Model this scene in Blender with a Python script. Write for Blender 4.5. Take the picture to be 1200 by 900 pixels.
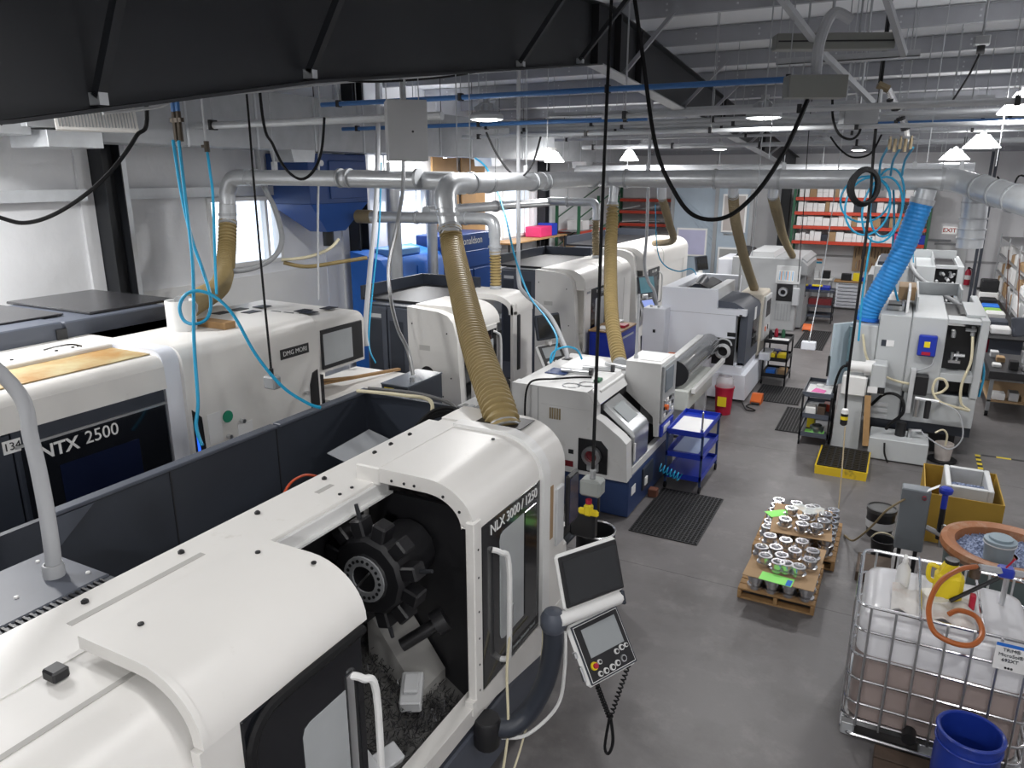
import bpy, math, random
from mathutils import Vector, Matrix
random.seed(7)
for o in list(bpy.data.objects): bpy.data.objects.remove(o, do_unlink=True)
SC = bpy.context.scene
COL = SC.collection
# ------------------------------------------------------------------ camera
cd = bpy.data.cameras.new('camera'); cam = bpy.data.objects.new('camera', cd); COL.objects.link(cam)
cam.location = (0, 0, 4.3)
cam.rotation_euler = (math.radians(90 - 15.7), 0, math.radians(27.5))
cd.sensor_width = 36; cd.lens = 36 * 870 / 1200; cd.clip_start = 0.05; cd.clip_end = 200
SC.camera = cam
# ------------------------------------------------------------------ world, exposure
w = bpy.data.worlds.new('world'); SC.world = w; w.use_nodes = True
bg = w.node_tree.nodes['Background']; bg.inputs[0].default_value = (0.86, 0.92, 1.0, 1); bg.inputs[1].default_value = 3.2
SC.view_settings.view_transform = 'Standard'; SC.view_settings.look = 'None'
SC.view_settings.gamma = 1; SC.view_settings.use_curve_mapping = False
SC.view_settings.exposure = -0.12
LAMP_W = 104.0
# ------------------------------------------------------------------ materials
MATS = {}
def mat(name, col, rough=0.5, metal=0.0, var=0.06, vscale=3.0, bump=0.0, bscale=60.0, dirt=None, dscale=2.0, dlo=0.55, dhi=0.75, emit=None, estr=0.0, coat=0.0, trans=0.0, alpha=1.0, spec=0.5):
    if name in MATS: return MATS[name]
    m = bpy.data.materials.new(name); m.use_nodes = True; MATS[name] = m
    nt = m.node_tree; b = nt.nodes['Principled BSDF']; L = nt.links.new
    b.inputs['Roughness'].default_value = rough; b.inputs['Metallic'].default_value = metal
    b.inputs['Specular IOR Level'].default_value = spec
    b.inputs['Coat Weight'].default_value = coat; b.inputs['Coat Roughness'].default_value = 0.1
    b.inputs['Transmission Weight'].default_value = trans; b.inputs['Alpha'].default_value = alpha
    tc = nt.nodes.new('ShaderNodeTexCoord')
    no = nt.nodes.new('ShaderNodeTexNoise'); no.inputs['Scale'].default_value = vscale; no.inputs['Detail'].default_value = 5
    L(tc.outputs['Object'], no.inputs['Vector'])
    mx = nt.nodes.new('ShaderNodeMix'); mx.data_type = 'RGBA'
    c0 = [max(0, c * (1 - var * 1.6)) for c in col[:3]] + [1]; c1 = [min(1, c * (1 + var * 1.6)) for c in col[:3]] + [1]
    mx.inputs[6].default_value = c0; mx.inputs[7].default_value = c1
    L(no.outputs['Fac'], mx.inputs[0]); out = mx.outputs[2]
    if dirt:
        n2 = nt.nodes.new('ShaderNodeTexNoise'); n2.inputs['Scale'].default_value = dscale; n2.inputs['Detail'].default_value = 8; n2.inputs['Roughness'].default_value = 0.65
        L(tc.outputs['Object'], n2.inputs['Vector'])
        mr = nt.nodes.new('ShaderNodeMapRange'); mr.inputs[1].default_value = dlo; mr.inputs[2].default_value = dhi
        L(n2.outputs['Fac'], mr.inputs[0])
        m2 = nt.nodes.new('ShaderNodeMix'); m2.data_type = 'RGBA'; m2.inputs[7].default_value = list(dirt) + [1]
        L(mr.outputs[0], m2.inputs[0]); L(out, m2.inputs[6]); out = m2.outputs[2]
    L(out, b.inputs['Base Color'])
    if bump:
        n3 = nt.nodes.new('ShaderNodeTexNoise'); n3.inputs['Scale'].default_value = bscale; n3.inputs['Detail'].default_value = 4
        L(tc.outputs['Object'], n3.inputs['Vector'])
        bp = nt.nodes.new('ShaderNodeBump'); bp.inputs['Strength'].default_value = bump; bp.inputs['Distance'].default_value = 0.02
        L(n3.outputs['Fac'], bp.inputs['Height']); L(bp.outputs[0], b.inputs['Normal'])
    if emit:
        b.inputs['Emission Color'].default_value = list(emit) + [1]; b.inputs['Emission Strength'].default_value = estr
    return m
def glass(name, tint=(0.9, 0.95, 1.0), fac=0.12, rough=0.03):
    if name in MATS: return MATS[name]
    m = bpy.data.materials.new(name); m.use_nodes = True; MATS[name] = m
    nt = m.node_tree; nt.nodes.remove(nt.nodes['Principled BSDF']); o = nt.nodes['Material Output']
    t = nt.nodes.new('ShaderNodeBsdfTransparent'); t.inputs[0].default_value = list(tint) + [1]
    g = nt.nodes.new('ShaderNodeBsdfGlossy'); g.inputs['Roughness'].default_value = rough
    x = nt.nodes.new('ShaderNodeMixShader'); x.inputs[0].default_value = fac
    nt.links.new(t.outputs[0], x.inputs[1]); nt.links.new(g.outputs[0], x.inputs[2]); nt.links.new(x.outputs[0], o.inputs[0])
    return m
def plastic_clear(name, col=(0.85, 0.86, 0.88), fac=0.55):
    if name in MATS: return MATS[name]
    m = bpy.data.materials.new(name); m.use_nodes = True; MATS[name] = m
    nt = m.node_tree; b = nt.nodes['Principled BSDF']; o = nt.nodes['Material Output']
    b.inputs['Base Color'].default_value = list(col) + [1]; b.inputs['Roughness'].default_value = 0.25
    t = nt.nodes.new('ShaderNodeBsdfTransparent'); x = nt.nodes.new('ShaderNodeMixShader'); x.inputs[0].default_value = fac
    nt.links.new(t.outputs[0], x.inputs[1]); nt.links.new(b.outputs[0], x.inputs[2]); nt.links.new(x.outputs[0], o.inputs[0])
    return m
WHITE = mat('cream machine enamel', (0.755, 0.74, 0.712), 0.38, var=0.03, vscale=1.5, dirt=(0.55, 0.52, 0.46), dscale=5, dlo=0.66, dhi=0.85)
WHITE2 = mat('clean white paint', (0.78, 0.78, 0.77), 0.4, var=0.02)
COOLWHITE = mat('cool white enamel', (0.76, 0.78, 0.84), 0.4, var=0.03, vscale=1.2)
GREYPAINT = mat('light grey enamel', (0.56, 0.57, 0.58), 0.42, var=0.04, dirt=(0.36, 0.36, 0.35), dscale=4, dlo=0.64, dhi=0.85)
MIDGREY = mat('mid grey enamel', (0.30, 0.31, 0.32), 0.45, var=0.05)
CHAR = mat('charcoal blue enamel', (0.030, 0.036, 0.050), 0.42, var=0.08)
CHARL = mat('slate enamel', (0.075, 0.085, 0.11), 0.45, var=0.06)
BLACK = mat('black paint', (0.012, 0.012, 0.014), 0.45, var=0.1)
RUBBER = mat('black rubber', (0.009, 0.009, 0.010), 0.6, var=0.1, spec=0.2)
BGLASS = mat('black door glass', (0.008, 0.009, 0.012), 0.08, var=0.05, coat=0.3)
SCREEN = mat('dark screen glass', (0.02, 0.022, 0.025), 0.1, var=0.05)
GREYSCR = mat('grey screen', (0.30, 0.32, 0.33), 0.2, var=0.03)
WINGREY = mat('frosted safety window', (0.42, 0.44, 0.45), 0.22, var=0.08, vscale=2)
STEEL = mat('brushed steel', (0.62, 0.63, 0.64), 0.28, 0.95, var=0.06)
CHROME = mat('polished aluminium', (0.66, 0.66, 0.68), 0.22, 1.0, var=0.04)
GALV = mat('galvanised duct steel', (0.58, 0.60, 0.62), 0.32, 0.5, var=0.08, vscale=7)
GALVD = mat('dull galvanised steel', (0.42, 0.435, 0.455), 0.45, 0.3, var=0.1, vscale=5)
DKSTEEL = mat('dark frame steel', (0.016, 0.018, 0.022), 0.5, 0.0, var=0.1, vscale=2)
PURLIN = mat('purlin steel', (0.33, 0.34, 0.37), 0.5, 0.0, var=0.08, vscale=3)
TANHOSE = mat('tan ribbed hose', (0.31, 0.232, 0.098), 0.5, var=0.1, vscale=6)
BROWNHOSE = mat('brown ribbed hose', (0.23, 0.18, 0.10), 0.5, var=0.1, vscale=6)
BLUEHOSE = mat('blue duct fabric', (0.02, 0.24, 0.62), 0.5, var=0.08, vscale=6)
AIRBLUE = mat('blue air hose', (0.015, 0.30, 0.52), 0.4, var=0.05)
PIPEBLUE = mat('blue air pipe', (0.04, 0.14, 0.36), 0.4, var=0.05)
MACHBLUE = mat('deep blue machine base', (0.022, 0.045, 0.13), 0.45, var=0.08)
BLUEPAINT = mat('bright blue enamel', (0.012, 0.035, 0.38), 0.35, var=0.05)
COLLBLUE = mat('dust collector blue', (0.018, 0.06, 0.22), 0.4, var=0.06)
SKYBLUE = mat('bright blue plastic', (0.02, 0.16, 0.62), 0.4, var=0.05)
RED = mat('rack beam orange red', (0.55, 0.055, 0.025), 0.45, var=0.06)
GREENP = mat('rack upright green', (0.025, 0.12, 0.06), 0.45, var=0.06)
REDP = mat('red plastic', (0.42, 0.012, 0.04), 0.4, var=0.05)
YELLOW = mat('yellow plastic', (0.72, 0.50, 0.02), 0.45, var=0.06, dirt=(0.18, 0.13, 0.04), dscale=6, dlo=0.58, dhi=0.75)
YEL2 = mat('bright yellow', (0.80, 0.62, 0.02), 0.4, var=0.04)
ORANGE = mat('orange paint', (0.65, 0.13, 0.02), 0.45, var=0.05)
LIME = mat('lime paper', (0.30, 0.85, 0.18), 0.6, var=0.03)
PAPER = mat('white paper', (0.80, 0.80, 0.80), 0.7, var=0.03)
CARD = mat('cardboard', (0.36, 0.235, 0.125), 0.75, var=0.06, vscale=8)
YCARD = mat('mustard cardboard', (0.40, 0.245, 0.03), 0.7, var=0.08, vscale=5)
WOOD = mat('weathered pine', (0.34, 0.20, 0.085), 0.7, var=0.16, vscale=12)
DWOOD = mat('dark stained timber', (0.075, 0.05, 0.035), 0.7, var=0.2, vscale=10)
PLY = mat('plywood', (0.36, 0.21, 0.09), 0.6, var=0.14, vscale=4)
TERRA = mat('orange urethane bowl', (0.33, 0.125, 0.045), 0.5, var=0.1, dirt=(0.5, 0.36, 0.25), dscale=5, dlo=0.5, dhi=0.8)
AMBER = mat('amber rubber hose', (0.38, 0.10, 0.02), 0.35, var=0.06)
CREAMHOSE = mat('cream tubing', (0.66, 0.60, 0.42), 0.4, var=0.05)
MEDIA = mat('blue grey media', (0.26, 0.31, 0.45), 0.6, var=0.25, vscale=60)
PINK = mat('pink paper', (0.75, 0.12, 0.40), 0.6, var=0.05)
LAMPM = mat('lamp diffuser', (0.9, 0.9, 0.9), 0.4, var=0.0, emit=(1.0, 0.98, 0.95), estr=14.0)
WHITEPIPE = mat('grey white conduit', (0.42, 0.43, 0.45), 0.45, var=0.04)
# ------------------------------------------------------------------ mesh builder
class MB:
    def __init__(s): s.v = []; s.f = []; s.M = None
    def add(s, vs, fs):
        n = len(s.v)
        if s.M is not None: vs = [tuple(s.M @ Vector(p)) for p in vs]
        s.v += [tuple(p) for p in vs]; s.f += [tuple(i + n for i in f) for f in fs]
        return s
    def box(s, x0, x1, y0, y1, z0, z1, b=0.0):
        if x0 > x1: x0, x1 = x1, x0
        if y0 > y1: y0, y1 = y1, y0
        if z0 > z1: z0, z1 = z1, z0
        b = min(b, (x1 - x0) * .45, (y1 - y0) * .45, (z1 - z0) * .45)
        if b <= 0:
            return s.add([(x0,y0,z0),(x1,y0,z0),(x1,y1,z0),(x0,y1,z0),(x0,y0,z1),(x1,y0,z1),(x1,y1,z1),(x0,y1,z1)],
                  [(0,3,2,1),(4,5,6,7),(0,1,5,4),(1,2,6,5),(2,3,7,6),(3,0,4,7)])
        X = (x0, x1); Y = (y0, y1); Z = (z0, z1); vs = []; idx = {}
        for i in (0,1):
            for j in (0,1):
                for k in (0,1):
                    sx = b if i == 0 else -b; sy = b if j == 0 else -b; sz = b if k == 0 else -b
                    for a, p in enumerate(((X[i], Y[j]+sy, Z[k]+sz), (X[i]+sx, Y[j], Z[k]+sz), (X[i]+sx, Y[j]+sy, Z[k]))):
                        idx[i,j,k,a] = len(vs); vs.append(p)
        F = []
        def q(l, c):
            p = [Vector(vs[i]) for i in l]; n = (p[1]-p[0]).cross(p[2]-p[0]); m = sum(p, Vector())/len(p) - c
            F.append(tuple(l) if n.dot(m) > 0 else tuple(reversed(l)))
        c = Vector(((x0+x1)/2,(y0+y1)/2,(z0+z1)/2))
        for i in (0,1): q([idx[i,0,0,0],idx[i,1,0,0],idx[i,1,1,0],idx[i,0,1,0]], c)
        for j in (0,1): q([idx[0,j,0,1],idx[1,j,0,1],idx[1,j,1,1],idx[0,j,1,1]], c)
        for k in (0,1): q([idx[0,0,k,2],idx[1,0,k,2],idx[1,1,k,2],idx[0,1,k,2]], c)
        for i in (0,1):
            for j in (0,1): q([idx[i,j,0,0],idx[i,j,0,1],idx[i,j,1,1],idx[i,j,1,0]], c)
            for k in (0,1): q([idx[i,0,k,0],idx[i,0,k,2],idx[i,1,k,2],idx[i,1,k,0]], c)
        for j in (0,1):
            for k in (0,1): q([idx[0,j,k,1],idx[0,j,k,2],idx[1,j,k,2],idx[1,j,k,1]], c)
        for i in (0,1):
            for j in (0,1):
                for k in (0,1): q([idx[i,j,k,0],idx[i,j,k,1],idx[i,j,k,2]], c)
        return s.add(vs, F)
    def prism(s, prof, ax, a0, a1):
        n = len(prof); A = sum(prof[i][0]*prof[(i+1)%n][1]-prof[(i+1)%n][0]*prof[i][1] for i in range(n))
        if A < 0: prof = prof[::-1]
        if a0 > a1: a0, a1 = a1, a0
        def P(p, a): return (a,p[0],p[1]) if ax == 'x' else (p[0],a,p[1]) if ax == 'y' else (p[0],p[1],a)
        vs = [P(p,a0) for p in prof] + [P(p,a1) for p in prof]
        F = [tuple(range(n-1,-1,-1)), tuple(range(n,2*n))] + [(i,(i+1)%n,(i+1)%n+n,i+n) for i in range(n)]
        if ax == 'y': F = [tuple(reversed(f)) for f in F]
        return s.add(vs, F)
    def tube(s, path, r, n=8, closed=False, caps=True, flat=None):
        P = [Vector(p) for p in path]; m = len(P); R = r if isinstance(r,(list,tuple)) else [r]*m
        T = []
        for i in range(m):
            a = P[(i-1)%m] if (closed or i>0) else P[i]; b = P[(i+1)%m] if (closed or i<m-1) else P[i]
            t = b-a; T.append(t.normalized() if t.length > 1e-9 else Vector((0,0,1)))
        u = T[0].orthogonal().normalized(); vs = []
        for i in range(m):
            u = (u - T[i]*u.dot(T[i]))
            u = u.normalized() if u.length > 1e-6 else T[i].orthogonal().normalized()
            w_ = T[i].cross(u)
            for k in range(n):
                a = 2*math.pi*k/n; vs.append(P[i] + (u*math.cos(a)+w_*math.sin(a))*R[i])
        F = []
        for i in range(m if closed else m-1):
            j = (i+1)%m
            for k in range(n):
                l = (k+1)%n; F.append((i*n+k,i*n+l,j*n+l,j*n+k))
        if caps and not closed:
            F.append(tuple(range(n-1,-1,-1))); F.append(tuple(range((m-1)*n,m*n)))
        return s.add(vs, F)
    def cyl(s, p0, p1, r0, r1=None, n=16, caps=True):
        return s.tube([p0,p1],[r0, r0 if r1 is None else r1],n,caps=caps)
    def lathe(s, prof, c=(0,0,0), n=24, ax='z', caps=False):
        vs = []; F = []; m = len(prof)
        for r, h in prof:
            for k in range(n):
                a = 2*math.pi*k/n; x, y = r*math.cos(a), r*math.sin(a)
                p = (x,y,h) if ax=='z' else (x,-h,y) if ax=='-y' else (h,x,y) if ax=='x' else (-x,h,y)
                vs.append((p[0]+c[0],p[1]+c[1],p[2]+c[2]))
        for i in range(m-1):
            for k in range(n):
                l=(k+1)%n; F.append((i*n+k,i*n+l,(i+1)*n+l,(i+1)*n+k))
        if caps:
            F.append(tuple(range(n-1,-1,-1))); F.append(tuple(range((m-1)*n,m*n)))
        return s.add(vs, F)
    def bar(s, p0, p1, wd, th, upv=(0,0,1)):
        p0=Vector(p0);p1=Vector(p1);t=(p1-p0).normalized();u=Vector(upv)
        if abs(t.dot(u))>.99:u=Vector((1,0,0))
        sd=t.cross(u).normalized()*wd/2;u2=sd.cross(t).normalized()*th/2
        vs=[p+a*sd+b*u2 for p in (p0,p1) for a,b in ((-1,-1),(1,-1),(1,1),(-1,1))]
        return s.add(vs,[(3,2,1,0),(4,5,6,7),(0,1,5,4),(1,2,6,5),(2,3,7,6),(3,0,4,7)])
    def sheet(s, fn, nu, nv, th=0.0):
        vs=[fn(i/nu,j/nv) for i in range(nu+1) for j in range(nv+1)]
        F=[(i*(nv+1)+j,(i+1)*(nv+1)+j,(i+1)*(nv+1)+j+1,i*(nv+1)+j+1) for i in range(nu) for j in range(nv)]
        return s.add(vs,F)
    def mesh(s, name, off=(0,0,0), ang=0.6):
        me = bpy.data.meshes.new(name)
        me.from_pydata([(p[0]-off[0],p[1]-off[1],p[2]-off[2]) for p in s.v],[],s.f); me.update()
        me.polygons.foreach_set('use_smooth',[True]*len(me.polygons))
        me.set_sharp_from_angle(angle=ang)
        return me
def arc(cx, cz, r, a0, a1, n=6):
    return [(cx+r*math.cos(math.radians(a0+(a1-a0)*i/n)), cz+r*math.sin(math.radians(a0+(a1-a0)*i/n))) for i in range(n+1)]
def spline(pts, n=8):
    P=[Vector(p) for p in pts]; out=[]
    for i in range(len(P)-1):
        a=P[max(i-1,0)];b=P[i];c=P[i+1];d=P[min(i+2,len(P)-1)]
        for k in range(n):
            t=k/n; out.append(.5*((2*b)+(c-a)*t+(2*a-5*b+4*c-d)*t*t+(3*b-a-3*c+d)*t**3))
    out.append(P[-1]); return out
def resample(path, step):
    out=[path[0]]; acc=0
    for i in range(1,len(path)):
        a=path[i-1];b=path[i];L=(b-a).length
        if L<1e-9: continue
        d=step-acc
        while d<=L:
            out.append(a+(b-a)*(d/L)); d+=step
        acc=(acc+L)%step
    return out
def offset_of(o):
    while o.parent: o=o.parent
    return tuple(o.location)
def thing(name, label, cat, loc, group=None):
    o=bpy.data.objects.new(name,None); COL.objects.link(o); o.location=loc; o.empty_display_size=.1
    o['label']=label; o['category']=cat
    if group: o['group']=group
    return o
def part(mb, name, m, parent, label=None):
    me=mb.mesh(name, offset_of(parent)); me.materials.append(m)
    o=bpy.data.objects.new(name,me); COL.objects.link(o); o.parent=parent
    if label: o['label']=label
    return o
def solo(mb, name, m, label, cat, group=None):
    xs=[p[0] for p in mb.v]; ys=[p[1] for p in mb.v]; zs=[p[2] for p in mb.v]
    c=((min(xs)+max(xs))/2,(min(ys)+max(ys))/2,min(zs))
    me=mb.mesh(name,c); me.materials.append(m)
    o=bpy.data.objects.new(name,me); COL.objects.link(o); o.location=c
    o['label']=label; o['category']=cat
    if group: o['group']=group
    return o
def struct(mb, name, m, parent=None, kind='structure'):
    if parent: return part(mb,name,m,parent)
    me=mb.mesh(name); me.materials.append(m); o=bpy.data.objects.new(name,me); COL.objects.link(o)
    o['kind']=kind; return o
def clone(root, dloc, label=None, rotz=None, par=None):
    c=root.copy(); COL.objects.link(c)
    if par is None:
        c.location=Vector(root.location)+Vector(dloc)
        if label: c['label']=label
        if rotz is not None: c.rotation_euler.z=rotz
    else: c.parent=par
    for ch in list(root.children): clone(ch,None,par=c)
    return c
B=lambda *a,**k: MB().box(*a,**k)
def text(s, size, pos, face, name, m, parent, spacing=1.0, align='CENTER', rot=0, bold=False, th=.002, label=None):
    cu=bpy.data.curves.new('t','FONT'); cu.body=s; cu.size=size; cu.extrude=th; cu.align_x=align; cu.align_y='CENTER'; cu.space_character=spacing
    if bold: cu.offset=size*.02
    cu.resolution_u=3
    ob=bpy.data.objects.new('t',cu); COL.objects.link(ob)
    me=bpy.data.meshes.new_from_object(ob); bpy.data.objects.remove(ob); bpy.data.curves.remove(cu)
    R={'+x':Matrix(((0,0,1),(1,0,0),(0,1,0))),'-y':Matrix(((1,0,0),(0,0,-1),(0,1,0))),'-x':Matrix(((0,0,-1),(-1,0,0),(0,1,0))),'+z':Matrix(((1,0,0),(0,1,0),(0,0,1)))}[face] if isinstance(face,str) else face
    M=Matrix.Translation(Vector(pos)-Vector(offset_of(parent))) @ R.to_4x4() @ Matrix.Rotation(rot,4,'Z')
    # split into words: one part per word
    vx=[v.co.x for v in me.vertices]; fs=sorted([(min(vx[i] for i in p.vertices),max(vx[i] for i in p.vertices),p.index) for p in me.polygons])
    groups=[]; hi=-1e9
    for a_,b_,i_ in fs:
        if a_>hi+size*.16*spacing: groups.append([])
        groups[-1].append(i_); hi=max(hi,b_)
    res=None
    for gidx in groups:
        used=sorted({v for i_ in gidx for v in me.polygons[i_].vertices}); mp_={v:k for k,v in enumerate(used)}
        m2=bpy.data.meshes.new(name); m2.from_pydata([M@me.vertices[v].co for v in used],[],[[mp_[v] for v in me.polygons[i_].vertices] for i_ in gidx]); m2.update(); m2.materials.append(m)
        o=bpy.data.objects.new(name,m2); COL.objects.link(o); o.parent=parent; res=o
        if label: o['label']=label
    bpy.data.meshes.remove(me)
    return res
def rib_hose(mb, pts, r, step=.05, n=14, amp=.12):
    p=resample(spline(pts,14),step/4); P=[];R=[]
    for i,q in enumerate(p):
        P.append(q); R.append(r*(1+amp*(.5,.5,-.5,-.5)[i%4]))
    mb.tube(P,R,n)
    return mb
def cord(mb, pts, r, n=6, k=8): return mb.tube(spline(pts,k),r,n)
# ================================================================== SETTING
XL, XR, YB, YF = -10.0, 3.3, 28.5, -8.0
def roofz(y): return 6.55 - .076*abs(y-9.7)
# floor: polished concrete with stains and saw joints
fm = mat('polished concrete', (0.148,0.140,0.141), 0.42, var=0.10, vscale=.8, bump=.06, bscale=25, dirt=(0.07,0.064,0.062), dscale=.8, dlo=.47, dhi=.78)
nt=fm.node_tree; bs=nt.nodes['Principled BSDF']; lk=[l for l in nt.links if l.to_socket==bs.inputs['Base Color']][0]; src=lk.from_socket
tc=nt.nodes.new('ShaderNodeTexCoord'); sx=nt.nodes.new('ShaderNodeSeparateXYZ'); nt.links.new(tc.outputs['Object'],sx.inputs[0])
prev=None
for ax,off,per in (('Y',1.75,4.6),):
    a=nt.nodes.new('ShaderNodeMath'); a.operation='ADD'; a.inputs[1].default_value=off+100*per; nt.links.new(sx.outputs[ax],a.inputs[0])
    md=nt.nodes.new('ShaderNodeMath'); md.operation='MODULO'; md.inputs[1].default_value=per; nt.links.new(a.outputs[0],md.inputs[0])
    lt=nt.nodes.new('ShaderNodeMath'); lt.operation='LESS_THAN'; lt.inputs[1].default_value=.012; nt.links.new(md.outputs[0],lt.inputs[0])
    if prev is None: prev=lt
    else:
        mm=nt.nodes.new('ShaderNodeMath'); mm.operation='MAXIMUM'; nt.links.new(prev.outputs[0],mm.inputs[0]); nt.links.new(lt.outputs[0],mm.inputs[1]); prev=mm
mj=nt.nodes.new('ShaderNodeMix'); mj.data_type='RGBA'; mj.inputs[7].default_value=(.05,.048,.048,1)
nt.links.new(prev.outputs[0],mj.inputs[0]); nt.links.new(src,mj.inputs[6])
# light scuffs
ns=nt.nodes.new('ShaderNodeTexNoise'); ns.inputs['Scale'].default_value=2.6; ns.inputs['Detail'].default_value=10; ns.inputs['Roughness'].default_value=.7; nt.links.new(tc.outputs['Object'],ns.inputs['Vector'])
mp=nt.nodes.new('ShaderNodeMapRange'); mp.inputs[1].default_value=.52; mp.inputs[2].default_value=.8; mp.inputs[4].default_value=.55; nt.links.new(ns.outputs['Fac'],mp.inputs[0])
ml=nt.nodes.new('ShaderNodeMix'); ml.data_type='RGBA'; ml.inputs[7].default_value=(.27,.255,.25,1)
nt.links.new(mp.outputs[0],ml.inputs[0]); nt.links.new(mj.outputs[2],ml.inputs[6]); nt.links.new(ml.outputs[2],bs.inputs['Base Color'])
struct(B(XL,XR,YF,YB,-.2,0),'floor',fm)
# yellow black floor tape
tp=MB(); 
for i in range(10): tp.box(.84,.88,9.9+i*.16,9.98+i*.16,0,.003)
# walls
WALLW = mat('white vinyl insulation', (0.82,0.83,0.85), 0.4, var=0.06, vscale=1.2, bump=1.0, bscale=2.6)
WALLB = mat('painted back wall', (0.82,0.82,0.84), 0.6, var=0.03, vscale=2)
wins=[(8.58,10.17,2.80,3.95),(13.7,15.1,2.57,4.03),(18.6,20.3,2.6,4.05)]
wl=MB(); yy=YF
for (a,b,z0,z1) in wins:
    wl.box(XL-.2,XL,yy,a,0,7); wl.box(XL-.2,XL,a,b,0,z0); wl.box(XL-.2,XL,a,b,z1,7); yy=b
wl.box(XL-.2,XL,yy,YB,0,7)
WL=struct(wl,'wall_left',WALLW)
bp=MB()
for a,b in ((-2,6.3),(7.0,11.6),(12.3,17.9)): bp.box(XL,XL+.02,a,b,0,2.62)
part(bp,'wainscot_panel',WHITE2,WL)
for i in range(12):      # seams and folds of the vinyl sheet
    y=-1+i*2.05
    if any(a-.1<y<b+.1 for a,b,_,_ in wins): continue
    part(MB().tube([(XL+.005,y,.2),(XL+.005,y+.02,2.4),(XL+.005,y-.03,4.6),(XL+.005,y,roofz(y)-.2)],.022,6),'seam',WALLW,WL)
PANE=glass('window glass',(.93,.96,1.0),.08,.15)
for i,(a,b,z0,z1) in enumerate(wins):
    fr=MB(); t=.07
    fr.box(XL-.12,XL+.04,a,b,z0,z0+t); fr.box(XL-.12,XL+.04,a,b,z1-t,z1); fr.box(XL-.12,XL+.04,a,a+t,z0+t,z1-t); fr.box(XL-.12,XL+.04,b-t,b,z0+t,z1-t)
    f=struct(fr,'window_%d'%(i+1),WHITE2)
    m=a+(b-a)*.8; part(B(XL-.1,XL+.02,m-.03,m+.03,z0+t,z1-t),'mullion',WHITE2,f)
    part(B(XL-.06,XL-.05,a+t,m-.03,z0+t,z1-t),'pane',PANE,f); part(B(XL-.06,XL-.05,m+.03,b-t,z0+t,z1-t),'pane',PANE,f)
# pale neighbouring building wall and ground outside
struct(B(-30,XL-.2,-10,34,-.3,-.05),'ground_outside',mat('pale gravel',(.42,.41,.39),.9))
# wall columns and girts
def column(x,y,h,name='trim_1'):
    c=struct(MB().box(x-.015,x+.32,y-.14,y-.125,0,h).box(x-.015,x+.32,y+.125,y+.14,0,h).box(x+.14,x+.16,y-.125,y+.125,0,h),name,DKSTEEL)
    part(B(x+.24,x+.325,y+.14,y+.21,0,h),'channel',GALV,c)
    part(B(x,x+.05,y-.34,y-.15,0,h),'vinyl_fold',WALLW,c)
for i,y in enumerate((6.82,12.15,20.9)): column(XL,y,roofz(y)-.25,'trim_%d'%(i+1))
g=struct(B(XL,XL+.18,YF,6.5,3.97,4.07).box(XL,XL+.18,7.1,11.85,3.97,4.07).box(XL,XL+.18,12.45,20.6,4.07,4.17),'trim_4',GALV)
part(B(XL+.165,XL+.18,YF,6.5,4.07,4.12).box(XL+.165,XL+.18,7.1,11.85,4.07,4.12).box(XL+.165,XL+.18,12.45,20.6,4.17,4.22),'girt_lip',GALV,g)
# back wall
WB=struct(B(XL-.2,XR+.2,YB,YB+.2,0,7),'wall_back',WALLB)
for x in (-6.4,-2.9,.7): part(B(x-.01,x+.01,YB-.008,YB,2.2,4.8),'panel_seam',mat('seam grey',(.4,.4,.41),.6),WB)
part(B(-3.3,XR,YB-.02,YB,1.55,1.62),'wall_rail',mat('seam grey',(.4,.4,.41),.6),WB)
struct(B(XR,XR+.2,YF,YB,0,7),'wall_right',WALLB)
struct(B(XL-.2,XR+.2,YF-.2,YF,0,7),'wall_front',WALLB)
cx=struct(MB().box(-4.02,-3.72,YB-.35,YB,0,4.8),'trim_5',DKSTEEL)
part(B(-4.2,-4.02,YB-.12,YB,0,4.8),'vinyl_fold',WALLB,cx)
# exit door
d=struct(B(.95,1.85,YB-.05,YB,0,2.1),'door_1',mat('door grey white',(.62,.63,.64),.5))
part(B(.9,1.9,YB-.07,YB-.001,2.1,2.16),'door_head',MIDGREY,d); part(B(1.02,1.08,YB-.11,YB-.05,.95,1.1),'door_handle',STEEL,d)
part(B(.6,1.35,YB-.12,YB-.05,2.22,2.28),'door_closer',MIDGREY,d)
# ceiling: two slopes of white faced insulation with purlins
CEILM=mat('roof insulation facing',(.80,.81,.83),.55,var=.05,vscale=1,bump=.4,bscale=3)
cl=MB(); 
for a,b in ((YF,9.7),(9.7,YB)):
    za,zb=roofz(a),roofz(b)
    cl.add([(XL-.2,a,za),(XR+.2,a,za),(XR+.2,b,zb),(XL-.2,b,zb),(XL-.2,a,za+.1),(XR+.2,a,za+.1),(XR+.2,b,zb+.1),(XL-.2,b,zb+.1)],[(0,3,2,1),(4,5,6,7),(0,1,5,4),(1,2,6,5),(2,3,7,6),(3,0,4,7)])
CE=struct(cl,'ceiling',CEILM)
k=-4
while True:
    y=2.55+1.55*k; k+=1
    if y>YB-.2: break
    if y<YF: continue
    z=roofz(y)-.005
    m=MB().box(XL,XR,y-.004,y+.004,z-.21,z).box(XL,XR,y,y+.075,z-.212,z-.204).box(XL,XR,y-.075,y,z-.006,z)
    part(m,'purlin',PURLIN,CE)
    bo=MB()
    for x in [XL+.6+i*.9 for i in range(14)]:
        for dz in (.07,.14): bo.box(x-.012,x+.012,y-.01,y-.004,z-dz-.012,z-dz+.012)
    part(bo,'purlin_bolts',GALV,CE)
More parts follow.
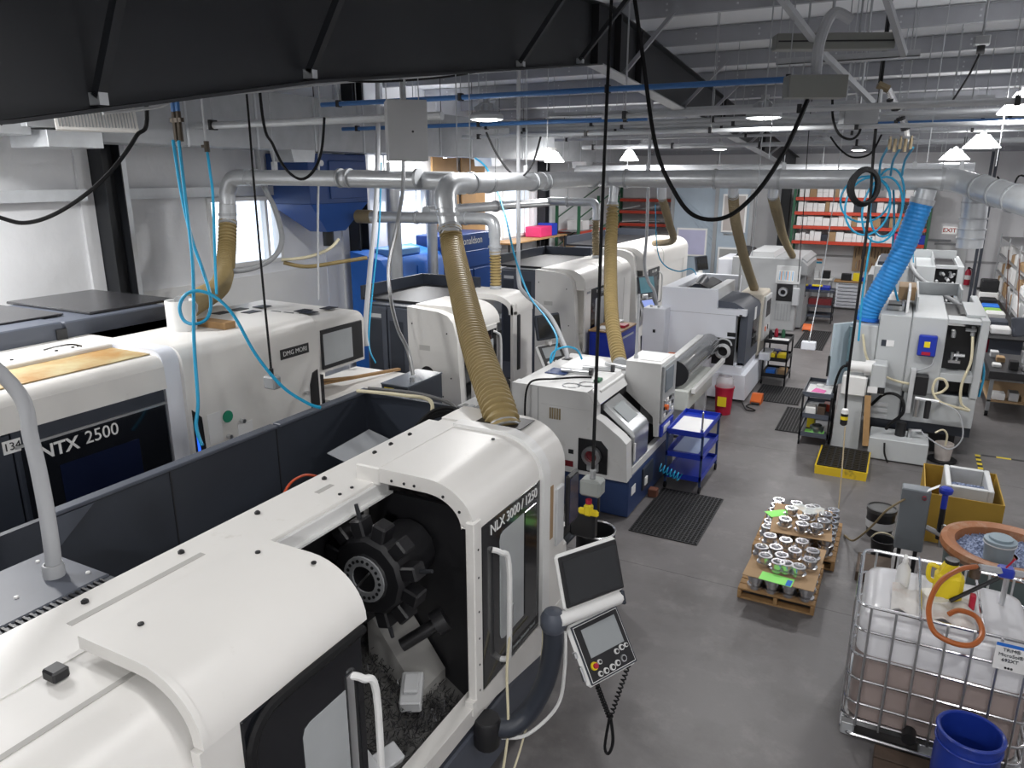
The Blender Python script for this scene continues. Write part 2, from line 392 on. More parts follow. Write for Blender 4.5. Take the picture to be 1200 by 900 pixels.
# rigid frame rafter along the span
RX=-3.7
bot=[(YF,3.7),(-2,4.02),(2.08,4.53),(4.1,4.90),(9.34,5.63),(11.04,5.53),(12.99,5.41),(20.,4.98),(27.09,4.55),(YB,4.3)]
def topz(y): return roofz(y)-.22
top=[(YB,topz(YB)),(9.7,topz(9.7)),(YF,topz(YF))]
R=struct(MB().prism(bot+top,'x',RX-.008,RX+.008),'trim_6',DKSTEEL)
for (a,za),(b,zb) in zip(bot,bot[1:]):
    part(MB().bar((RX,a,za),(RX,b,zb),.22,.018),'flange',GALVD if a>9 else DKSTEEL,R)
for (a,za),(b,zb) in zip(top,top[1:]):
    part(MB().bar((RX,a,za+.004),(RX,b,zb+.004),.22,.016),'flange',DKSTEEL,R)
for y in (9.2,10.0,10.9,16.5,21.5): 
    zb=[a[1]+(b[1]-a[1])*(y-a[0])/(b[0]-a[0]) for a,b in zip(bot,bot[1:]) if a[0]<=y<=b[0]][0]
    part(B(RX-.1,RX+.1,y-.012,y+.012,zb,topz(y)),'stiffener',BLACK,R)
for y in (2.55,4.1,7.2,8.75,10.3,13.4,14.95,18.05,19.6,22.7):
    zb=[a[1]+(b[1]-a[1])*(y-a[0])/(b[0]-a[0]) for a,b in zip(bot,bot[1:]) if a[0]<=y<=b[0]][0]
    br=part(MB().bar((RX+.05,y,zb+.06),(RX+.75,y,roofz(y)-.12),.05,.05),'flange_brace',DKSTEEL if y<9 else PURLIN,R)
    part(B(RX+.01,RX+.09,y-.025,y+.025,zb+.02,zb+.08),'brace_clip',GALV,br)
# diagonal rod bracing struts overhead
for i,(p,q) in enumerate((((-1.6,6.3,6.25),(-1.05,9.6,5.6)),((-1.05,9.6,5.6),(-.55,10.6,5.15)),((-.6,8.4,6.3),(-.25,9.6,5.55)))):
    struct(MB().bar(p,q,.06,.06),'trim_%d'%(7+i),GALVD)
# ------------------------------------------------------------------ lamps
GLOW=mat('glowing lamp shade',(.9,.9,.9),.5,var=0,emit=(1.0,.99,.98),estr=21.0)
def lamp(x,y,z,d,label,flare=False,p=1.0):
    T=thing('high_bay_lamp',label,'lamp',(x,y,z),'high bay lamps under the roof')
    r=d/2
    if flare: hs=MB().lathe([(r*.35,.22),(r*.5,.16),(r*.98,.0),(r,-.012)],(x,y,z),20)
    else: hs=MB().lathe([(.05,.2),(r*.42,.19),(r*.46,.10),(r*.8,.085),(r,.05),(r,.0)],(x,y,z),20)
    part(hs,'housing',GLOW if flare else GALVD,T)
    fi=MB()
    for i in range(8):
        a=i*math.pi/4; fi.bar((x+r*.15*math.cos(a),y+r*.15*math.sin(a),z+.2),(x+r*.75*math.cos(a),y+r*.75*math.sin(a),z+.12),.01,.05)
    if not flare: part(fi,'cooling_fins',GALVD,T)
    part(MB().lathe([(r*.9,-.004),(r*.55,-.02),(.001,-.024)],(x,y,z),20),'diffuser',LAMPM,T)
    part(MB().cyl((x,y,z+.19),(x,y,z+.27),.05,n=10),'driver_box',MIDGREY,T)
    part(MB().cyl((x,y,z+.26),(x,y,roofz(y)+.02),.006,n=5),'hanging_rod',GALVD,T)
    l=bpy.data.lights.new('lamp_light','AREA'); l.shape='DISK'; l.size=d*.8; l.energy=LAMP_W*p; l.color=(1,.99,.98); l.spread=math.radians(180)
    o=bpy.data.objects.new('lamp_light',l); COL.objects.link(o); o.parent=T; o.location=(0,0,-.03)
lamp(-5.02,8.93,5.0,.44,'ribbed grey high bay lamp above the lathe with the thick tan hose')
lamp(-1.77,10.28,5.0,.44,'ribbed grey high bay lamp between the steel rafter and the flat light fixture')
lamp(1.0,10.5,4.98,.5,'white flared high bay lamp hanging above the mill with the blue duct',True)
lamp(1.05,16.8,4.8,.62,'white flared high bay lamp hanging over the exit wall, larger one',True)
lamp(.79,20.6,4.66,.62,'white flared high bay lamp over the exit wall beside a larger one',True)
lamp(-9.52,13.9,4.76,.5,'bright high bay lamp beside the plywood sheets on the window wall',True)
lamp(-8.2,18.1,4.64,.5,'bright high bay lamp in front of the row of window wall racks',True)
lamp(-6.2,18.1,4.66,.45,'bright high bay lamp under the rectangular duct',True)
lamp(-6.3,19.7,5.02,.42,'ribbed grey high bay lamp near the rectangular duct register',False)
lamp(-4.9,22.0,5.0,.42,'ribbed grey high bay lamp by the far haunch of the rafter',False)
lamp(-1.9,19.0,5.02,.42,'small ribbed lamp far back in the aisle, nearer of two',False)
lamp(-1.5,24.6,5.0,.42,'small ribbed lamp far back over the parts rack, farther of two',False)
lamp(-8.1,3.5,5.0,.5,'white flared high bay lamp added unseen by the window wall column near the register',True,1.7)  # unseen lamp, added out of frame to brighten the window wall
for i,(x,y) in enumerate(((-1.3,2.6),(1.6,2.6),(-6.5,2.0),(-1.3,-3.),(1.8,-3))):  # unseen lamps added beyond the frame to help light the hall
    lamp(x,y,5.2,.44,('ribbed grey high bay lamp over the mezzanine rail','ribbed grey high bay lamp over the plastic tank','ribbed grey high bay lamp added unseen over the rust stained lathe','ribbed grey high bay lamp added unseen behind the mezzanine rail','ribbed grey high bay lamp added unseen in the corner behind the mezzanine')[i].replace('ribbed grey','white flared') if i>1 else ('ribbed grey high bay lamp over the mezzanine rail','ribbed grey high bay lamp over the plastic tank')[i],i>1,(.3,.4,.8,1.7,1.7)[i])
# ================================================================== FOREGROUND LATHE (cream, long axis along the aisle)
def shell(xf, xb, z0, top, r, th, n=8):
    o=[(xf,z0),(xf,top-r)]+arc(xf-r,top-r,r,0,90,n)[1:]+[(xb,top)]
    i=[(xb,top-th)]+[(xf-r,top-th)]+arc(xf-r,top-r,r-th,90,0,n)[1:]+[(xf-th,z0)]
    return o+i
def shell2(xf, xb, z0, top, rx, rz, th, n=9):
    # elliptic front shoulder
    o=[(xf,z0)]+[(xf-rx+rx*math.cos(a),top-rz+rz*math.sin(a)) for a in [i*math.pi/2/n for i in range(n+1)]]+[(xb,top)]
    i=[(xb,top-th)]+[(xf-rx+(rx-th)*math.cos(a),top-rz+(rz-th)*math.sin(a)) for a in [math.pi/2-i*math.pi/2/n for i in range(n+1)]]+[(xf-th,z0)]
    return o+i
XF=-2.17
T=thing('turning_center','cream lathe with its sliding door open on a dark cavity and turret','lathe',(-2.9,2.8,0))
L1=T
# lower body
part(B(-3.35,-2.25,.2,5.05,.02,.66,.02),'base',CHAR,T)
part(B(-2.27,-2.2,.4,5.0,.12,.62,.015),'kick_panel',CHARL,T)
part(MB().prism([(XF,.86),(XF-.02,.70),(-2.25,.66),(-2.29,.66),(-2.29,.86)],'y',.2,5.08),'sill',WHITE,T)
# rear spine and deck
part(B(-3.42,-3.12,.2,5.02,.66,2.30,.02),'spine',WHITE,T)
dk=part(B(-3.36,-2.95,.2,4.95,2.285,2.32,.008),'deck',WHITE,T)
part(B(-3.12,-3.1,2.55,3.72,.86,2.27),'cavity_back',BLACK,T)
part(B(-2.96,-2.93,2.5,3.8,2.20,2.30,.005).box(-2.96,-2.9,2.5,3.8,2.2,2.215),'door_rail',WHITE2,T)
for (a,b,xx) in ((1.7,2.45,-3.17),(3.35,3.5,-3.17),(4.0,4.75,-3.2)):
    part(B(xx-.02,xx+.02,a,b,2.319,2.322),'slot',mat('cream shadow seam',(.42,.41,.39),.6),dk)
for y in (.9,1.35,1.85,2.4,2.95,3.55,4.1,4.3,4.55): part(MB().lathe([(.018,0),(.018,.012),(.008,.02),(.001,.02)],(-3.28,y,2.32),8),'deck_screw',BLACK,dk)
for y in (3.4,3.52,3.9,4.05,4.6): part(MB().lathe([(.012,0),(.012,.008),(.001,.01)],(-3.02,y,2.32),8),'deck_screw',BLACK,dk)
# left fixed body and sliding hood with left door
part(MB().prism(shell2(XF-.02,-2.97,.9,2.33,.34,.42,.05),'y',-.1,1.62),'left_cover',WHITE,T)
part(B(-2.93,-2.90,-.1,1.62,2.26,2.335),'cover_lip',WHITE,T)
part(B(-2.60,-2.57,-.1,1.62,2.328,2.334),'cover_seam',mat('cream shadow seam',(.5,.49,.46),.6),T)
part(B(-2.87,-2.79,1.4,1.47,2.335,2.385,.008),'latch',BLACK,T)
part(B(XF-.02,XF+.01,1.25,1.5,1.55,1.78,.01),'handle_recess',BLACK,T)
h=part(MB().prism(shell2(XF,-2.88,2.14,2.43,.34,.29,.05),'y',1.58,2.58),'sliding_hood',WHITE,T)
part(MB().prism(shell2(XF+.003,-2.88,2.14,2.433,.34,.29,.06),'y',1.57,1.60),'hood_edge',WHITE,h)
for x,y in ((-2.75,2.45),(-2.72,1.75),(-2.42,2.5)): part(MB().lathe([(.014,0),(.014,.008),(.001,.01)],(x,y,2.43),8),'hood_screw',BLACK,h)
part(B(XF-.05,XF,1.55,1.75,.88,2.14),'door_stile',WHITE,T)
def door(parent,y0,y1,z0,z1,wy0,wy1,wz0,wz1,x=XF,frame=BGLASS,win=WINGREY,name='door'):
    d=part(B(x-.05,x+.004,y0,y1,z0,z1,.012),name,frame,parent)
    pr=[(wy0,wz0),(wy1,wz0),(wy1,wz1)]
    part(MB().prism([(wy0+.05,wz0),(wy1,wz0),(wy1,wz1),(wy0+.05,wz1),(wy0+.015,wz1-.015),(wy0,wz1-.05),(wy0,wz0+.05),(wy0+.015,wz0+.015)],'x',x+.004,x+.008),'door_window',win,d)
    return d
d1=door(T,1.75,2.53,.88,2.14,2.08,2.38,1.0,1.86)
# rolled rubber rim of the left door
rim=[(XF+.012,2.53,2.12),(XF+.012,2.0,2.12),(XF+.012,1.86,2.09),(XF+.012,1.79,2.0),(XF+.012,1.78,1.85),(XF+.012,1.78,.9)]
part(MB().tube(spline(rim,5),.026,8),'door_rim',RUBBER,d1)
part(B(XF+.002,XF+.012,2.39,2.44,.9,1.93),'steel_strip',STEEL,d1)
def handle(parent,y,z0,z1,x=XF,m=WHITE2,r=.02):
    part(MB().tube(spline([(x,y-.10,z1+.06),(x+.045,y-.06,z1+.03),(x+.075,y,z1-.08),(x+.075,y,z0+.08),(x+.05,y+.01,z0),(x,y+.01,z0-.02)],5),r,8),'handle',m,parent)
handle(d1,2.53,1.0,1.85)
# right sliding hood, door and fixed end
h2=part(MB().prism(shell2(XF,-2.9,2.14,2.43,.36,.30,.10),'y',3.66,4.62),'sliding_hood',WHITE,T)
for y,z in ((-2.8,2.36),(-2.7,2.36),(-2.62,2.36),(-2.4,2.33),(-2.28,2.25)): part(MB().cyl((y,3.655,z),(y,3.662,z),.01,n=8),'hood_screw',BLACK,h2)
part(MB().lathe([(.014,0),(.014,.008),(.001,.01)],(-2.5,4.5,2.43),8),'hood_screw',BLACK,h2)
part(MB().prism(shell2(XF+.03,-2.92,.9,2.455,.36,.33,.04),'y',4.62,4.74),'hood_band',WHITE2,T)
part(MB().prism([(XF-.0,.88)]+[(XF-.36+.36*math.cos(i*math.pi/16),2.44-.33+.33*math.sin(i*math.pi/16)) for i in range(9)]+[(-3.1,2.44),(-3.1,.88)],'y',4.74,5.08),'end_cover',WHITE,T)
part(B(-3.1,-2.9,3.66,4.74,2.3,2.43,.01),'hood_back',WHITE,T)
part(B(-2.80,-2.40,4.745,5.0,2.441,2.447),'hose_port',BLACK,T)
part(B(XF-.06,XF+.006,3.64,3.74,.84,2.2,.008),'door_post',WHITE,T)
for z in (.95,1.15,1.35,1.55,1.8,2.0): part(MB().cyl((XF+.005,3.69,z),(XF+.009,3.69,z),.008,n=6),'post_screw',BLACK,T)
d2=door(T,3.74,4.62,.90,2.14,3.98,4.34,1.15,1.98)
part(B(XF+.003,XF+.008,4.36,4.54,1.15,1.98,.002),'side_pane',BGLASS,d2)
handle(d2,3.98,1.02,1.85)
text('NLX 3000 / 1250',.105,(XF+.008,4.2,2.06),'+x','door_lettering',WHITE2,d2,.95)
text('Rotation Diameter Travel',.035,(XF+.008,4.35,.98),'+x','door_small_print',GREYSCR,d2)
part(B(XF+.003,XF+.006,4.0,4.6,.945,1.015),'print_strip',BLACK,d2)
# lower right white apron
part(MB().prism([(3.6,.90),(5.05,.90),(5.05,.62),(4.9,.56),(3.6,.80)],'x',XF-.06,XF+.004),'apron',WHITE,T)
part(B(-3.1,-2.3,5.08,5.5,.5,1.25,.05),'tail_box',WHITE,T)
part(B(-2.21,-2.165,4.78,4.86,1.55,2.0,.004),'cork_strip',CARD,T)
part(B(-2.2,-2.15,4.90,5.04,1.45,1.95,.01),'side_plate',GREYPAINT,T)
tb=part(MB().box(-2.16,-2.12,5.06,5.26,1.55,2.0,.015),'tablet',BLACK,T)
part(B(-2.12,-2.116,5.075,5.245,1.58,1.97),'tablet_screen',mat('deep blue screen',(.01,.015,.05),.12),tb)
# interior: walls, turret, tools, way covers, chips
part(B(-3.12,-2.3,2.40,2.44,.70,2.2),'cavity_side',BLACK,T)
part(B(-3.12,-2.3,3.8,3.84,.70,2.2),'cavity_side',BLACK,T)
part(MB().prism([(-3.1,1.25),(-2.3,.72),(-2.3,.69),(-3.1,.69)],'y',2.44,3.8),'chip_floor',mat('swarf covered sheet metal',(.11,.108,.104),.4,var=.5,vscale=9),T)
tc_=(-2.74,3.26,1.86)
tu=part(MB().lathe([(.001,0),(.16,0),(.17,.01),(.2,.012),(.245,.02),(.27,.05),(.27,.16),(.2,.2),(.2,.5)],tc_,12,'y'),'turret',BLACK,T)
part(MB().lathe([(.09,-.012),(.155,-.012),(.155,.003),(.09,.003),(.09,-.012)],tc_,24,'y'),'turret_ring',MIDGREY,tu)
for i in range(20):
    a=i*2*math.pi/20; part(MB().cyl((tc_[0]+.125*math.cos(a),tc_[1]-.016,tc_[2]+.125*math.sin(a)),(tc_[0]+.125*math.cos(a),tc_[1]-.01,tc_[2]+.125*math.sin(a)),.012,n=6),'turret_screw',BLACK,tu)
part(MB().bar((tc_[0]-.05,tc_[1]-.014,tc_[2]-.06),(tc_[0]+.05,tc_[1]-.014,tc_[2]+.06),.012,.012),'turret_slot',STEEL,tu)
for i in range(12):
    a=(i+.5)*math.pi/6; cxx,czz=tc_[0]+.3*math.cos(a),tc_[2]+.3*math.sin(a)
    m=MB(); m.M=Matrix.Translation((cxx,tc_[1]+.1,czz))@Matrix.Rotation(-a,4,'Y'); m.box(-.05,.07,-.06,.06,-.05,.05,.012)
    o=part(m,'tool_holder',BLACK,tu)
    if i%3==0:
        m2=MB(); m2.M=m.M; m2.cyl((.07,0,0),(.16,0,0),.016,.012,8); part(m2,'cutter',DKSTEEL,o)
part(MB().cyl((-2.62,3.45,1.30),(-2.45,3.6,1.42),.045,n=12).cyl((-2.45,3.6,1.42),(-2.40,3.65,1.46),.085,n=14),'tailstock',BLACK,T)
part(MB().cyl((-2.55,2.46,1.18),(-2.55,2.75,1.18),.085,.075,18),'spindle_nose',CHROME,T)
m=MB(); m.M=Matrix.Translation((-2.48,3.35,1.06))@Matrix.Rotation(.5,4,'Z')@Matrix.Rotation(.3,4,'X'); m.box(-.07,.07,-.12,.12,-.05,.05,.01).box(-.05,.05,-.06,.08,.05,.09,.01)
part(m,'gauge_block',GREYPAINT,T)
part(MB().prism([(-2.9,1.5),(-2.5,.95),(-2.5,.85),(-2.9,.85)],'y',3.45,3.78),'way_cover',mat('oily pale sheet metal',(.34,.335,.32),.35),T)
m=MB(); m.M=Matrix.Translation((-2.42,2.72,.93))@Matrix.Rotation(-.25,4,'Z')@Matrix.Rotation(.45,4,'Y'); m.box(-.1,.1,-.12,.12,-.06,.06,.01).box(-.06,.06,.12,.3,-.05,.02,.006)
j=part(m,'chuck_jaw_block',GREYPAINT,T)
for dx,dy in ((-.05,-.06),(.05,-.06),(-.05,.05),(.05,.05)):
    m2=MB(); m2.M=m.M; m2.cyl((dx,dy,.058),(dx,dy,.064),.014,n=8); part(m2,'jaw_screw',BLACK,j)
rs=random.Random(3); ch=MB()
for i in range(2600):
    y=2.5+1.2*rs.random(); x=-2.34-.6*rs.random()**1.2; z=.72+(-2.3-x)*.66+.02+.20*rs.random()*max(0,1-abs(y-3.15)/.5)
    a=rs.random()*6.28; l=.01+.035*rs.random(); e=rs.random()*.04
    ch.bar((x,y,z),(x+l*math.cos(a),y+l*math.sin(a),z+e),.004,.002)
o=part(ch,'metal_chips',mat('dark curled swarf',(.05,.05,.055),.3,.7,var=.4,vscale=40),T); o['kind']='stuff'
# control arm and pendant
arm=part(MB().tube(spline([(-2.12,3.74,.64),(-2.0,3.82,.62),(-1.9,3.92,.72),(-1.80,3.95,.97),(-1.74,3.93,1.25),(-1.73,3.91,1.45)],6),.07,12),'control_arm',CHAR,T)
part(MB().lathe([(.001,-.12),(.085,-.12),(.095,-.1),(.095,.08),(.085,.1),(.001,.1)],(-2.13,3.72,.62),14),'arm_pivot',BLACK,arm)
part(MB().lathe([(.07,-.03),(.085,.0),(.085,.07),(.06,.11),(.001,.12)],(-1.73,3.91,1.45),14),'arm_joint',CHARL,arm)
part(cord(MB(),[(-2.05,3.78,.54),(-1.9,3.88,.55),(-1.72,3.98,.78),(-1.67,3.98,1.1),(-1.66,3.95,1.4)],.013),'arm_cable',WHITE2,arm)
def panelM(c,yaw,tilt): return Matrix.Translation(c)@Matrix.Rotation(yaw,4,'Z')@Matrix.Rotation(tilt,4,'X')
# panel local frame: x right, z up, -y toward operator
def slab(M,x0,x1,y0,y1,z0,z1,b=0): m=MB(); m.M=M; return m.box(x0,x1,y0,y1,z0,z1,b)
Mp=panelM((-1.57,4.164,1.75),1.05,-.324)
part(slab(Mp,-.255,.255,0,.05,-.185,.185,.02),'monitor_shell',WHITE2,T)
mo=part(slab(Mp,-.243,.243,-.012,.01,-.168,.168,.008),'monitor',BLACK,T)
part(slab(Mp,-.22,.22,-.015,-.011,-.145,.14),'monitor_screen',SCREEN,mo)
m=MB(); m.M=Mp; m.tube([(-.29,.05,-.235),(.23,.05,-.235)],.05,12); hb=part(m,'hinge_tube',WHITE2,T)
part(slab(Mp,.22,.25,0,.1,-.285,-.185,.01),'hinge_cap',CHAR,hb)
Mk=panelM((-1.466,4.147,1.26),1.14,-.603)@Matrix.Scale(.86,4)
kp=part(slab(Mk,-.265,.265,0,.06,-.255,.225,.03),'keypad_shell',WHITE2,T)
part(slab(Mk,-.25,.25,-.012,.0,-.24,.21,.006),'keypad_bezel',CHAR,kp)
part(slab(Mk,-.235,.235,-.0135,-.012,-.228,.198),'bezel_line',WHITE2,kp)
part(slab(Mk,-.23,.23,-.015,-.0125,-.223,.193),'keypad_face',BLACK,kp)
part(slab(Mk,-.17,.19,-.018,-.014,-.06,.16),'touch_screen',GREYSCR,kp)
def knob(M,x,z,r,m_,nm='knob',ring=True):
    k=MB(); k.M=M; k.cyl((x,-.014,z),(x,-.03,z),r,r*.92,14); o=part(k,nm,m_,kp)
    if ring:
        k=MB(); k.M=M; k.cyl((x,-.03,z),(x,-.034,z),r*.6,n=12); part(k,'knob_cap',BLACK,o)
knob(Mk,-.17,-.12,.033,YEL2,'emergency_ring',False); k=MB(); k.M=Mk; k.cyl((-.17,-.03,-.12),(-.17,-.05,-.12),.02,n=12); part(k,'emergency_stop',REDP,kp)
for x,z,r in ((-.11,-.11,.02),(-.14,-.19,.022),(-.08,-.19,.024),(-.01,-.19,.026),(.05,-.18,.024),(.12,-.17,.03),(.08,-.10,.022),(.14,-.09,.024),(.19,-.09,.018)):
    knob(Mk,x,z,r,WHITE2 if r<.027 else STEEL)
m=MB()
def coil(p0,p1,turns,r):
    p0=Vector(p0);p1=Vector(p1);t=(p1-p0).normalized();u=t.orthogonal().normalized();w_=t.cross(u);N=turns*8
    return [p0+(p1-p0)*(i/N)+(u*math.cos(i*math.pi/4)+w_*math.sin(i*math.pi/4))*r for i in range(N+1)]
m.tube(coil((-1.47,4.02,1.06),(-1.38,4.1,.72),14,.014),.006,5); m.tube(coil((-1.31,4.28,1.10),(-1.38,4.11,.72),14,.014),.006,5)
m.tube(spline([(-1.38,4.10,.74),(-1.40,4.08,.5),(-1.37,4.08,.45),(-1.35,4.1,.55),(-1.38,4.11,.74)],6),.011,6)
part(m,'coiled_cord',RUBBER,T)
part(slab(Mk,-.285,-.265,.0,.04,-.2,-.08,.006).box(-.29,-.265,.0,.04,-.02,.03,.006),'side_ports',STEEL,kp)
# thin yellow cords hanging at the front
part(cord(MB(),[(-2.09,4.0,1.3),(-2.07,3.9,1.0),(-2.0,3.78,.6),(-1.98,3.6,.2),(-1.98,3.55,.012)],.010),'yellow_air_line',CREAMHOSE,T)
part(cord(MB(),[(-2.1,4.55,1.0),(-2.0,4.3,.8),(-1.96,3.9,.4),(-1.98,3.6,.1)],.008),'yellow_air_line',CREAMHOSE,T)
part(MB().cyl((-2.09,4.0,1.46),(-2.09,4.0,1.28),.018,n=8),'air_gun',STEEL,T)
# rear black enclosure behind the spine
rg=part(B(-4.98,-4.93,.3,6.1,.05,2.06),'rear_guard',CHAR,T)
part(B(-5.0,-4.90,2.65,4.75,2.055,2.085,.006).box(-5.0,-4.90,4.78,6.12,2.055,2.085,.006),'guard_rail',CHARL,rg)
part(MB().prism([(2.62,2.05),(2.95,2.05),(2.62,1.80)],'x',-4.99,-4.90),'guard_gusset',CHARL,rg)
for y in (3.6,4.75): part(B(-4.935,-4.925,y-.006,y+.006,.1,2.05),'panel_joint',BLACK,rg)
part(B(-4.95,-3.42,6.05,6.1,.05,2.06),'end_guard',CHAR,T)
part(B(-4.93,-3.42,.3,6.05,.75,.8),'sump_floor',BLACK,T)
cab=part(B(-4.6,-3.98,.5,2.42,.8,2.0,.012),'rear_cabinet',CHARL,T)
gr=MB()
for i in range(40): gr.box(-3.975,-3.88,.9+i*.037,.915+i*.037,1.985,2.0)
part(gr,'vent_grille',BLACK,cab); part(B(-3.98,-3.86,.5,2.42,1.9,1.985),'grille_frame',CHAR,cab)
for x,y in ((-4.1,2.36),(-4.5,2.36),(-4.5,2.3),(-4.2,2.0),(-4.3,1.7)): part(MB().lathe([(.014,0),(.012,.01),(.001,.012)],(x,y,2.0),8),'cabinet_screw',WHITE2,cab)
part(MB().tube(spline([(-4.25,2.25,2.0),(-4.26,2.27,2.2),(-4.36,2.33,2.45),(-4.55,2.42,2.75),(-4.8,2.5,3.05),(-5.4,2.3,3.6)],7),.045,12),'conduit',WHITEPIPE,T)
part(MB().lathe([(.06,0),(.062,.05),(.055,.08),(.045,.08)],(-4.25,2.25,2.0),14),'conduit_collar',WHITEPIPE,T)
m=MB(); m.M=Matrix.Translation((-4.3,5.35,1.72))@Matrix.Rotation(.1,4,'Z')@Matrix.Rotation(.3,4,'Y'); m.box(-.28,.28,-.36,.36,-.004,.004)
part(m,'plastic_sheet',plastic_clear('dusty clear sheet',(.42,.44,.47),.6),T)
part(cord(MB(),[(-4.3,4.0,1.2),(-4.45,4.3,1.65),(-4.5,4.6,1.72),(-4.45,4.85,1.6)],.012),'red_cable',mat('orange red cable',(.5,.07,.02),.5),T)
part(MB().lathe([(.28,0),(.3,.05),(.26,.14),(.1,.16),(.001,.16)],(-4.4,4.6,1.25),18),'fan_cover',BLACK,T)
part(cord(MB(),[(-4.9,6.08,2.1),(-4.3,6.1,2.12),(-3.8,6.0,2.1),(-3.5,5.6,2.12)],.02),'grey_line',mat('dark grey tube',(.12,.12,.12),.5),T)
part(cord(MB(),[(-4.95,5.95,2.1),(-4.4,5.95,2.13),(-3.95,5.85,2.15),(-3.85,5.6,1.95),(-3.9,5.3,1.6)],.02),'cream_line',CREAMHOSE,T)
for i in range(3): part(cord(MB(),[(-3.9,5.3,1.9-.03*i),(-3.75,5.55,2.15-.03*i),(-3.5,5.6,2.2-.03*i),(-3.4,5.3,2.1)],.022),'black_hose',RUBBER,T)
# ================================================================== RUST STAINED MILL TURN LATHE (second row)
X2=-5.7
T=thing('mill_turn_center','cream mill-turn lathe with rust stained top and blue light strip','lathe',(-6.9,3.3,0))
part(B(-8.6,-5.8,-.6,6.25,.02,.5,.02),'base',CHAR,T)
part(B(-8.6,X2-.02,-.6,2.86,.5,2.45,.02),'left_body',WHITE,T)
part(B(-8.6,-5.9,2.86,4.26,.5,2.45,.01),'core',CHAR,T)
RUST=mat('rust stained enamel',(.50,.44,.25),.4,var=.08,vscale=2,dirt=(.40,.22,.07),dscale=2.4,dlo=.40,dhi=.66)
part(MB().prism([(X2,2.46),(X2-.01,2.66)]+arc(X2-.13,2.64,.12,10,90,6)+[(-6.3,2.765),(-6.3,2.46)],'y',-.6,4.25),'top_cover',WHITE,T)
part(B(-6.36,-5.83,1.0,4.22,2.764,2.772),'stained_panel',RUST,T)
part(B(-6.62,-6.36,-.6,4.24,2.46,2.81,.012),'rear_lip',WHITE,T)
part(B(-8.6,-6.62,-.6,5.35,2.45,2.80),'rear_body',WHITE,T)
for y in (3.3,3.42,3.8,3.95,4.0): part(MB().lathe([(.014,0),(.014,.01),(.001,.012)],(-6.5,y,2.81),8),'lip_screw',BLACK,T)
for y in (2.95,3.75): part(cord(MB(),[(-6.6,y,2.82),(-6.5,y+.06,2.85),(-6.42,y+.14,2.86),(-6.4,y+.22,2.83)],.008),'loose_wire',BLACK,T)
part(B(-8.45,-6.98,.2,4.18,2.79,2.965,.012),'roof_hatch',CHARL,T)
part(B(-8.45,-6.99,4.2,5.33,2.79,2.955,.012),'roof_hatch',CHARL,T)
part(B(-8.55,-7.12,4.55,5.55,2.955,2.985,.008),'hatch_lid',mat('scuffed black sheet',(.03,.03,.033),.25,var=.3,vscale=5),T)
part(B(-8.4,-7.3,2.4,4.4,2.965,2.985,.006),'hatch_lid',mat('scuffed black sheet',(.03,.03,.033),.25),T)
part(B(-7.0,-6.96,4.1,4.2,2.72,2.9),'hatch_bracket',BLACK,T)
# sliding door
dr=part(B(X2-.06,X2,2.9,4.22,.5,2.47,.012),'door',CHAR,T)
part(B(X2,X2+.012,2.94,4.2,.6,2.34,.006),'door_glass',BGLASS,dr)
part(B(X2,X2+.02,2.9,4.22,2.33,2.35),'door_trim',STEEL,dr)
part(B(X2+.013,X2+.016,3.2,3.9,.8,2.1),'inner_pane',mat('blue black glass',(.008,.012,.035),.06),dr)
text('NTX',.15,(X2+.015,3.22,2.235),'+x','door_lettering',WHITE2,dr,1.0,bold=True)
text('2500',.15,(X2+.015,3.58,2.245),'+x','door_number',WHITE2,dr)
part(B(X2-.02,X2+.004,2.6,2.88,.5,2.45,.004),'left_dark_panel',CHAR,T)
pl=part(B(X2+.004,X2+.01,2.82,2.95,2.31,2.41),'number_plate',WHITE2,T); text('134',.085,(X2+.012,2.885,2.36),'+x','plate_digits',BLACK,pl)
# column cab
part(MB().prism([(X2+.02,.5),(X2+.02,2.66)]+arc(X2-.12,2.66,.14,0,90,7)[1:]+[(-7.2,2.80),(-7.2,.5)],'y',4.42,6.2),'column_cab',WHITE,T)
part(MB().prism([(X2-.02,.5),(X2-.02,2.70)]+arc(X2-.15,2.66,.14,20,90,5)[1:]+[(-6.6,2.80),(-6.6,.5)],'y',4.25,4.42),'cab_edge',COOLWHITE,T)
part(MB().prism([(4.44,.6),(4.60,.6),(4.56,2.1),(4.46,2.2)],'x',X2+.018,X2+.026),'light_recess',BLACK,T)
part(B(X2+.026,X2+.034,4.475,4.50,1.0,2.08),'light_strip',mat('blue light strip',(.02,.08,.8),.4,emit=(.03,.16,1.0),estr=1.2),T)
pl=part(B(X2+.02,X2+.028,5.62,6.05,2.42,2.53,.003),'name_plate',BLACK,T); text('DMG MORI',.072,(X2+.03,5.835,2.475),'+x','plate_lettering',WHITE2,pl)
for (y0,y1,z0,z1,m_) in ((4.62,4.78,1.8,2.1,PAPER),(4.97,5.16,1.66,1.9,PAPER)): part(B(X2+.02,X2+.025,y0,y1,z0,z1),'notice',m_,T)
part(MB().lathe([(.001,.03),(.06,.03),(.06,.0)],(X2+.0,4.86,2.02),16,'x'),'green_sticker',mat('green sticker',(.02,.28,.16),.5),T)
for y,z in ((4.84,1.82),(5.02,1.93),(5.95,1.98)): part(MB().lathe([(.001,.05),(.022,.05),(.022,.0)],(X2+.02,y,z),10,'x'),'door_knob',STEEL,T)
part(MB().prism([(6.02,1.5),(6.16,1.5),(6.16,2.2),(6.08,2.18),(6.03,2.05)],'x',X2+.018,X2+.03),'grip_recess',BLACK,T)
co=part(MB().lathe([(.14,0),(.14,.3),(.12,.3),(.12,.02)],(-6.35,5.0,2.80),20),'hose_collar',WHITE2,T)
